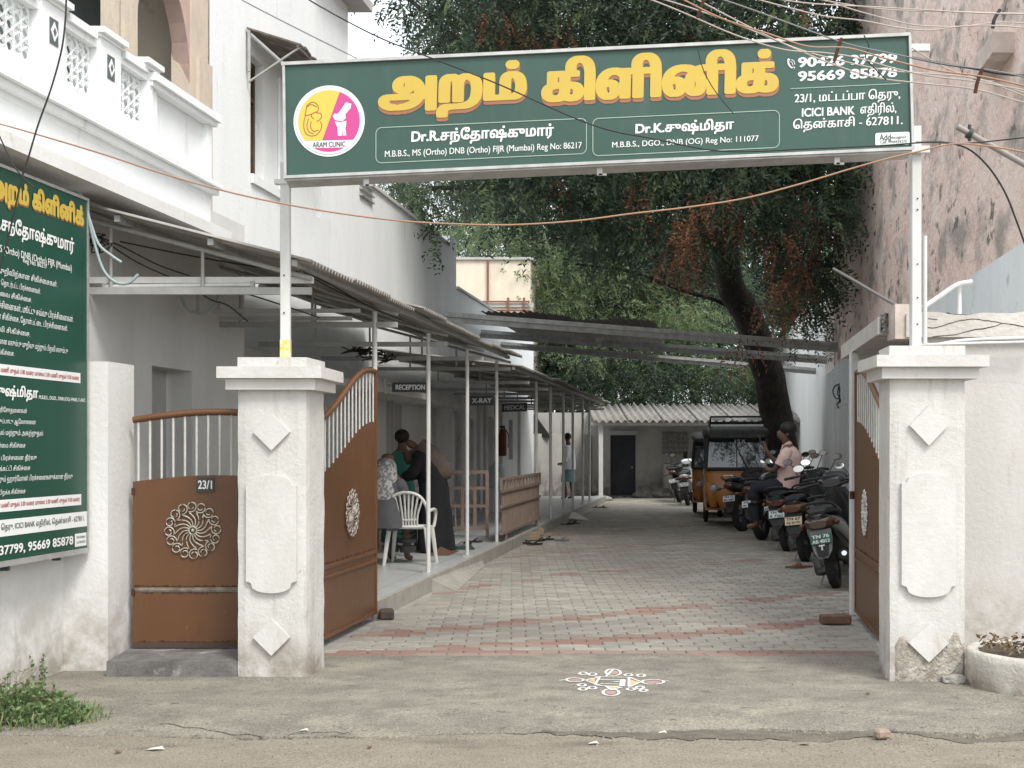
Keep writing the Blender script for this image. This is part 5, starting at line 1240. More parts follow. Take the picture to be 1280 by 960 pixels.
# planter
pc = Vector((3.36, 8.12, 0))
b = B(); r0 = .46; prof = [(r0-.0, -.1), (r0-.005, .0), (r0+.004, .06), (r0-.006, .12), (r0+.003, .17), (r0-.003, .212), (r0-.018, .225), (r0-.055, .222), (r0-.07, .21), (r0-.07, .14), (0, .14)]
b.lathe(prof, 64); b.v = [(x*(1+.02*mn.noise(Vector((x*3, y*3, z*8)))), y*(1+.02*mn.noise(Vector((x*3, y*3, z*8+4)))), z+.008*mn.noise(Vector((x*5, y*5, 0)))) for x, y, z in b.v]; pt = b.build('round_planter', mat('planter_plaster', (.60, .58, .53), .9, (.46, .43, .38), 5, (1, 1, .5), 1, 25, c3=(.26, .23, .19), scale3=7, lo3=.56, hi3=.7, stretch3=(1, 1, .6), grime=((.2, .17, .13), .16), bdist=.02)); pt.location = pc; tag(pt, 'low round whitewashed planter ring at the right edge of the apron', 'planter')
SOILM = mat('planter_soil', (.075, .06, .048), .98, (.14, .115, .09), 14, bump=1, bscale=30, bdist=.03)
bb = B(); n = 26; vs = [(0, 0, .215)]; fs = []
for j in range(1, 9):
    for k in range(n): r = .38*j/8; a = 2*PI*k/n; vs.append((r*math.cos(a), r*math.sin(a), .232-.03*(j/8)+.05*mn.noise(Vector((r*math.cos(a)*6, r*math.sin(a)*6, 1)))))
for k in range(n): fs.append((0, 1+k, 1+(k+1) % n))
for j in range(7):
    for k in range(n): a = 1+j*n; fs.append((a+k, a+n+k, a+n+(k+1) % n, a+(k+1) % n))
bb.add(vs, fs, 0, True); bb.build('soil', SOILM, pt)
bb = B(); rr = random.Random(5)
for k in range(420):
    a = rr.uniform(0, 2*PI); r = .38*math.sqrt(rr.random()); o = Vector((r*math.cos(a), r*math.sin(a), .245+rr.uniform(-.01, .045))); u = Vector((rr.uniform(-1, 1), rr.uniform(-1, 1), rr.uniform(-.4, .6))).normalized(); v = u.cross(Vector((rr.uniform(-1, 1), rr.uniform(-1, 1), 1))).normalized(); s_ = rr.uniform(.012, .035)
    bb.add([o-u*s_, o+v*s_*.4, o+u*s_, o-v*s_*.4], [(0, 1, 2, 3)], 0 if rr.random() < .82 else 1)
lt = stuff(bb.build('leaf_litter', [LEAFD, mat('pale_leaf', (.30, .26, .2), .9)], pt))
for k, (dx, dy, s_) in enumerate(((.05, -.2, .06), (-.12, .05, .045), (.2, -.05, .05), (-.2, -.2, .035))):
    rock((pc.x+dx, pc.y+dy, .262), (s_, s_*.8, s_*.5), mat('pale_stone', (.42, .39, .36), .9, (.25, .23, .21), 20, bump=.4), 'stone', ['flat pale stone on the soil in the middle of the round planter', 'small pale stone toward the back of the round planter', 'pale stone at the right side of the round planter', 'small pale stone by the front left rim of the round planter'][k], 'stone', 30+k)
# bricks
b = B(); q = G(1050, 782); b.cbox((q.x-.02, q.y+.08, .045), (.25, .12, .075), ch=.01, rz=.02); tag(b.build('brick', BRICK), 'red brick lying against the foot of the right gate leaf', 'brick')
b = B(); q = G(482, 776); b.cbox((q.x, q.y+.1, .045), (.13, .16, .09), ch=.018, rz=.1); tag(b.build('brick', mat('dark_brick', (.10, .075, .06), .95, (.06, .05, .04), 12, bump=.6)), 'dark brick piece holding the left gate leaf by the verandah corner', 'brick')
for k, (px, py, dx, rz, lab) in enumerate(((661, 676, .34, .1, 'brown timber block under the near end of the grille'), (668, 670, .3, .2, 'second brown timber block, half under the grille'), (682, 660, .3, .0, 'brown timber block below the far end of the grille'), (674, 664, .26, .1, 'pale timber block between the others below the grille'))):
    q = G(px, py); b = B(); b.cbox((q.x, q.y, .075), (dx, .16, .13), ch=.008, rz=rz); tag(b.build('timber_block', mat('tan_timber', (.34, .25, .18), .85, (.26, .19, .13), 8)), lab, 'block')
b = B(); q = G(714, 650); b.add([(q.x-.5, q.y+.3, .15), (q.x+.1, q.y+.3, .15), (q.x+.35, q.y-.2, .02), (q.x-.25, q.y-.3, .1)]+[(q.x-.5, q.y+.3, .11), (q.x+.1, q.y+.3, .11), (q.x+.35, q.y-.2, -.0), (q.x-.25, q.y-.3, .06)], [(0, 3, 2, 1), (4, 5, 6, 7), (0, 4, 7, 3), (3, 7, 6, 2), (2, 6, 5, 1), (1, 5, 4, 0)]); tag(b.build('ramp_board', PILS), 'small pale sloping slab leaning on the kerb beyond the grille', 'slab')

# ================================================================== STREET WIRES
OR_ = mat('orange_cable', (.34, .20, .125), .6); TAN = mat('tan_cable', (.42, .36, .32), .7); GRC = mat('grey_cable', (.20, .20, .20), .6)
cable('service_cable', 'long orange cable sagging across the whole gateway below the sign', 'cable', [P(x, y, 7.5) for x, y in ((-60, 140), (0, 155), (60, 172), (130, 193), (200, 216), (270, 236), (340, 252), (420, 266), (500, 276), (570, 280), (640, 281), (720, 276), (790, 267), (860, 259), (930, 248), (1000, 230), (1060, 212), (1110, 198), (1145, 190), (1190, 180), (1230, 182), (1280, 190), (1330, 200))], .0052, OR_)
wl = [([(280, -14), (310, 4), (380, 40), (452, 76), (520, 112)], 9.6, .005, GRC, 'thin grey wire crossing above the window awning to the top of the sign'),
      ([(360, -18), (400, 8), (470, 45), (530, 69), (620, 104), (740, 156), (820, 174), (904, 189), (1010, 186), (1100, 182), (1160, 178), (1210, 179), (1300, 170)], 7.7, .0045, CBL, 'thin black wire slanting across the face of the overhead sign'),
      ([(83, -20), (82, 20), (77, 62), (64, 110), (48, 155), (36, 195), (28, 220), (12, 290), (-4, 350)], 6.9, .005, CBL, 'black wire curving down in front of the balcony to the green board'),
      ([(-10, 150), (4, 180), (16, 205), (28, 221), (42, 234)], 6.9, .004, CBL, 'short black wire dropping to the top left of the green board'),
      ([(872, 60), (878, 84), (890, 108), (905, 128), (917, 142)], 7.9, .003, CBL, 'hair-thin black wire hanging over the last letters of the sign'),
      ([(1145, 178), (1180, 178), (1210, 186), (1235, 208), (1256, 240), (1272, 280), (1290, 330)], 8.0, .006, CBL, 'black cable arching down past the pink wall at the right edge'),
      ([(780, -14), (850, 14), (920, 44), (980, 62), (1030, 66), (1070, 72), (1120, 86), (1170, 96), (1220, 102), (1300, 116)], 6.2, .0036, TAN, 'lowest left-starting tan wire of the bundle over the sign corner'),
      ([(800, -10), (870, 12), (930, 34), (1000, 62), (1060, 78), (1110, 88), (1160, 92), (1220, 98), (1300, 122)], 6.4, .0036, TAN, 'tan wire crossing the phone numbers, second of the bundle'),
      ([(835, -10), (900, 22), (960, 42), (1010, 58), (1060, 60), (1110, 74), (1170, 88), (1230, 96), (1300, 112)], 6.0, .004, OR_, 'orange-brown wire twisting through the bundle over the sign corner'),
      ([(850, -12), (910, 20), (970, 50), (1030, 76), (1090, 96), (1150, 104), (1220, 112), (1300, 134)], 6.3, .0036, TAN, 'tan wire passing lowest over the second phone number'),
      ([(870, -12), (940, 12), (1000, 34), (1060, 55), (1120, 68), (1180, 80), (1240, 88), (1300, 100)], 6.1, .0035, GRC, 'thin grey wire above the phone numbers'),
      ([(920, -8), (980, 8), (1030, 20), (1080, 26), (1120, 34), (1160, 38), (1200, 33), (1240, 32), (1300, 36)], 6.0, .0032, TAN, 'pale wire dipping above the top right corner of the sign'),
      ([(940, -6), (1010, 4), (1080, 8), (1150, 12), (1220, 16), (1300, 18)], 6.0, .0032, TAN, 'pale wire running nearly level along the top right edge of the picture'),
      ([(980, -10), (1050, 4), (1110, 12), (1180, 14), (1240, 16), (1300, 17)], 6.3, .0032, TAN, 'second nearly level pale wire at the top right'),
      ([(1010, -8), (1060, 10), (1110, 24), (1150, 32), (1200, 33), (1250, 28), (1300, 30)], 6.5, .0032, TAN, 'pale wire dipping to the small black spacer at the top right'),
      ([(1140, 72), (1180, 80), (1220, 86), (1250, 92), (1300, 96)], 6.2, .006, CBL, 'thicker black wire leaving the sign post towards the right edge'),
      ([(1140, 60), (1180, 84), (1220, 98), (1260, 112), (1300, 128)], 6.4, .0032, TAN, 'tan wire fanning down to the right edge beyond the sign'),
      ([(1080, 44), (1086, 58), (1082, 72), (1096, 88), (1108, 100)], 6.2, .003, CBL, 'loose black wire end dangling over the phone numbers')]
for pts, Yq, r, m, lab in wl:
    pp = [P(x, y, Yq) for x, y in pts]
    if not any(k in lab for k in ('hair-thin', 'loose', 'short', 'thicker', 'fanning', 'black cable', 'balcony', 'awning')): pp = [pp[0]+(pp[0]-pp[1])*9+ups*.4, pp[0]+(pp[0]-pp[1])*3]+pp+[pp[-1]+(pp[-1]-pp[-2])*3, pp[-1]+(pp[-1]-pp[-2])*8+ups*.4]
    cable('overhead_wire', lab, 'wire', pp, r, m, 'overhead street wires')
for k, (pts, lab) in enumerate((([(1052, 48), (1047, 62), (1043, 76)], 'rusty spacer twig tied across the wires over the sign'), ([(1228, 86), (1222, 102), (1219, 116)], 'rusty spacer twig tied across the wires right of the sign post'), ([(1250, 12), (1243, 24), (1241, 35)], 'black spacer clip on the wires at the top right'), ([(882, -6), (876, 10), (872, 22)], 'brown spacer twig tied on the wires above the sign title'))):
    cable('wire_spacer', lab, 'spacer', [P(x, y, 6.1) for x, y in pts], .009, RUST if k != 2 else CBL)

# ================================================================== WEEDS
WG = [mat('weed_green', (.10, .165, .06), .7, transl=.25), mat('weed_pale_green', (.19, .26, .12), .7, transl=.25), mat('weed_stem', (.16, .15, .08), .8)]
def weed(c, Rr, n, hmax, name, lab, seed):
    rw_ = random.Random(seed); bb = B()
    for k in range(n):
        a = rw_.uniform(0, 2*PI); r = Rr*math.sqrt(rw_.random()); base = Vector((c[0]+r*math.cos(a), c[1]+r*math.sin(a)*.75, -.02)); h = hmax*rw_.uniform(.35, 1)*(1.15-r/Rr*.75)
        lean = Vector((math.cos(a)*rw_.uniform(.1, .5), math.sin(a)*rw_.uniform(.1, .5), 0))*h
        pts = [base, base+lean*.4+ups*h*.55, base+lean+ups*h]
        bb.tube(pts, .0018, 3, 2, cap=False)
        for j in range(12):
            t = .2+.8*rw_.random(); q = pts[0].lerp(pts[2], t); u = Vector((rw_.uniform(-1, 1), rw_.uniform(-1, 1), rw_.uniform(-.2, .8))).normalized(); v = u.cross(Vector((rw_.uniform(-1, 1), rw_.uniform(-1, 1), rw_.uniform(-1, 1)))).normalized(); s_ = rw_.uniform(.018, .042)
            bb.add([q, q+u*s_*.5+v*s_*.28, q+u*s_, q+u*s_*.5-v*s_*.28], [(0, 1, 2, 3)], 0 if rw_.random() < .6 else 1)
    tag(bb.build(name, WG, fix=False), lab, 'plant')
q = G(8, 893); weed((q.x, q.y, 0), .36, 300, .27, 'weed_clump', 'dense green weed clump at the foot of the left wall', 1)
q = G(56, 897); weed((q.x, q.y, 0), .24, 110, .19, 'weed_clump', 'looser low weed clump spreading right of the dense one', 2)
q = G(45, 850); weed((q.x, q.y, 0), .05, 9, .38, 'weed_stalk', 'thin upright weed stalk against the left wall', 3)
bb = B(); rg = random.Random(4)
for k in range(900):
    a = rg.uniform(0, 2*PI); r = .45*math.sqrt(rg.random()); q = G(18, 896); x = q.x+r*math.cos(a)*1.15; y = q.y+r*math.sin(a)*.62; h = rg.uniform(.03, .13); d = Vector((rg.uniform(-.5, .5), rg.uniform(-.5, .3), 1)).normalized()*h; w_ = Vector((rg.uniform(-1, 1), rg.uniform(-1, 1), 0)).normalized()*.0028; o = Vector((x, y, -.03))
    bb.add([o-w_, o+w_, o+d*.6+w_*.7, o+d+Vector((rg.uniform(-.02, .02), 0, -.01))], [(0, 1, 2, 3)], 0 if rg.random() < .5 else (1 if rg.random() < .5 else 2))
tag(stuff(bb.build('grass', [WG[0], mat('dry_grass', (.26, .22, .12), .8), WG[1]], fix=False)), 'thin grass and dry blades among the weeds at the lower left', 'grass')
# ================================================================== TREES
LF = [mat('leaf_dark', (.033, .055, .035), .6, transl=.2), mat('leaf_mid', (.060, .092, .048), .6, transl=.3), mat('leaf_light', (.125, .175, .080), .6, transl=.35), mat('leaf_dry', (.20, .10, .058), .8, transl=.2), mat('leaf_yellow_green', (.17, .215, .10), .6, transl=.35)]
BARK = mat('dark_bark', (.065, .054, .046), .95, (.030, .026, .023), 9, (1, 1, .3), 1, 30, bdist=.03)
def spray_cloud(name, centres, per, rad, droop, leaflets, ll, lw, mats, matw, parent, seed, flat=.7, length=.32):
    """many compound leaves (pinnate sprays) gathered in clumps; one mesh"""
    rg = np.random.default_rng(seed); allv = []; allm = []
    for (c, r, kind) in centres:
        n = max(4, int(per*(r/rad)**2)); d = rg.normal(size=(n, 3)); d /= np.linalg.norm(d, axis=1)[:, None]
        rr_ = r*(rg.random(n)**.45); pos = np.array(c)+d*rr_[:, None]*np.array([1, 1, flat])
        out = d.copy(); out[:, 2] = out[:, 2]*.4-droop+rg.normal(size=n)*.15; out /= np.linalg.norm(out, axis=1)[:, None]
        side = np.cross(out, rg.normal(size=(n, 3))); side /= np.linalg.norm(side, axis=1)[:, None]
        L_ = length*rg.uniform(.6, 1.2, n)
        w_ = matw[kind]; mi = rg.choice(len(w_), size=n, p=w_)
        for j in range(leaflets):
            t = (j//2+.5)/(leaflets/2); sg_ = 1 if j % 2 else -1
            o = pos+out*(L_*t)[:, None]; sag = np.zeros_like(o); sag[:, 2] = -(t**2)*L_*.35; o = o+sag
            ld = side*sg_*.8+out*.55+rg.normal(size=(n, 3))*.18; ld /= np.linalg.norm(ld, axis=1)[:, None]
            wd = np.cross(ld, out+rg.normal(size=(n, 3))*.5); wd /= (np.linalg.norm(wd, axis=1)[:, None]+1e-6)
            ls = ll*rg.uniform(.7, 1.2, n)[:, None]*(1-.3*abs(t-.4)); 
            q = np.stack([o, o+ld*ls*.5+wd*lw/2, o+ld*ls, o+ld*ls*.5-wd*lw/2], 1)
            allv.append(q.reshape(-1, 3)); allm.append(mi)
    V = np.concatenate(allv).astype(np.float32); Mi = np.concatenate(allm).astype(np.int32); nq = len(Mi)
    me = bpy.data.meshes.new(name); me.vertices.add(len(V)); me.vertices.foreach_set('co', V.ravel()); me.loops.add(nq*4); me.loops.foreach_set('vertex_index', np.arange(nq*4, dtype=np.int32))
    me.polygons.add(nq); me.polygons.foreach_set('loop_start', np.arange(0, nq*4, 4, dtype=np.int32)); me.polygons.foreach_set('loop_total', np.full(nq, 4, dtype=np.int32))
    for m in mats: me.materials.append(m)
    me.polygons.foreach_set('material_index', Mi); me.update(calc_edges=True); me.validate()
    print(name, 'quads', nq); return link(me, name, parent)
def limb(bb, pts, r0, r1, n=10):
    pts = smooth_pts(pts, 6); m_ = len(pts); rs = [r0+(r1-r0)*(i/(m_-1))**.8 for i in range(m_)]
    pts = [p+Vector((mn.noise(p*1.7), mn.noise(p*1.7+Vector((5, 0, 0))), 0))*rs[i]*.35 for i, p in enumerate(pts)]
    bb.tube(pts, rs, n)
rt = random.Random(33)
WK = {'pale': [0, .12, .58, 0, .30], 'dark': [.68, .28, .04, 0, 0], 'mid': [.25, .5, .22, .01, .02], 'light': [.06, .34, .45, 0, .15], 'dry': [.10, .05, 0, .85, 0], 'mix': [.55, .35, .05, .05, 0]}  # kinds put the light and dark masses of the crowns into leaf colour
# --- the big leaning neem tree
YT = 29.0
neem = thing('neem_tree', 'big dark leaning tree behind the rickshaws with brown dry sprays in its crown', 'tree', (P(982, 0, YT).x, YT, 0)); TO = -neem.location
def tp(px, py, Y): return P(px, py, Y)+TO
bb = B(); limb(bb, [Vector((.1, 0, -.2)), tp(978, 600, YT), tp(974, 545, YT), tp(968, 500, YT-.2), tp(955, 450, YT-.6), tp(935, 400, YT-1), tp(915, 355, YT-1.5), tp(903, 310, YT-2), tp(897, 260, YT-2.4)], .43, .27, 16); bb.build('trunk', BARK, neem)
for pts, r in (([tp(930, 392, YT-1), tp(895, 375, YT-1), tp(850, 362, YT-2), tp(790, 340, YT-3), tp(720, 330, YT-4)], .07), ([tp(905, 320, YT-2), tp(870, 260, YT-3), tp(830, 225, YT-4), tp(780, 190, YT-5), tp(700, 150, YT-6), tp(620, 100, YT-6.5)], .24), ([tp(900, 290, YT-2), tp(925, 225, YT-3), tp(960, 160, YT-4), tp(1000, 100, YT-4), tp(1040, 30, YT-4)], .22), ([tp(898, 262, YT-2.4), tp(890, 180, YT-3), tp(860, 90, YT-4), tp(800, -10, YT-5)], .24), ([tp(860, 240, YT-3.4), tp(780, 250, YT-5), tp(700, 250, YT-6), tp(620, 235, YT-6), tp(540, 235, YT-6)], .13), ([tp(925, 225, YT-3), tp(985, 255, YT-4), tp(1040, 280, YT-4.5)], .12), ([tp(620, 100, YT-6.5), tp(560, 40, YT-6.5), tp(500, -10, YT-6.5)], .1)):
    bb = B(); limb(bb, pts, r, r*.3, 8); bb.build('limb', BARK, neem)
cen = []
def blob(px, py, Y, r, kind): q = P(px, py, Y)+TO; cen.append(((q.x, q.y, q.z), r, kind))
# crown: layered clumps over the measured outline
def inside(px, py):
    if py < 60: xl = 556+12*math.sin(py/9)-(0 if py > 20 else 15)
    elif py < 215: xl = 560
    else: xl = 515+(py-215)*.3
    xr = 1055 if py < 320 else 1055-(py-320)*.25
    lo = 250+ (0 if px < 620 else 0)
    if px < 560: lo = 235
    elif px < 640: lo = 258
    elif px < 740: lo = 275
    elif px < 860: lo = 330
    elif px < 940: lo = 300
    elif px < 985: lo = 270
    else: lo = 400
    return xl < px < xr and py < lo
k = 0
while k < 480:
    px, py = rt.uniform(480, 1075), rt.uniform(-190, 410)
    if not inside(px, py): continue
    if 680 < px < 712 and 30 < py < 68: continue
    if 1010 < px < 1062 and 0 < py < 40: continue
    if 440 < px < 545 and -10 < py < 75: continue
    kind = 'dark'; z = rt.random()
    if px < 640 and py > 200: kind = 'mid' if z < .6 else 'dark'
    elif px > 780 and py > 190: kind = 'mix' if z < .4 else 'dark'
    elif z < .15: kind = 'mid'
    blob(px, py, YT-rt.uniform(1.5, 9.5), rt.uniform(.4, 1.0), kind); k += 1
for px, py in ((485, 2), (500, 8), (525, 25), (540, 40), (555, 55), (545, 68), (530, 12), (1048, 5), (1020, -5), (550, 240), (510, 235), (505, 255), (530, 262)): blob(px, py, YT-7, rt.uniform(.3, .5), 'mid' if py > 200 else 'dark')
for py in (268, 285, 300, 312): blob(545+rt.uniform(-3, 5), py, 22, .16+.02*(py < 300), 'mid')
spray_cloud('crown', cen, 46, .7, .55, 12, .115, .036, LF, WK, neem, 5, length=.36)
cen = []
for (x0, x1, y0, y1, n) in ((830, 870, 235, 330, 9), (850, 910, 240, 345, 13), (900, 950, 225, 300, 8), (950, 1010, 270, 370, 14), (985, 1010, 330, 390, 5), (1000, 1030, 240, 300, 6), (688, 706, 215, 240, 3), (790, 815, 210, 250, 4), (615, 630, 10, 30, 3), (700, 725, 15, 35, 3), (640, 660, 20, 50, 2), (860, 880, 25, 45, 3), (930, 945, 430, 450, 1)):
    for _ in range(n): q = P(rt.uniform(x0, x1), rt.uniform(y0, y1), YT-rt.uniform(6, 9.8))+TO; cen.append(((q.x, q.y, q.z), rt.uniform(.14, .26), 'dry'))
spray_cloud('dry_sprays', cen, 14, .25, 1.3, 12, .10, .03, LF, WK, neem, 6, flat=1.6, length=.34)
# --- trees behind the shed
def tree(lab, px, Y, base_r, trunk_h, blobs, seed, ll=.115, lw=.036, per=85, rad=1.0, group='trees behind the shed', name='leafy_tree', length=.42, droop=.15):
    t = thing(name, lab, 'tree', (P(px, 0, Y).x, Y, 0), group); o = t.location; rg = random.Random(seed)
    bb = B(); limb(bb, [Vector((0, 0, -.2)), Vector((.1, 0, trunk_h*.5)), Vector((-.1, .1, trunk_h))], base_r, base_r*.6); bb.build('trunk', BARK, t)
    cc = []
    for (bx, by, r, kind, cnt, spr) in blobs:
        for _ in range(cnt):
            q = P(bx+rg.gauss(0, spr), by+rg.gauss(0, spr*.6), Y+(rg.uniform(-3.6, -2) if kind in ('pale', 'light') else rg.uniform(-1.5, 2)))-o; cc.append(((q.x, q.y, q.z), r*rg.uniform(.6, 1.2), kind))  # paler clumps in front, darker behind: shaded gaps put into leaf colour
    for bx, by, r, kind, cnt, spr in blobs[:4]:
        q = P(bx, by, Y)-o; bb = B(); limb(bb, [Vector((-.1, .1, trunk_h*.95)), Vector((q.x*.5, .2, (q.z+trunk_h)*.5)), q], base_r*.5, .04, 6); bb.build('limb', BARK, t)
    spray_cloud('crown', cc, per, rad, droop, 10, ll, lw, LF, WK, t, seed, length=length)
    return t
tree('pale green feathery tree rising just right of the cream building', 700, 44, .3, 4, [(690, 340, 1.0, 'mid', 12, 28), (740, 300, 1.0, 'mid', 12, 30), (700, 400, 1.0, 'mid', 9, 26), (690, 310, .8, 'light', 8, 28), (735, 380, .8, 'light', 8, 25), (690, 460, 1.1, 'dark', 8, 26), (640, 290, .9, 'light', 8, 26), (600, 300, .9, 'mid', 8, 20), (720, 350, 1.3, 'mid', 14, 40), (690, 420, 1.2, 'dark', 12, 30), (680, 345, .75, 'pale', 7, 22), (700, 375, .6, 'pale', 4, 12), (735, 335, .7, 'light', 6, 26), (735, 410, .6, 'pale', 4, 14), (655, 330, .6, 'pale', 3, 12)], 41)
tree('mid green tree behind the middle of the shed', 800, 46, .3, 4, [(800, 330, 1.1, 'mid', 12, 32), (780, 280, 1.1, 'dark', 12, 34), (830, 380, 1.0, 'mid', 10, 28), (790, 450, 1.1, 'mid', 9, 30), (850, 300, 1.2, 'dark', 12, 34), (760, 470, 1.1, 'dark', 8, 24), (770, 345, .8, 'light', 5, 24), (810, 360, 1.4, 'mid', 16, 45), (790, 420, 1.3, 'dark', 14, 40), (758, 345, .7, 'pale', 6, 16), (800, 330, .7, 'light', 7, 26), (790, 460, .7, 'light', 5, 20), (855, 465, .6, 'pale', 3, 10)], 42)
tree('tree with bright yellow-green sprays left of the leaning trunk', 870, 45, .3, 4, [(852, 400, .75, 'pale', 14, 14), (700, 480, .6, 'light', 4, 18), (905, 470, .6, 'pale', 3, 10), (880, 440, .9, 'light', 6, 20), (900, 400, 1.1, 'mid', 10, 26), (860, 470, 1.1, 'mid', 9, 26), (920, 460, 1.1, 'dark', 10, 26), (900, 330, 1.2, 'dark', 10, 34), (880, 400, 1.3, 'dark', 16, 40)], 43)
tree('dark broad tree behind the leaning trunk and the shed', 940, 50, .35, 5, [(960, 360, 1.3, 'dark', 14, 38), (1000, 300, 1.3, 'dark', 14, 38), (930, 300, 1.3, 'dark', 12, 38), (980, 430, 1.2, 'mid', 8, 30), (940, 480, 1.2, 'dark', 8, 30), (1020, 380, 1.1, 'dark', 8, 20)], 44)
tree('low dark green tree above the left half of the shed roof', 720, 42, .2, 2.6, [(700, 480, .9, 'dark', 12, 24), (760, 470, .9, 'dark', 10, 28), (820, 490, .9, 'dark', 10, 28), (880, 480, .9, 'dark', 8, 26), (735, 455, .6, 'light', 4, 16), (690, 440, 1.0, 'dark', 8, 22), (730, 500, .7, 'dark', 12, 26), (800, 502, .7, 'dark', 14, 34), (880, 500, .8, 'dark', 12, 30), (680, 500, .7, 'dark', 6, 14)], 45)
tree('tall dark tree filling the background above the sign', 760, 54, .4, 7, [(640, 60, 1.6, 'dark', 14, 60), (760, 40, 1.6, 'dark', 16, 70), (880, 60, 1.6, 'dark', 16, 70), (980, 100, 1.6, 'dark', 14, 60), (850, 180, 1.6, 'dark', 16, 80), (760, 320, 1.8, 'dark', 22, 70), (880, 380, 1.8, 'dark', 20, 60), (700, 400, 1.7, 'dark', 18, 50), (700, 210, 1.5, 'dark', 16, 70), (980, 240, 1.5, 'dark', 14, 60), (620, 250, 1.2, 'mid', 10, 40)], 46, ll=.2, lw=.075, per=50, rad=1.2, length=.6)
tree('pale leafy tree peeping over the clinic roof left of the cream building', 540, 50, .3, 5, [(525, 245, 1.1, 'mid', 9, 22), (600, 270, 1.1, 'mid', 9, 22), (560, 295, 1.0, 'light', 8, 22), (510, 232, 1.0, 'dark', 5, 14)], 47)
# palm behind the verandah end
pm = thing('palm', 'small palm with drooping pale fronds behind the far verandah posts', 'plant', (P(712, 0, 41).x, 41, 0)); o = pm.location
bb = B(); limb(bb, [Vector((0, 0, 0)), Vector((.05, 0, 1.3)), Vector((0, 0, 2.3))], .13, .1); bb.build('trunk', BARK, pm)
rg = random.Random(8)
for k in range(12):
    a = 2*PI*k/12+rg.uniform(-.2, .2); L_ = rg.uniform(1.3, 1.9); pts = [Vector((math.cos(a)*L_*t*.8, math.sin(a)*L_*t*.8, 2.3+.9*t*L_*.6-1.5*t*t*L_*.6)) for t in [j/7 for j in range(8)]]
    bb = B(); bb.tube(pts, .012, 4, 0, cap=False)
    for i in range(1, 8):
        for s_ in (-1, 1):
            for f in (0, .33, .66):
                p = pts[i-1].lerp(pts[i], f); sd_ = Vector((-math.sin(a), math.cos(a), 0))*s_; tip = p+sd_*.32+Vector((math.cos(a)*.2, math.sin(a)*.2, -.22)); w2 = Vector((math.cos(a), math.sin(a), 0))*.022
                bb.add([p-w2, p+w2, tip], [(0, 1, 2)], 0 if rg.random() < .6 else 1)
    bb.build('frond', [LF[4], LF[2]], pm, fix=False)

# ================================================================== BODIES
SKIN = mat('brown_skin', (.135, .078, .054), .6); HAIR = mat('black_hair', (.012, .010, .009), .6)
def skin_mesh(name, nodes, edges, m, parent, root=0, sub=1):
    """continuous surface grown round a skeleton: nodes [(x,y,z,(rx,ry))]"""
    me = bpy.data.meshes.new(name); me.from_pydata([n[:3] for n in nodes], edges, []); o = bpy.data.objects.new(name, me); C.objects.link(o)
    md = o.modifiers.new('s', 'SKIN'); md.use_smooth_shade = True
    for i, n in enumerate(nodes):
        r = n[3]; r = r if isinstance(r, tuple) else (r, r); me.skin_vertices[0].data[i].radius = r; me.skin_vertices[0].data[i].use_root = (i == root)
    ss = o.modifiers.new('u', 'SUBSURF'); ss.levels = sub; ss.render_levels = sub
    dg = bpy.context.evaluated_depsgraph_get(); dg.update(); m2 = bpy.data.meshes.new_from_object(o.evaluated_get(dg))
    bpy.data.objects.remove(o); bpy.data.meshes.remove(me); m2.name = name; m2.materials.clear(); m2.materials.append(m)
    m2.polygons.foreach_set('use_smooth', [True]*len(m2.polygons)); 
    return link(m2, name, parent)
def chain(nodes, edges, pts, start=None):
    prev = start
    for p in pts:
        nodes.append(p); i = len(nodes)-1
        if prev is not None: edges.append((prev, i))
        prev = i
    return prev
def cloth(name, th, f, s, m, torso, limbs=(), wob=.012, k=1):
    """garment: torso rings (z, forward, half side, half depth) and limb tubes [(a, b, z, r)...]"""
    bb = B(Matrix(((s.x, f.x, 0, 0), (s.y, f.y, 0, 0), (0, 0, 1, 0), (0, 0, 0, 1)))); n = 28; vs = []; fs = []; secs = []
    for i in range(len(torso)-1):
        for q in range(4): t = q/4; secs.append([torso[i][c]*(1-t)+torso[i+1][c]*t for c in range(4)])
    secs.append(list(torso[-1]))
    for (z, y, hw, hd) in secs:
        for j in range(n):
            t = 2*PI*j/n; r = 1+wob/.15*(mn.noise(Vector((math.cos(t)*2.2, math.sin(t)*2.2, z*5)))+.5*math.sin(t*5+z*22)*.5)
            vs.append((hw*math.copysign(abs(math.cos(t))**.85, math.cos(t))*r*k, (y+hd*math.copysign(abs(math.sin(t))**.85, math.sin(t))*r)*k, z*k))
    for i in range(len(secs)-1):
        for j in range(n): fs.append((i*n+j, i*n+(j+1) % n, (i+1)*n+(j+1) % n, (i+1)*n+j))
    bb.add(vs, fs, 0, True); bb.add(vs[:n], [list(range(n))]); bb.add(vs[-n:], [list(range(n))[::-1]])
    for L_ in limbs:
        pts = [Vector((b_, a_, z_))*k for a_, b_, z_, r_ in L_]; rs = [r_*k for a_, b_, z_, r_ in L_]
        sp = smooth_pts(pts, 4); rr_ = [rs[min(len(rs)-1, int(i/4))]*(1-(i % 4)/4)+rs[min(len(rs)-1, int(i/4)+1)]*((i % 4)/4) for i in range(len(sp))]
        rr_ = [r_*(1+.06*math.sin(i*1.9)) for i, r_ in enumerate(rr_)]; bb.tube(sp, rr_, 14); bb.ball(tuple(pts[0]), rs[0]*1.0, n=14, m=8)
    return bb.build(name, m, th, join=True)
def head_bits(bb_parent, c, r, face, hairm=HAIR, long=False, m_eye=None):
    f = Vector(face).normalized(); s = f.cross(ups).normalized()
    bb = B(); 
    for e in (-1, 1): q = c+f*r*.86+s*e*r*.36+ups*r*.08; bb.ball(tuple(q), r*.10, n=6, m=4)
    bb.build('eyes', HAIR, bb_parent)
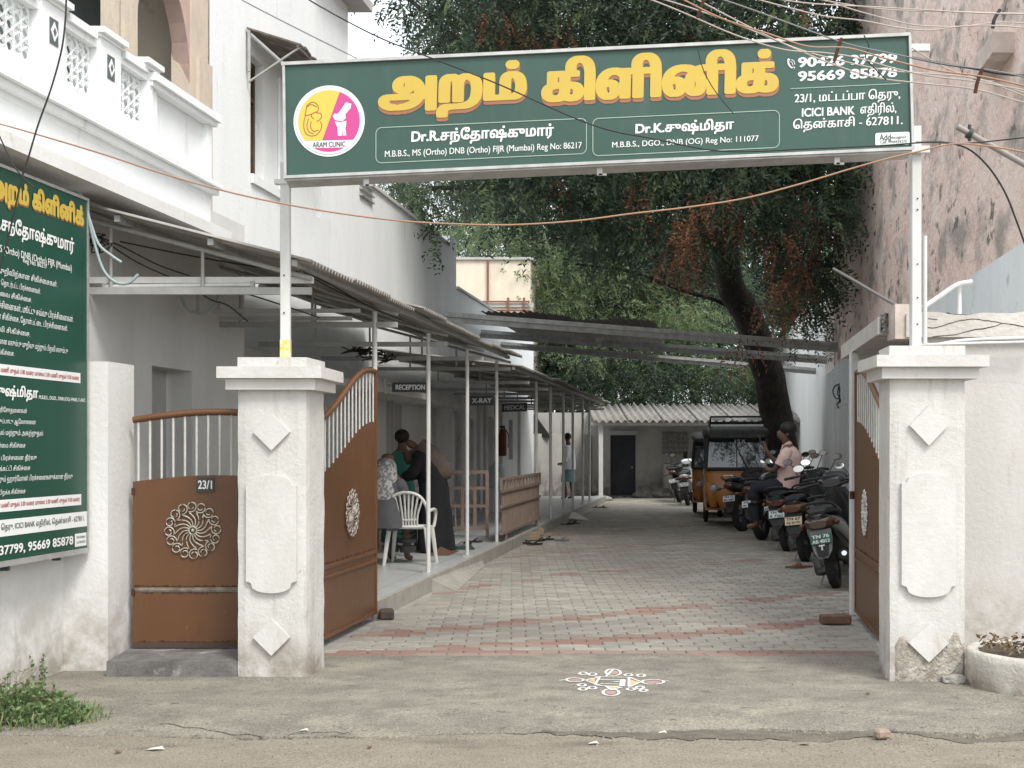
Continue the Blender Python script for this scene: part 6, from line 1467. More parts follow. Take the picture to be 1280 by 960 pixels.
def hand(nodes, edges, wrist, c, d, up, s=1):
    """palm and five fingers rooted on the wrist node: c centre, d pointing direction"""
    d = Vector(d).normalized(); up = Vector(up).normalized(); sd_ = d.cross(up).normalized()
    c = Vector(c); nodes.append((*(c+d*.045*s), (.026*s, .016*s))); pi_ = len(nodes)-1; edges.append((wrist, pi_))
    for k, (o, L_) in enumerate(((-.027, .058), (-.009, .068), (.009, .064), (.026, .05))):
        p0 = c+d*.085*s+sd_*o*s; p1 = p0+d*L_*.5*s-up*.008*s; p2 = p1+d*L_*.42*s-up*.022*s
        chain(nodes, edges, [(*p0, .009*s), (*p1, .0085*s), (*p2, .0075*s)], pi_)
    p0 = c+d*.03*s+sd_*-.036*s; p1 = p0+d*.03*s-sd_*.018*s; p2 = p1+d*.026*s; chain(nodes, edges, [(*p0, .010*s), (*p1, .009*s), (*p2, .008*s)], pi_)

# --- man in the pink polo, leaning on a motorcycle, reading his phone; faces left
def man_pink():
    Yq = 18.7; base = P(985, 0, Yq); th = thing('person', 'man in pink polo shirt sitting sideways on a parked scooter, looking at his phone', 'person', (base.x, Yq, -.03)); th.scale = (1.06, 1.06, 1.05)
    f = Vector((-.9, .42, 0)).normalized(); s = ups.cross(f).normalized()   # s: his left side... 
    def p(a, b, z): return tuple(f*a+s*b+ups*z)
    N_ = []; E_ = []
    N_.append((*p(0, 0, .96), (.15, .12)))
    ch = chain(N_, E_, [(*p(-.02, 0, 1.08), (.135, .105)), (*p(-.03, 0, 1.22), (.15, .11)), (*p(-.03, 0, 1.36), (.165, .11)), (*p(-.0, 0, 1.455), (.11, .08))], 0)
    nk = chain(N_, E_, [(*p(.01, 0, 1.50), .056), (*p(.035, 0, 1.56), .06), (*p(.065, 0, 1.625), (.094, .10)), (*p(.05, 0, 1.715), (.088, .096))], ch)
    N_.append((*p(.152, 0, 1.635), .014)); E_.append((len(N_)-2-0, len(N_)-1)) if False else E_.append((nk-1, len(N_)-1))
    for sg_, fo in ((1, 0), (-1, 0)):
        sh = chain(N_, E_, [(*p(-.01, sg_*.17, 1.42), .062), (*p(.05, sg_*.22, 1.28), .05), (*p(.12, sg_*.22, 1.16), .043)], ch)
        if sg_ == -1: el_ = chain(N_, E_, [(*p(.22, sg_*.17, 1.26), .038), (*p(.31, sg_*.10, 1.40), .028)], sh); hand(N_, E_, el_, p(.32, sg_*.09, 1.42), p(.45, .05, 1), s)
        else: el_ = chain(N_, E_, [(*p(.20, sg_*.12, 1.14), .038), (*p(.28, sg_*.02, 1.16), .03)], sh); hand(N_, E_, el_, p(.29, sg_*.0, 1.17), p(.5, -1, .3), s)
    for sg_ in (1, -1):
        chain(N_, E_, [(*p(.16, sg_*.09, .92), .09), (*p(.42, sg_*.10, .88), .06), (*p(.45, sg_*.10, .66), .056), (*p(.42, sg_*.10, .44), .042), (*p(.42, sg_*.10, .38), .04), (*p(.56, sg_*.10, .35), .033)], 0)
    skin_mesh('body', N_, E_, SKIN, th)
    PK = mat('pink_polo', (.64, .45, .41), .85, (.58, .405, .365), 8, bump=.3, bscale=12)
    # shirt
    cloth('shirt', th, f, s, PK, [(.90, .01, .205, .155), (.98, .005, .20, .155), (1.10, -.01, .195, .15), (1.24, -.03, .20, .15), (1.34, -.035, .205, .145), (1.41, -.025, .185, .125), (1.46, -.01, .125, .095), (1.50, .01, .072, .068)], [[(-.02, s_*.17, 1.385, .082), (.01, s_*.215, 1.31, .082), (.06, s_*.235, 1.21, .076)] for s_ in (1, -1)])
    bb = B(); bb.tube([Vector(p(.0, 0, 1.475)), Vector(p(.03, 0, 1.515))], [.078, .07], 12, cap=False); bb.build('collar', PK, th)
    cloth('trousers', th, f, s, mat('dark_trousers', (.014, .016, .02), .9), [(.84, .02, .18, .14), (.9, .01, .19, .15), (.98, .0, .18, .135)], [[(.06, s_*.095, .92, .115), (.24, s_*.10, .91, .105), (.42, s_*.105, .885, .085), (.46, s_*.105, .68, .078), (.43, s_*.105, .44, .068)] for s_ in (1, -1)], .004)
    c = Vector(p(.025, 0, 1.695)); bb = B(); bb.ball(tuple(c+ups*.03-f*.03), (.118, .112, .105), n=16, m=10); bb.ball(tuple(c-f*.045-ups*.03), (.08, .08, .085), n=12, m=8); bb.build('hair', HAIR, th)
    bb = B(); bb.ball(tuple(c+s*.0+Vector((0, -.083, -.045))), (.022, .015, .032), n=8, m=6); bb.build('ear', SKIN, th)
    head_bits(th, Vector(p(.075, 0, 1.655)), .085, f)
    ph = thing('mobile_phone', 'dark mobile phone held up by the man in the pink shirt', 'phone', Vector(p(.40, -.04, 1.56))*1.055+th.location); bb = B(); bb.cbox((0, 0, 0), (.012, .075, .15), ch=.004, ry=-.35); bb.build('phone_case', DKP, ph)
    bb = B(); bb.box((.008, 0, 0), (.002, .066, .14), ry=-.35); bb.build('screen', GLASS, ph)
man_pink()
# --- man in white shirt and teal lungi walking away at the far end
def man_white():
    q = G(711, 624, .15); th = thing('person', 'man in white shirt and teal wrap standing barefoot at the far verandah end', 'person', (q.x, q.y, .15))
    f = Vector((-.9, .3, 0)).normalized(); s = ups.cross(f).normalized()
    def p(a, b, z): return tuple(f*a+s*b+ups*z)
    N_ = []; E_ = []; N_.append((*p(0, 0, .92), (.13, .1)))
    ch = chain(N_, E_, [(*p(0, 0, 1.1), (.13, .1)), (*p(0, 0, 1.3), (.15, .1)), (*p(.0, 0, 1.4), (.1, .07))], 0); chain(N_, E_, [(*p(.02, 0, 1.48), .052), (*p(.04, 0, 1.56), .075), (*p(.05, 0, 1.65), .075)], ch)
    for sg_ in (1, -1):
        wr = chain(N_, E_, [(*p(0, sg_*.17, 1.34), .055), (*p(.0, sg_*.21, 1.1), .042), (*p(.12, sg_*.17, .95), .03)], ch); hand(N_, E_, wr, p(.13, sg_*.16, .94), p(1, 0, -.2), s)
        chain(N_, E_, [(*p(.0, sg_*.09, .8), .085), (*p(.04+.08*sg_, sg_*.09, .48), .058), (*p(.0+.06*sg_, sg_*.09, .25), .05), (*p(-.02+.06*sg_, sg_*.09, .06), .036), (*p(.13+.06*sg_, sg_*.09, .03), .034)], 0)
    skin_mesh('body', N_, E_, SKIN, th)
    cloth('shirt', th, f, s, mat('white_cotton', (.72, .76, .78), .9), [(.78, 0, .21, .17), (.95, 0, .21, .17), (1.15, 0, .2, .155), (1.3, 0, .2, .14), (1.39, 0, .15, .11), (1.44, 0, .07, .07)], [[(0, s_*.17, 1.33, .085), (.0, s_*.22, 1.15, .078), (.04, s_*.22, 1.0, .07)] for s_ in (1, -1)])
    cloth('lungi', th, f, s, mat('teal_cloth', (.10, .22, .24), .9, (.2, .33, .34), 20), [(.46, .02, .21, .18), (.6, .01, .2, .17), (.84, 0, .18, .15)])
    bb = B(); c = p(.03, 0, 1.64); bb.ball(c, (.095, .095, .1), n=12, m=8); bb.build('hair', HAIR, th)
man_white()
# --- the group at the reception counter
def woman_black():
    q = G(542, 690, .15); th = thing('person', 'woman in black abaya with brown headscarf bending over the reception counter', 'person', (q.x, q.y, .15))
    f = Vector((-1, .1, 0)).normalized(); s = ups.cross(f).normalized()
    def p(a, b, z): return tuple(f*a+s*b+ups*z)
    N_ = []; E_ = []; N_.append((*p(.0, 0, .9), (.14, .12)))
    ch = chain(N_, E_, [(*p(.06, 0, 1.1), (.13, .12)), (*p(.14, 0, 1.25), (.14, .11))], 0); chain(N_, E_, [(*p(.24, 0, 1.36), .055), (*p(.31, 0, 1.42), .08), (*p(.34, 0, 1.36), .07)], ch)
    for sg_ in (1, -1):
        wr = chain(N_, E_, [(*p(.16, sg_*.16, 1.22), .055), (*p(.24, sg_*.2, 1.0), .04), (*p(.40, sg_*.14, .98), .03)], ch); hand(N_, E_, wr, p(.41, sg_*.13, .98), p(1, 0, -.1), s)
        chain(N_, E_, [(*p(0, sg_*.09, .75), .09), (*p(.02, sg_*.09, .45), .06), (*p(-.02, sg_*.09, .08), .04), (*p(.1, sg_*.09, .03), .035)], 0)
    skin_mesh('body', N_, E_, SKIN, th)
    cloth('abaya', th, f, s, mat('black_cloth', (.012, .012, .014), .9), [(.02, -.03, .27, .25), (.3, -.03, .245, .225), (.6, -.02, .225, .205), (.9, 0, .205, .19), (1.08, .06, .21, .18), (1.22, .13, .2, .15), (1.32, .18, .12, .1)], [[(.14, s_*.17, 1.22, .085), (.24, s_*.21, 1.03, .078), (.34, s_*.17, .98, .065)] for s_ in (1, -1)])
    M_ = []; D_ = []; M_.append((*p(.30, 0, 1.47), (.15, .15))); chain(M_, D_, [(*p(.20, 0, 1.37), (.125, .125)), (*p(.04, 0, 1.24), (.18, .18)), (*p(-.09, 0, 1.02), (.17, .2)), (*p(-.12, 0, .9), (.12, .17))], 0); chain(M_, D_, [(*p(.31, 0, 1.28), (.10, .10)), (*p(.27, 0, 1.12), (.08, .13))], 0)
    skin_mesh('headscarf', M_, D_, mat('brown_scarf', (.115, .09, .075), .9, (.09, .07, .06), 6), th)
woman_black()
def woman_generic(px, py, z0, lab, seated, cloth_m, scarf, f, hairm=None, top=1.5, scale=1.0, arm_up=False):
    q = G(px, py, .15); th = thing('person', lab, 'person', (q.x, q.y, .15)); f = Vector(f).normalized(); s = ups.cross(f).normalized(); k = scale
    def p(a, b, z): return tuple((f*a+s*b+ups*z)*k)
    hp = .48 if seated else .88
    N_ = []; E_ = []; N_.append((*p(0, 0, hp+.04), (.15*k, .12*k)))
    ch = chain(N_, E_, [(*p(.03, 0, hp+.22), (.13*k, .10*k)), (*p(.06, 0, hp+.42), (.14*k, .1*k))], 0); chain(N_, E_, [(*p(.1, 0, hp+.54), .05*k), (*p(.13, 0, hp+.64), .085*k), (*p(.13, 0, hp+.72), .08*k)], ch)
    for sg_ in (1, -1):
        a_ = [(*p(.07, sg_*.16, hp+.4), .055*k), (*p(.14, sg_*.2, hp+.2), .042*k), (*p(.28, sg_*.15, hp+(.38 if arm_up else .18)), .03*k)]
        wr = chain(N_, E_, a_, ch); hand(N_, E_, wr, p(.29, sg_*.14, hp+(.40 if arm_up else .18)), p(.5, 0, 1 if arm_up else 0), s, k)
        if seated: chain(N_, E_, [(*p(.2, sg_*.1, hp), .085*k), (*p(.42, sg_*.1, hp-.02), .06*k), (*p(.44, sg_*.1, .2), .05*k), (*p(.44, sg_*.1, .05), .035*k), (*p(.58, sg_*.1, .03), .03*k)], 0)
        else: chain(N_, E_, [(*p(0, sg_*.09, .75), .09*k), (*p(0, sg_*.09, .45), .06*k), (*p(0, sg_*.09, .06), .04*k), (*p(.12, sg_*.09, .03), .03*k)], 0)
    skin_mesh('body', N_, E_, SKIN, th)
    tor = [(hp-.08, .02, .22, .2), (hp+.08, 0, .2, .17), (hp+.25, .03, .175, .14), (hp+.38, .05, .185, .13), (hp+.45, .07, .13, .1), (hp+.5, .085, .06, .06)]
    lim = [[(.06, s_*.165, hp+.37, .078), (.12, s_*.2, hp+.24, .066), (.17, s_*.19, hp+.19, .06)] for s_ in (1, -1)]
    if seated: lim += [[(.0, s_*.1, hp, .12), (.25, s_*.1, hp+.01, .11), (.44, s_*.1, hp-.02, .1), (.46, s_*.1, .25, .095), (.46, s_*.1, .1, .09)] for s_ in (1, -1)]
    else: tor = [(.08, 0, .26, .24), (.35, 0, .235, .21), (.6, 0, .22, .19)]+tor
    cloth('dress', th, f, s, cloth_m, tor, lim, k=k)
    c = Vector(p(.115, 0, hp+.69))
    if scarf:
        M_ = []; D_ = []; M_.append((*p(.1, 0, hp+.68), .125*k)); chain(M_, D_, [(*p(.05, 0, hp+.5), (.15*k, .13*k)), (*p(.0, 0, hp+.32), (.19*k, .16*k)), (*p(-.03, 0, hp+.14), (.17*k, .14*k))], 0); skin_mesh('headscarf', M_, D_, scarf, th)
    else:
        bb = B(); bb.ball(tuple(c+ups*.02*k-f*.015), (.11*k, .11*k, .105*k), n=14, m=8); bb.ball(tuple(c-f*.1*k+ups*.0), .055*k, n=10, m=6); bb.build('hair', HAIR, th)
SC2 = mat('patterned_scarf', (.48, .48, .47), .9, (.20, .20, .21), 30, lo=.48, hi=.52)
woman_generic(479, 706, 0, 'seated woman with patterned pale headscarf behind the white plastic chair', True, mat('grey_cloth', (.09, .09, .095), .9), SC2, (.3, 1, 0), scale=1.08)
woman_generic(499, 684, 0, 'woman in teal dress with tied black hair at the reception counter', False, mat('teal_dress', (.045, .20, .165), .9, (.06, .24, .2), 6), None, (.3, .9, 0), scale=.95)

# ================================================================== PLASTIC CHAIR
PLW = mat('white_plastic', (.62, .62, .59), .38, (.56, .56, .53), 4, spec=.5)
def plastic_chair(lab, loc, rz):
    th = thing('plastic_chair', lab, 'chair', loc, rz=rz)       # seat at y=0; back towards -y (camera side)
    bb = B(); bb.loft([(-.20, 0, .43, .20, .014), (-.1, 0, .425, .215, .016), (.1, 0, .43, .225, .016), (.22, 0, .425, .22, .022)], 0, 20, 4); bb.build('seat', PLW, th)
    # arched back rim
    rim = [(-.235, -.17, .43), (-.24, -.20, .56), (-.225, -.235, .68), (-.17, -.26, .78), (-.08, -.272, .83), (0, -.275, .84), (.08, -.272, .83), (.17, -.26, .78), (.225, -.235, .68), (.24, -.20, .56), (.235, -.17, .43)]
    bb = B(); bb.tube(smooth_pts(rim, 4), .019, 8); bb.build('back_rim', PLW, th)
    for k in range(8):
        t = (k-3.5)/3.5; bb = B(); x0, x1 = t*.115, t*.185; zt = .835-.06*t*t-.02*abs(t); pts = smooth_pts([Vector((x0, -.205, .45)), Vector(((x0*.85+x1*.15), -.232, .58)), Vector((x1, -.265, zt))], 4)
        vs = []; 
        for p in pts: vs += [p+Vector((-.011, 0, 0)), p+Vector((.011, 0, 0)), p+Vector((.011, -.008, 0)), p+Vector((-.011, -.008, 0))]
        fs = []
        for i in range(len(pts)-1): a = 4*i; fs += [(a, a+1, a+5, a+4), (a+1, a+2, a+6, a+5), (a+2, a+3, a+7, a+6), (a+3, a, a+4, a+7)]
        bb.add(vs, fs, 0, True); bb.build('slat', PLW, th)
    bb = B(); bb.tube([(-.125, -.215, .53), (0, -.222, .52), (.125, -.215, .53)], .014, 6); bb.tube([(-.19, -.2, .445), (0, -.205, .44), (.19, -.2, .445)], .02, 6); bb.build('lower_back_rail', PLW, th)
    for sx in (-1, 1):
        bb = B(); bb.tube(smooth_pts([Vector((sx*.236, -.21, .62)), Vector((sx*.265, -.1, .635)), Vector((sx*.27, .08, .63)), Vector((sx*.262, .2, .60)), Vector((sx*.25, .23, .5)), Vector((sx*.235, .22, .42))], 5), .02, 8); bb.build('armrest', PLW, th)
        for sy in (-1, 1):
            bb = B(); x0, y0 = sx*.215, sy*.185; x1, y1 = sx*.265, sy*.255
            bb.loft([(.43, x0, y0, .03, .028), (.25, x0+(x1-x0)*.45, y0+(y1-y0)*.45, .026, .024), (0, x1, y1, .02, .018)], 0, 10, 3.5, axis='z'); bb.build('leg', PLW, th)
    return th
q = G(512, 706, .15); ch1 = plastic_chair('white plastic armchair standing alone on the verandah edge', (q.x, q.y+.15, .15), R(-6))
# dark bench/desk behind
bb = B(); q = G(478, 700, .15)
tb = thing('reception_table', 'dark table at the left end of the reception verandah', 'table', (q.x, q.y+1.2, .15))
bb.cbox((0, 0, .72), (.6, 1.4, .04), ch=.005); bb.build('table_top', mat('dark_wood_top', (.03, .035, .035), .4), tb)
for sx in (-1, 1):
    for sy in (-1, 1): bb = B(); bb.box((sx*.26, sy*.64, .35), (.04, .04, .7)); bb.build('leg', DKP, tb)
# counter behind the women (teal-dark)
def bench(px, py, L_, lab):
    q = G(px, py, .15); th = thing('waiting_bench', lab, 'bench', (q.x, q.y, .15), rz=-math.atan(K)); bb = B()
    for k in range(3): bb.cbox((-.14+.14*k, 0, .45), (.11, L_, .03), ch=.006)
    bb.build('seat_slats', GMET, th); bb = B()
    for k in range(2): bb.cbox((-.28, 0, .62+.16*k), (.02, L_, .09), ch=.006)
    bb.build('back_slats', GMET, th)
    for sy in (-1, 1): bb = B(); bb.tube([(-.3, sy*L_*.4, .85), (-.22, sy*L_*.4, .45), (-.25, sy*L_*.4, 0)], .016, 6); bb.tube([(-.2, sy*L_*.4, .44), (.2, sy*L_*.4, .44), (.22, sy*L_*.4, 0)], .016, 6); bb.build('leg_frame', GMET, th)
bench(540, 668, 2.0, 'grey slatted waiting bench behind the woman in black')
# brown grilles
GRL = mat('tan_grille_paint', (.27, .205, .165), .6, (.22, .165, .13), 8)
def front_grille():
    Yq = F*1.36/(672-VY); a, c = P(563, 0, Yq), P(609, 0, Yq); th = thing('brown_grille', 'open brown square grille across the verandah behind the third post', 'railing', (a.x, Yq, .15)); L_ = c.x-a.x
    zt = P(0, 590, Yq).z-.15; zl = P(0, 660, Yq).z-.15; zm = P(0, 610, Yq).z-.15
    bb = B()
    for z in (zl, zm, (zl+zm)/2+.03): bb.box((L_/2, 0, z), (L_, .03, .045))
    bb.box((L_/2, 0, zt), (L_, .03, .05)); bb.build('rail', GRL, th)
    for k in range(4): bb = B(); bb.box((L_*(k)/3, 0, (zl+zt if k == 3 else zl+zm)/2), (.05, .035, (zt-zl if k == 3 else zm-zl)+.04)); bb.build('upright', GRL, th)
    bb = B(); bb.box((L_+.0, .01, zl/2), (.05, .04, zl)); bb.build('foot', GRL, th)
front_grille()
def side_grille():
    Ya, Yb = 18.2, 22.3; o = W(-2.99, Ya); th = thing('brown_grille', 'solid brown railing panel with a row of square holes along the verandah edge', 'railing', (o.x, o.y, 0)); L_ = (Yb-Ya)*LD
    z0, z1 = .28, 1.05
    # corrugated lower sheet
    bb = B(); n = 120; vs = []
    for k in range(n+1):
        s_ = L_*k/n; h = .008*math.copysign(1, math.sin(s_*2*PI/.16)); a = DV*s_+NV*h; vs += [a+ups*z0, a+ups*(z1-.16)]
    bb.add(vs, [(2*k, 2*k+2, 2*k+3, 2*k+1) for k in range(n)]); bb.build('sheet', GRL, th, fix=False)
    for z in (z0, .66, z1-.17, z1): bb = B(); bb.slab(ups*(z-.02)-NV*.02, DV, ups, NV, [(0, 0), (L_, 0), (L_, .04), (0, .04)], .045); bb.build('rail', GRL, th)
    n = 13
    for k in range(n+1): bb = B(); bb.slab(DV*(L_*k/n-.03)+ups*(z1-.149)-NV*.01, DV, ups, NV, [(0, 0), (.07, 0), (.07, .127), (0, .127)], .03); bb.build('upright', GRL, th)
    for k in range(2): bb = B(); bb.slab(DV*(L_*(.1+.8*k))+ups*.0-NV*.01, DV, ups, NV, [(0, 0), (.05, 0), (.05, z0), (0, z0)], .03); bb.build('foot', GRL, th)
side_grille()
# fire extinguisher (dark red) and a water can on the wall
q = PL(628, 555, -4.85); th = thing('fire_extinguisher', 'dark red extinguisher hanging on the wall under the MEDICAL board', 'extinguisher', (q.x, q.y, 1.3)); bb = B(); bb.lathe([(0, 0), (.09, .01), (.1, .05), (.1, .5), (.07, .6), (.03, .64)], 14); bb.build('cylinder', mat('dark_red', (.16, .04, .025), .4), th); bb = B(); bb.box((0, 0, .68), (.12, .05, .06)); bb.tube([(.04, 0, .66), (.14, 0, .5), (.13, 0, .2)], .015, 6); bb.build('valve', DKP, th)
q = PL(621, 600, -4.5); th = thing('water_can', 'upright pale water can standing by the verandah wall', 'can', (q.x, q.y, .15)); bb = B(); bb.lathe([(0, .5), (.16, .5), (.17, .55), (.17, .95), (.08, 1.02), (.05, 1.06)], 16); bb.build('can_body', mat('pale_can', (.5, .55, .56), .3), th); bb = B(); bb.box((0, 0, .25), (.35, .35, .5)); bb.build('stand', WMET, th)
# footwear
def slipper(px, py, z, rz, col, lab, group='slippers left by the verandah', s_=1):
    q = G(px, py, z); th = thing('slipper', lab, 'slipper', (q.x, q.y, z), group, rz)
    bb = B(); pts = []
    for k in range(16):
        t = 2*PI*k/16; x = .13*math.cos(t)*s_; pts.append((x, .046*math.sin(t)*(1+.25*math.cos(t))*s_))
    bb.prism(pts, .004, .024); bb.build('sole', col, th)
    bb = B(); bb.tube(smooth_pts([Vector((.0, -.045, .02)), Vector((.04, -.02, .05)), Vector((.06, 0, .06)), Vector((.04, .02, .05)), Vector((0, .045, .02))], 4), .009, 6); bb.build('strap', col, th)
SB = mat('black_foam', (.02, .02, .022), .8); SBR = mat('brown_leather', (.16, .07, .035), .7); SGR = mat('grey_foam', (.14, .15, .16), .8)
for i, (px, py, z, rz, c, lab) in enumerate(((668, 681, .004, .2, SB, 'black slipper lying nearest below the grille blocks'), (676, 677, .03, 1.2, SB, 'black slipper on top of the pile below the grille'), (661, 680, .004, 2.6, SB, 'black slipper at the left of the pile below the grille'), (684, 675, .004, .5, SB, 'black slipper at the right of the pile below the grille'), (702, 676, .004, .1, SGR, 'single dark slipper lying apart toward the driveway'),
                              (744, 635, .004, .1, SB, 'dark slipper at the kerb left of the shed post'), (753, 635, .004, .3, SB, 'dark slipper at the kerb nearest the shed post'), (709, 656, .004, .3, SB, 'dark slipper under the sloping slab, left one'), (717, 655, .004, .2, SB, 'dark slipper under the sloping slab, right one'),
                              (994, 710, .004, .1, SBR, 'brown sandal beside the rear wheel of the nearest scooter'), (1003, 709, .004, 3.0, SBR, 'second brown sandal, half under the nearest scooter'), (560, 686, .154, .3, SB, 'dark slipper on the verandah mat'), (575, 683, .154, .9, SGR, 'grey slipper on the verandah mat'), (592, 678, .154, .2, SB, 'dark slipper on the verandah beside the grille'), (585, 680, .154, 1.9, SB, 'dark slipper in the row on the verandah between mat and grille'))):
    slipper(px, py, z, rz, c, lab)
b = B(); q = G(566, 684, .154); b.cbox((q.x, q.y, .158), (.55, .8, .008), ch=.003, rz=.1); tag(b.build('floor_mat', mat('dark_green_mat', (.03, .045, .045), .95)), 'dark mat on the verandah floor beside the woman in black', 'mat')
b = B(); q = G(553, 692, .15); b.add([(q.x-.16, q.y-.35, .155), (q.x+.1, q.y-.3, .155), (q.x+.2, q.y+.35, .16), (q.x-.05, q.y+.35, .2), (q.x-.02, q.y, .24)], [(0, 1, 4), (1, 2, 4), (2, 3, 4), (3, 0, 4)]); tag(b.build('brown_cloth', mat('brown_cloth', (.11, .06, .035), .95)), 'crumpled brown cloth on the floor right of the plastic chair', 'cloth')
# ================================================================== TWO-WHEELERS
BPL = mat('black_gloss_paint', (.012, .013, .015), .25, spec=.6); GPL = mat('dark_grey_paint', (.045, .05, .055), .35, (.035, .038, .042), 6); DGRN = mat('dark_green_paint', (.012, .035, .032), .3)
SPL = mat('silver_grey_paint', (.20, .20, .20), .35, (.16, .16, .16), 8); BPLA = mat('black_plastic', (.02, .02, .021), .6); SEATM = mat('seat_vinyl', (.016, .016, .017), .55, bump=.2, bscale=40)
CHR = mat('chrome', (.55, .55, .55), .2, metal=1); ENG = mat('engine_alloy', (.14, .14, .14), .5, (.07, .07, .07), 20, metal=.6); TAILR = mat('tail_lamp_red', (.065, .022, .013), .25, spec=.7); AMB = mat('amber_lens', (.085, .042, .018), .25)
MIRR = mat('mirror_glass', (.75, .78, .8), .06, metal=1); HLAMP = mat('headlamp_lens', (.30, .32, .33), .12, spec=.8); RED2 = mat('dark_red_paint', (.12, .012, .012), .3)
RX = Matrix.Rotation(R(90), 4, 'Y')   # wheel axis along x
def wheel(parent, c, r, w, spokes=5, name='wheel'):
    M = Matrix.Translation(Vector(c)) @ RX; bb = B(); prof = [(r-w*1.05, -w*.42), (r-w*.5, -w*.52), (r-w*.16, -w*.42), (r, -w*.18), (r, w*.18), (r-w*.16, w*.42), (r-w*.5, w*.52), (r-w*1.05, w*.42), (r-w*1.05, -w*.42)]
    bb.lathe(prof, 28, 0, M)
    for k in range(28):   # tread blocks
        a = 2*PI*k/28
        for s_ in (-1, 1): bb.box(Vector(c)+Vector((s_*w*.24, (r+.001)*math.cos(a), (r+.001)*math.sin(a))), (w*.2, .022, .006), rx=a-PI/2)
    wo = bb.build(name, BLK, parent); bb = B(); ri = r-w*1.0
    bb.lathe([(ri, -w*.32), (ri-.022, -w*.26), (ri-.022, w*.26), (ri, w*.32), (ri, -w*.32)], 28, 0, M)
    for k in range(spokes): a = 2*PI*k/spokes; bb.box(Vector(c)+Vector((0, ri*.5*math.cos(a), ri*.5*math.sin(a))), (w*.2, ri*.98, .026), rx=a)
    bb.lathe([(0, -w*.5), (.045, -w*.5), (.045, w*.5), (0, w*.5)], 14, 0, M); bb.build('rim', ENG, wo); return wo
PLATE = {'white': (mat('plate_white', (.62, .64, .66), .4), DKP), 'yellow': (mat('plate_cream', (.66, .52, .36), .4), DKP), 'green': (mat('plate_green', (.02, .13, .095), .4), WPR)}
def plate(parent, c, kind, l1, l2, tilt=-.25, w=.20, h=.1):
    bb = B(); bb.cbox(c, (w, .006, h), ch=.002, rx=tilt); m, tm = PLATE[kind]; p_ = bb.build('number_plate', m, parent)
    Mx = Matrix.Rotation(tilt, 3, 'X'); 
    for t, z in ((l1, .008), (l2, -h*.42)):
        o = Vector(c)+Mx @ Vector((-w*.42, -.0045, z)); lettering(t, o, Mx @ Vector((w*.84, 0, 0)), Mx @ Vector((0, 0, h*.34)), tm, p_, 14, .05)
    return p_
def mirror(parent, base, top, back=-.01, sh=(.055, .012, .036)):
    bb = B(); bb.tube(smooth_pts([Vector(base), Vector(base).lerp(Vector(top), .5)+Vector((.01, 0, .02)), Vector(top)], 4), .006, 6); bb.ball(tuple(Vector(top)+Vector((0, .008, .0))), (sh[0]*1.12, .018, sh[2]*1.15), n=14, m=8); mo = bb.build('mirror', BPLA, parent)
    bb = B(); n = 14; c = Vector(top)+Vector((0, back-.002, 0)); bb.add([c+Vector((sh[0]*math.cos(2*PI*k/n), 0, sh[2]*math.sin(2*PI*k/n))) for k in range(n)], [tuple(range(n))]); bb.build('mirror_glass', MIRR, mo)
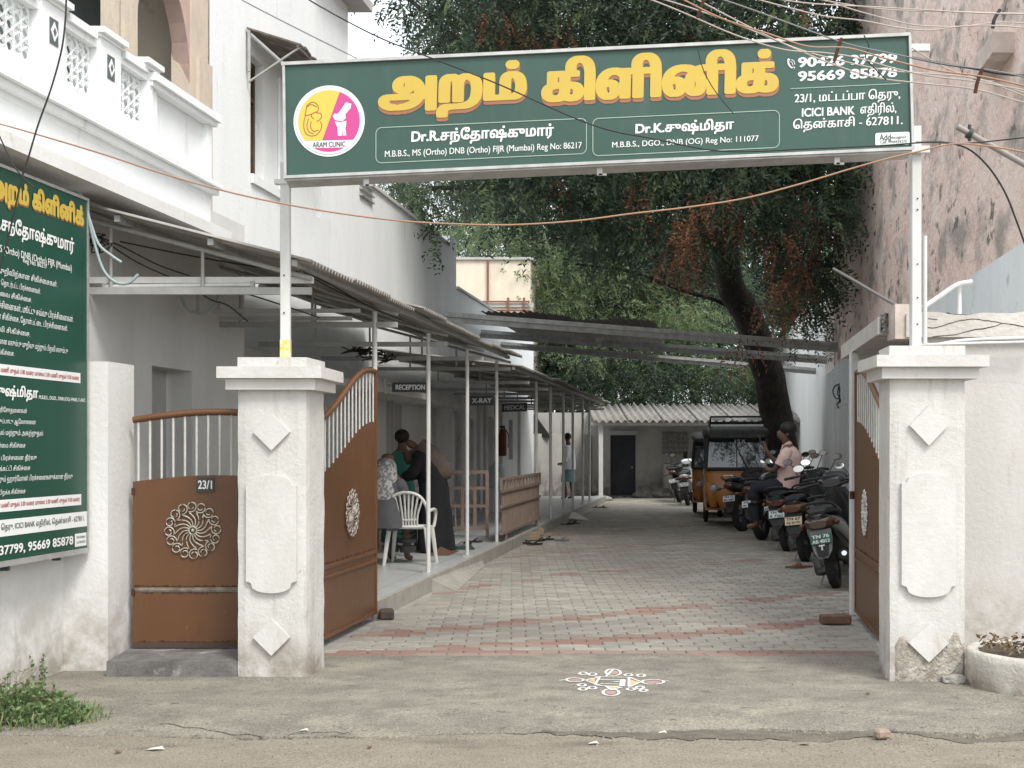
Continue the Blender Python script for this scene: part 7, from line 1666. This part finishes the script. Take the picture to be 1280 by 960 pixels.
def scooter(lab, loc, heading, lean, paint, side, pk, l1, l2, emblem=None, tail=TAILR, box=False):
    th = thing('scooter', lab, 'scooter', loc, 'two-wheelers parked along the right wall'); th.rotation_euler = (0, lean, -heading); th.scale = (1.12, 1.05, 1.08)
    wheel(th, (0, 0, .215), .215, .085); wheel(th, (0, 1.26, .215), .215, .08)
    bb = B()   # rear body shell, tapering tail
    bb.loft([(-.30, 0, .72, .03, .025), (-.27, 0, .71, .085, .055), (-.18, 0, .67, .125, .085), (0, 0, .61, .155, .13), (.22, 0, .56, .17, .165), (.42, 0, .50, .165, .19), (.56, 0, .42, .13, .15)], 0, 20, 2.6); bb.build('body_shell', paint, th)
    for s_ in (-1, 1):   # side panels
        bb = B(); bb.loft([(-.22, s_*.09, .66, .03, .03), (-.05, s_*.145, .60, .022, .06), (.15, s_*.17, .53, .02, .085), (.38, s_*.168, .45, .018, .075), (.5, s_*.15, .40, .015, .04)], 0, 12, 2.2); bb.build('side_panel', side, th)
    bb = B(); bb.loft([(-.27, 0, .76, .07, .02), (-.2, 0, .785, .11, .035), (0, 0, .79, .13, .045), (.2, 0, .775, .135, .045), (.42, 0, .745, .12, .04), (.56, 0, .73, .07, .025)], 0, 18, 2.8); bb.build('seat', SEATM, th)
    bb = B(); bb.tube(smooth_pts([Vector((-.12, .1, .79)), Vector((-.15, -.1, .81)), Vector((-.13, -.28, .85)), Vector((0, -.34, .87)), Vector((.13, -.28, .85)), Vector((.15, -.1, .81)), Vector((.12, .1, .79))], 4), .014, 8); bb.build('grab_rail', BPLA, th)
    bb = B(); bb.loft([(-.325, 0, .655, .08, .035), (-.30, 0, .66, .125, .05), (-.22, 0, .67, .155, .06)], 0, 16, 2.6); tl = bb.build('tail_lamp', tail, th)
    for s_ in (-1, 1): bb = B(); bb.ball((s_*.165, -.24, .655), (.03, .06, .03), n=10, m=6); bb.build('indicator', AMB, th)
    # rear mudguard flap with plate and reflector
    bb = B(); bb.slab((0, -.27, .60), (1, 0, 0), (0, -.28, -.96), (0, -.96, .28), [(-.10, 0), (.10, 0), (.105, .1), (.085, .22), (.04, .29), (-.04, .29), (-.085, .22), (-.105, .1)], .012); fl = bb.build('rear_mudguard', SPL if emblem else BPLA, th)
    if emblem:
        bb = B(); bb.slab((0, -.345, .40), (1, 0, 0), (0, -.28, -.96), (0, -.96, .28), [(-.065, -.06), (.065, -.06), (.05, .05), (0, .075), (-.05, .05)], .006); bb.build('flap_centre', BPLA, fl)
        bb = B(); o = Vector((0, -.358, .405)); v = Vector((0, .28, .96))*.055; bb.add([o+Vector((-.03, 0, 0))+v*.75, o+Vector((.03, 0, 0))+v*.75, o+Vector((.026, 0, 0))+v*1.0, o+Vector((-.026, 0, 0))+v*1.0, o+Vector((-.007, 0, 0)), o+Vector((.007, 0, 0)), o+Vector((.007, 0, 0))+v*.75, o+Vector((-.007, 0, 0))+v*.75], [(0, 1, 2, 3), (4, 5, 6, 7)]); bb.build('t_emblem', WPR, fl, fix=False)
    bb = B(); bb.box((0, -.355, .345), (.08, .008, .035), rx=.28); bb.build('reflector', TAILR, fl)
    plate(th, (0, -.33, .515), pk, l1, l2, -.25)
    # floorboard, leg shield, front apron
    bb = B(); bb.loft([(.5, 0, .27, .14, .03), (.62, 0, .245, .16, .022), (.9, 0, .25, .16, .022), (.98, 0, .28, .15, .03)], 0, 16, 4); bb.build('floorboard', BPLA, th)
    bb = B(); bb.loft([(.25, 0, .98, .19, .035), (.4, 0, 1.03, .225, .045), (.6, 0, 1.04, .22, .05), (.8, 0, 1.02, .17, .055), (.93, 0, 1.0, .10, .05)], 0, 18, 2.6, axis='z'); bb.build('leg_shield', paint, th)
    bb = B(); bb.loft([(1.05, 0, .44, .05, .05), (1.15, 0, .47, .075, .06), (1.3, 0, .46, .075, .06), (1.44, 0, .38, .06, .05), (1.5, 0, .30, .04, .04)], 0, 14, 2.4); bb.build('front_mudguard', paint, th)
    bb = B(); bb.tube([(-.06, 1.26, .215), (-.05, 1.1, .62)], .018, 8); bb.tube([(.06, 1.26, .215), (.05, 1.1, .62)], .018, 8); bb.tube([(0, 1.1, .5), (0, .97, 1.0)], .025, 8); bb.build('fork', ENG, th)
    bb = B(); bb.loft([(.84, 0, 1.04, .09, .04), (.9, 0, 1.06, .14, .06), (1.0, 0, 1.06, .13, .065), (1.07, 0, 1.03, .08, .05)], 0, 16, 2.5); hb = bb.build('handlebar_cowl', paint, th); bb = B(); bb.ball((0, 1.06, 1.03), (.09, .035, .055), n=14, m=8); bb.build('headlamp', HLAMP, hb)
    bb = B(); bb.tube(smooth_pts([Vector((-.34, .80, 1.03)), Vector((-.2, .87, 1.05)), Vector((0, .9, 1.05)), Vector((.2, .87, 1.05)), Vector((.34, .80, 1.03))], 4), .012, 8); bb.tube([(-.35, .795, 1.03), (-.24, .855, 1.045)], .019, 8); bb.tube([(.35, .795, 1.03), (.24, .855, 1.045)], .019, 8)
    for s_ in (-1, 1): bb.tube([(s_*.33, .86, 1.03), (s_*.2, .92, 1.04)], .006, 6)
    bb.build('handlebar', BPLA, th); mirror(th, (-.2, .88, 1.06), (-.31, .90, 1.25)); mirror(th, (.2, .88, 1.06), (.31, .90, 1.25))
    bb = B(); bb.box((-.09, .12, .26), (.10, .42, .16)); bb.lathe([(.0, -.05), (.09, -.05), (.1, 0), (.09, .05), (0, .05)], 16, 0, Matrix.Translation((-.11, -.0, .24)) @ RX); bb.build('engine_case', ENG, th)
    bb = B(); bb.tube([(.13, .3, .24), (.15, .05, .27), (.16, -.18, .33)], [.03, .05, .055], 12); mu = bb.build('silencer', BPLA, th); bb = B(); bb.tube([(.165, -.18, .335), (.168, -.21, .34)], .025, 10); bb.build('silencer_tip', CHR, mu)
    bb = B(); bb.tube([(-.1, .35, .25), (-.22, .28, .01)], .012, 6); bb.build('side_stand', GMET, th); bb = B(); bb.tube([(-.08, -.02, .25), (-.09, -.1, .56)], .018, 8); bb.build('shock_absorber', ENG, th)
    return th
def motorcycle(lab, loc, heading, lean, paint, pk, l1, l2, cat='motorcycle', tail=TAILR, r=.30, round_tail=False, box=False):
    th = thing('motorcycle', lab, cat, loc, 'two-wheelers parked along the right wall'); th.rotation_euler = (0, lean, -heading); th.scale = (1.12, 1.05, 1.08)
    wheel(th, (0, 0, r), r, .10); wheel(th, (0, 1.30, r), r, .085)
    bb = B(); bb.tube([(0, .35, .42), (0, .12, .72), (0, .5, .78), (0, .98, .9), (0, .62, .4), (0, .35, .42)], .02, 8); bb.tube([(-.07, 0, r), (-.07, .38, .4)], .018, 8); bb.tube([(.07, 0, r), (.07, .38, .4)], .018, 8); bb.tube([(0, .5, .76), (0, -.28, .78)], .02, 8); bb.build('frame', BPLA, th)
    bb = B(); bb.loft([(.3, 0, .42, .08, .08), (.42, 0, .44, .13, .14), (.62, 0, .44, .13, .13), (.72, 0, .46, .07, .08)], 0, 14, 3)
    for k in range(6): bb.box((0, .68, .42+.04*k), (.2, .2, .012), rx=.5)
    bb.build('engine', ENG, th)
    bb = B(); bb.loft([(.34, 0, .86, .06, .05), (.45, 0, .89, .12, .10), (.62, 0, .91, .155, .12), (.8, 0, .91, .15, .11), (.93, 0, .90, .08, .07)], 0, 20, 2.5); bb.build('fuel_tank', paint, th)
    bb = B(); bb.loft([(-.3, 0, .86, .06, .02), (-.22, 0, .86, .12, .04), (-.05, 0, .85, .135, .045), (.12, 0, .81, .135, .05), (.3, 0, .81, .11, .05), (.44, 0, .84, .06, .04)], 0, 18, 2.8); bb.build('seat', SEATM, th)
    bb = B(); bb.loft([(-.38, 0, .79, .04, .03), (-.32, 0, .78, .085, .06), (-.18, 0, .75, .11, .075), (.0, 0, .73, .12, .08), (.2, 0, .70, .13, .09), (.34, 0, .68, .11, .07)], 0, 18, 2.4); bb.build('tail_cowl', paint, th)
    bb = B(); bb.ball((0, -.36, .77), (.085, .05, .055) if not round_tail else (.09, .05, .08), n=14, m=8); bb.build('tail_lamp', tail, th)
    for s_ in (-1, 1): bb = B(); bb.tube([(s_*.06, -.33, .74), (s_*.16, -.34, .73)], .009, 6); bb.ball((s_*.18, -.34, .73), (.045, .03, .026), n=10, m=6); bb.build('indicator', AMB, th)
    bb = B(); bb.tube(smooth_pts([Vector((-.13, .05, .83)), Vector((-.15, -.15, .88)), Vector((-.12, -.34, .92)), Vector((0, -.38, .93)), Vector((.12, -.34, .92)), Vector((.15, -.15, .88)), Vector((.13, .05, .83))], 4), .013, 8); bb.build('grab_rail', BPLA if paint is BPL else CHR, th)
    bb = B(); pts = [(-(r+.06)*math.sin(a), r+(r+.06)*math.cos(a)) for a in [-.2+.24*k for k in range(8)]]
    for (ya, za), (yb, zb) in zip(pts, pts[1:]):
        bb.add([(-.06, ya, za), (.06, ya, za), (.06, yb, zb), (-.06, yb, zb), (-.065, ya, za-.03), (.065, ya, za-.03), (.065, yb, zb-.03), (-.065, yb, zb-.03)], [(0, 1, 2, 3), (0, 3, 7, 4), (1, 5, 6, 2)])
    fl = bb.build('rear_mudguard', BPLA, th); bb = B(); bb.slab((0, -.33, .62), (1, 0, 0), (0, -.28, -.96), (0, -.96, .28), [(-.08, 0), (.08, 0), (.07, .24), (.04, .3), (-.04, .3), (-.07, .24)], .01); bb.build('mud_flap', BPLA, fl)
    plate(th, (0, -.40, .56), pk, l1, l2, -.25)
    bb = B(); bb.box((0, -.425, .47), (.07, .01, .04)); bb.build('reflector', TAILR, th)
    bb = B()
    for s_ in (-1, 1): bb.tube([(s_*.09, 1.30, r), (s_*.09, .98, 1.0)], .022, 8)
    bb.build('fork', ENG, th); bb = B(); bb.loft([(1.1, 0, .66, .055, .03), (1.3, 0, .67, .06, .035), (1.5, 0, .60, .055, .03), (1.58, 0, .52, .05, .03)], 0, 12, 2.4); bb.build('front_mudguard', paint, th)
    bb = B(); bb.loft([(.98, 0, .93, .06, .06), (1.03, 0, .93, .11, .10), (1.12, 0, .93, .115, .11), (1.17, 0, .93, .08, .08)], 0, 16, 2.2); hh = bb.build('headlamp_cowl', paint, th); bb = B(); bb.ball((0, 1.16, .93), (.09, .03, .09), n=14, m=8); bb.build('headlamp', HLAMP, hh)
    bb = B(); bb.tube(smooth_pts([Vector((-.36, .72, 1.05)), Vector((-.25, .82, 1.08)), Vector((-.1, .94, 1.04)), Vector((.1, .94, 1.04)), Vector((.25, .82, 1.08)), Vector((.36, .72, 1.05))], 4), .012, 8)
    for s_ in (-1, 1): bb.tube([(s_*.36, .72, 1.05), (s_*.28, .795, 1.07)], .019, 8); bb.tube([(s_*.36, .8, 1.05), (s_*.22, .9, 1.06)], .006, 6)
    bb.build('handlebar', BPLA, th); mirror(th, (-.22, .84, 1.08), (-.33, .88, 1.28)); mirror(th, (.22, .84, 1.08), (.33, .88, 1.28))
    bb = B(); bb.tube([(.12, .6, .32), (.14, .2, .29), (.15, -.05, .33), (.155, -.3, .40)], [.02, .03, .042, .042], 12); bb.build('silencer', ENG, th)
    bb = B(); bb.tube([(-.1, .4, .3), (-.24, .34, .01)], .012, 6); bb.build('side_stand', GMET, th); bb = B(); bb.tube([(.09, .0, .34), (.1, .16, .72)], .03, 8); bb.tube([(-.09, .0, .34), (-.1, .16, .72)], .03, 8); bb.build('shock_absorber', ENG, th)
    if box:
        bb = B(); bb.cbox((0, -.30, 1.0), (.34, .30, .2), ch=.03); bb.build('top_box', BPLA, th)
    return th
def at(px, py, z=0): return G(px, py, z)
scooter('grey-black scooter with green number plate and white T mark, nearest the gate post', at(1046, 735), R(24), -R(11), BPL, SPL, 'green', 'TN 76', 'AB 4012', emblem=True)
scooter('dark scooter with cream number plate and large rounded brown tail lamp', at(1007, 702), R(28), -R(7), BPL, GPL, 'yellow', 'TN 67', 'AJ 8195', tail=mat('brown_tail', (.12, .052, .026), .3))
scooter('dark green scooter with white number plate that the man in pink sits on', at(984, 689), R(26), -R(7), DGRN, DGRN, 'white', 'TN 76', 'K 7262')
motorcycle('black motorcycle with brown tail lamp parked directly left of the man in pink', at(953, 675), R(32), -R(7), BPL, 'white', 'TN 76', 'W 1274')
motorcycle('black motorcycle parked just in front of the near rickshaw', at(928, 664), R(34), -R(7), GPL, 'white', 'TN 72', 'BD 3381')
scooter('black scooter behind the nearest one, its round silver mirrors showing beside the gate post', at(1044, 712)+Vector((.55, 0, 0)), R(20), -R(10), GPL, GPL, 'white', 'TN 76', 'L 2210')
motorcycle('dark motorcycle pushed close to the white wall behind the cream-plated scooter', at(1018, 690), R(12), -R(9), BPL, 'white', 'TN 69', 'C 4406')
scooter('black scooter tucked against the white wall right of the man in pink', at(1000, 676), R(10), -R(9), BPL, BPL, 'white', 'TN 76', 'M 9021')
scooter('dark scooter wedged between the nearest scooter and the cream-plated one', at(1040, 716), R(22), -R(5), GPL, GPL, 'white', 'TN 76', 'R 1187')
motorcycle('black motorcycle squeezed in between the green scooter and the motorcycle left of it', at(958, 681)+Vector((.35, .2, 0)), R(30), -R(10), BPL, 'white', 'TN 76', 'D 6630')
# far group beyond the rickshaws
scooter('white scooter beyond the far rickshaw', at(860, 632), R(14), -R(7), mat('white_gloss_paint', (.62, .64, .66), .3), mat('white_gloss_paint', (.6, .6, .6)), 'white', 'TN 76', 'S 3310')
motorcycle('farthest motorcycle standing left of the white scooter by the shed', at(850, 628), R(20), -R(9), BPL, 'white', 'TN 76', 'E 1141')

# ================================================================== AUTORICKSHAWS (front towards -y)
ORG = mat('rickshaw_orange_brown', (.40, .17, .04), .4, (.33, .135, .032), 4); YLW = mat('rickshaw_yellow', (.55, .33, .05), .45); HOOD = mat('black_hood_vinyl', (.018, .018, .02), .6, (.05, .045, .04), 6)
GLR = mat('windscreen_glass', (.02, .028, .03), .04, spec=1)
def rickshaw(lab, loc, rz, full=True):
    th = thing('autorickshaw', lab, 'rickshaw', loc, 'autorickshaws parked in the driveway', rz)
    w2 = .60
    for c in ((0, .15, .22), (-.56, 2.0, .22), (.56, 2.0, .22)): wheel(th, c, .22, .1, 5)
    # front cowl: flat upper panel, lower part narrowing to the wheel
    bb = B(); bb.loft([(.22, 0, .12, .20, .20), (.42, 0, .10, .36, .26), (.62, 0, .10, .50, .28), (.78, 0, .12, .575, .27), (.98, 0, .16, w2, .24)], 0, 24, 4.5, axis='z'); bb.build('front_cowl', ORG, th)
    bb = B(); bb.loft([(.98, 0, .17, w2+.003, .242), (1.06, 0, .18, w2+.003, .236)], 0, 24, 4.5, axis='z'); bb.box((0, -.075, .86), (.8, .02, .015)); bb.build('cowl_band', mat('rickshaw_dull_trim', (.28, .11, .03), .5), th)
    bb = B()   # cabin side walls / floor
    for s_ in (-1, 1):
        bb.slab((s_*w2, 0, 0), (0, 1, 0), ups, (-s_, 0, 0), [(.25, .34), (2.5, .34), (2.5, 1.02), (1.35, 1.02), (1.2, .62), (.72, .62), (.62, 1.02), (.3, 1.02)], .035)
    bb.slab((0, 2.5, 0), (1, 0, 0), ups, (0, -1, 0), [(-w2+.001, .34), (w2-.001, .34), (w2-.001, 1.05), (-w2+.001, 1.05)], .035); bb.box((0, 1.35, .33), (1.19, 2.28, .05)); bb.build('body_tub', ORG, th)
    bb = B()
    for s_ in (-1, 1): bb.slab((s_*(w2+.002), 0, 0), (0, 1, 0), ups, (s_, 0, 0), [(1.36, .93), (2.5, .93), (2.5, 1.02), (1.36, 1.02)], .004)
    bb.build('yellow_band', YLW, th)
    for s_ in (-1, 1):   # flared front wings with lamps
        bb = B(); bb.loft([(.38, s_*.44, .02, .07, .10), (.55, s_*.485, -.02, .11, .13), (.72, s_*.49, -.03, .12, .13), (.82, s_*.48, .0, .10, .10)], 0, 14, 2.4, axis='z'); wg = bb.build('front_wing', ORG, th)
        bb = B(); bb.lathe([(0, -.02), (.075, -.01), (.085, .02), (.085, .05)], 18, 0, Matrix.Translation((s_*.44, -.15, .70)) @ Matrix.Rotation(R(90), 4, 'X').inverted() if False else Matrix.Translation((s_*.44, -.13, .72)) @ Matrix.Rotation(R(-90), 4, 'X')); bb.build('lamp_rim', BPLA, wg); bb = B(); bb.ball((s_*.44, -.15, .72), (.07, .03, .07), n=16, m=8); bb.build('headlamp', HLAMP, wg)
        bb = B(); bb.ball((s_*.56, -.10, .60), (.03, .03, .045), n=10, m=6); bb.build('indicator', AMB, wg)
    # windscreen frame, glass, wiper
    z0, z1 = 1.06, 1.62
    bb = B(); P_ = [(-w2+.01, -.06, z0), (w2-.01, -.06, z0), (w2-.05, .12, z1), (-w2+.05, .12, z1)]
    for a, c in ((0, 1), (1, 2), (2, 3), (3, 0)): bb.tube([P_[a], P_[c]], .032, 8)
    bb.tube([(0, -.06, z0), (0, .12, z1)], .012, 6); bb.build('windscreen_frame', BPLA, th)
    bb = B(); bb.hexa([(-w2+.03, -.055, z0), (w2-.03, -.055, z0), (w2-.03, -.045, z0), (-w2+.03, -.045, z0), (-w2+.06, .12, z1), (w2-.06, .12, z1), (w2-.06, .13, z1), (-w2+.06, .13, z1)]); ws = bb.build('windscreen', GLR, th)
    bb = B(); bb.tube([(.2, -.075, z0+.02), (.05, .0, z0+.3)], .008, 5); bb.build('wiper', BPLA, ws)
    lettering('PIX', (-.04, .085, z1-.09), (.22, 0, 0), (0, .03, .07), mat('sticker_grey', (.45, .47, .48), .5), ws, 16, .03)
    # visible interior: seats and bars
    bb = B(); bb.box((0, .62, .75), (.5, .35, .1)); bb.box((0, 1.7, .68), (1.1, .5, .14)); bb.box((0, 1.98, 1.0), (1.1, .1, .55)); bb.build('seat', SEATM, th)
    bb = B(); bb.tube([(-.3, .25, 1.0), (0, .2, 1.05), (.3, .25, 1.0)], .015, 6); bb.tube([(0, .2, 1.05), (0, .1, .7)], .02, 6); bb.build('handlebar', BPLA, th)
    bb = B()
    for s_ in (-1, 1):
        for y_ in (.28, 1.25, 2.42): bb.tube([(s_*(w2-.03), y_, 1.0), (s_*(w2-.05), y_, 1.64)], .02, 8)
    bb.build('hood_post', BPLA, th)
    bb = B(); bb.loft([(-.04, 0, 1.66, w2-.06, .04), (.05, 0, 1.70, w2-.01, .07), (.3, 0, 1.73, w2+.02, .09), (1.2, 0, 1.76, w2+.04, .10), (2.2, 0, 1.73, w2+.03, .10), (2.55, 0, 1.64, w2-.02, .08)], 0, 24, 4); bb.build('hood', HOOD, th)
    bb = B(); bb.box((0, .035, 1.645), (w2*1.7, .03, .035)); bb.build('visor_trim', mat('visor_orange', (.30, .12, .04), .5), th)
    for s_ in (-1, 1):   # side curtain and rear quarter
        bb = B(); bb.slab((s_*(w2-.01), 0, 0), (0, 1, 0), ups, (-s_, 0, 0), [(1.3, 1.021), (2.5, 1.021), (2.5, 1.62), (1.9, 1.62), (1.3, 1.62)], .012); bb.build('side_flap', HOOD, th)
        bb = B(); bb.slab((s_*(w2-.005), 0, 0), (0, 1, 0), ups, (-s_, 0, 0), [(1.5, 1.15), (2.2, 1.15), (2.2, 1.5), (1.5, 1.5)], .02); bb.build('side_window', GLR, th)
    bb = B(); bb.slab((0, 2.5, 0), (1, 0, 0), ups, (0, -1, 0), [(-w2+.02, 1.05), (w2-.02, 1.05), (w2-.02, 1.16), (.35, 1.16), (-.35, 1.16), (-w2+.02, 1.16)], .012); bb.slab((0, 2.5, 0), (1, 0, 0), ups, (0, -1, 0), [(-w2+.02, 1.5), (w2-.02, 1.5), (w2-.02, 1.6), (-w2+.02, 1.6)], .012)
    for s_ in (-1, 1): bb.slab((0, 2.5, 0), (1, 0, 0), ups, (0, -1, 0), [(s_*.38-.14, 1.161), (s_*.38+.14, 1.161), (s_*.38+.14, 1.499), (s_*.38-.14, 1.499)], .012)
    bb.build('rear_flap', HOOD, th)
    for s_ in (-1, 1): bb = B(); bb.tube([(s_*w2, .1, 1.15), (s_*(w2+.12), .0, 1.3)], .008, 6); bb.cbox((s_*(w2+.14), -.01, 1.34), (.09, .02, .15), ch=.01); bb.build('side_mirror', BPLA, th)
    bb = B(); bb.box((0, -.16, .30), (.5, .02, .12)); bb.build('bumper', BPLA, th)
    if full:
        bb = B()
        for s_ in (-1, 1): bb.tube([(s_*.5, .1, 1.90), (s_*.5, 1.5, 1.90)], .018, 6); bb.tube([(s_*.5, .15, 1.80), (s_*.5, .15, 1.9)], .014, 6); bb.tube([(s_*.5, 1.4, 1.82), (s_*.5, 1.4, 1.9)], .014, 6)
        for y_ in (.1, .5, .9, 1.3): bb.tube([(-.5, y_, 1.90), (.5, y_, 1.90)], .016, 6)
        bb.tube([(-.5, .08, 2.0), (.5, .08, 2.0)], .02, 6); bb.tube([(-.5, .08, 2.0), (-.5, .1, 1.9)], .02, 6); bb.tube([(.5, .08, 2.0), (.5, .1, 1.9)], .02, 6); rk = bb.build('roof_rack', BPLA, th)
        bb = B()
        for x in (-.34, .34): bb.box((x, .05, 1.955), (.26, .02, .045))
        bb.build('rack_light_strip', mat('pale_strip', (.5, .52, .52), .4), rk); bb = B(); bb.box((0, .0, 1.845), (1.0, .02, .035)); bb.build('front_light_strip', MATS['pale_strip'], th)
    return th
c = P(921, 0, 23.9); r1 = rickshaw('orange-brown autorickshaw with black hood and roof rack, nearest, behind the man in pink', (c.x, 23.9, 0), -math.atan(K)+.02)
r1.scale = (.97, 1, 1.04)
c = P(900, 0, 27.6); r2 = rickshaw('second orange-brown autorickshaw mostly hidden behind the near one', (c.x, 27.6, 0), -math.atan(K), False)
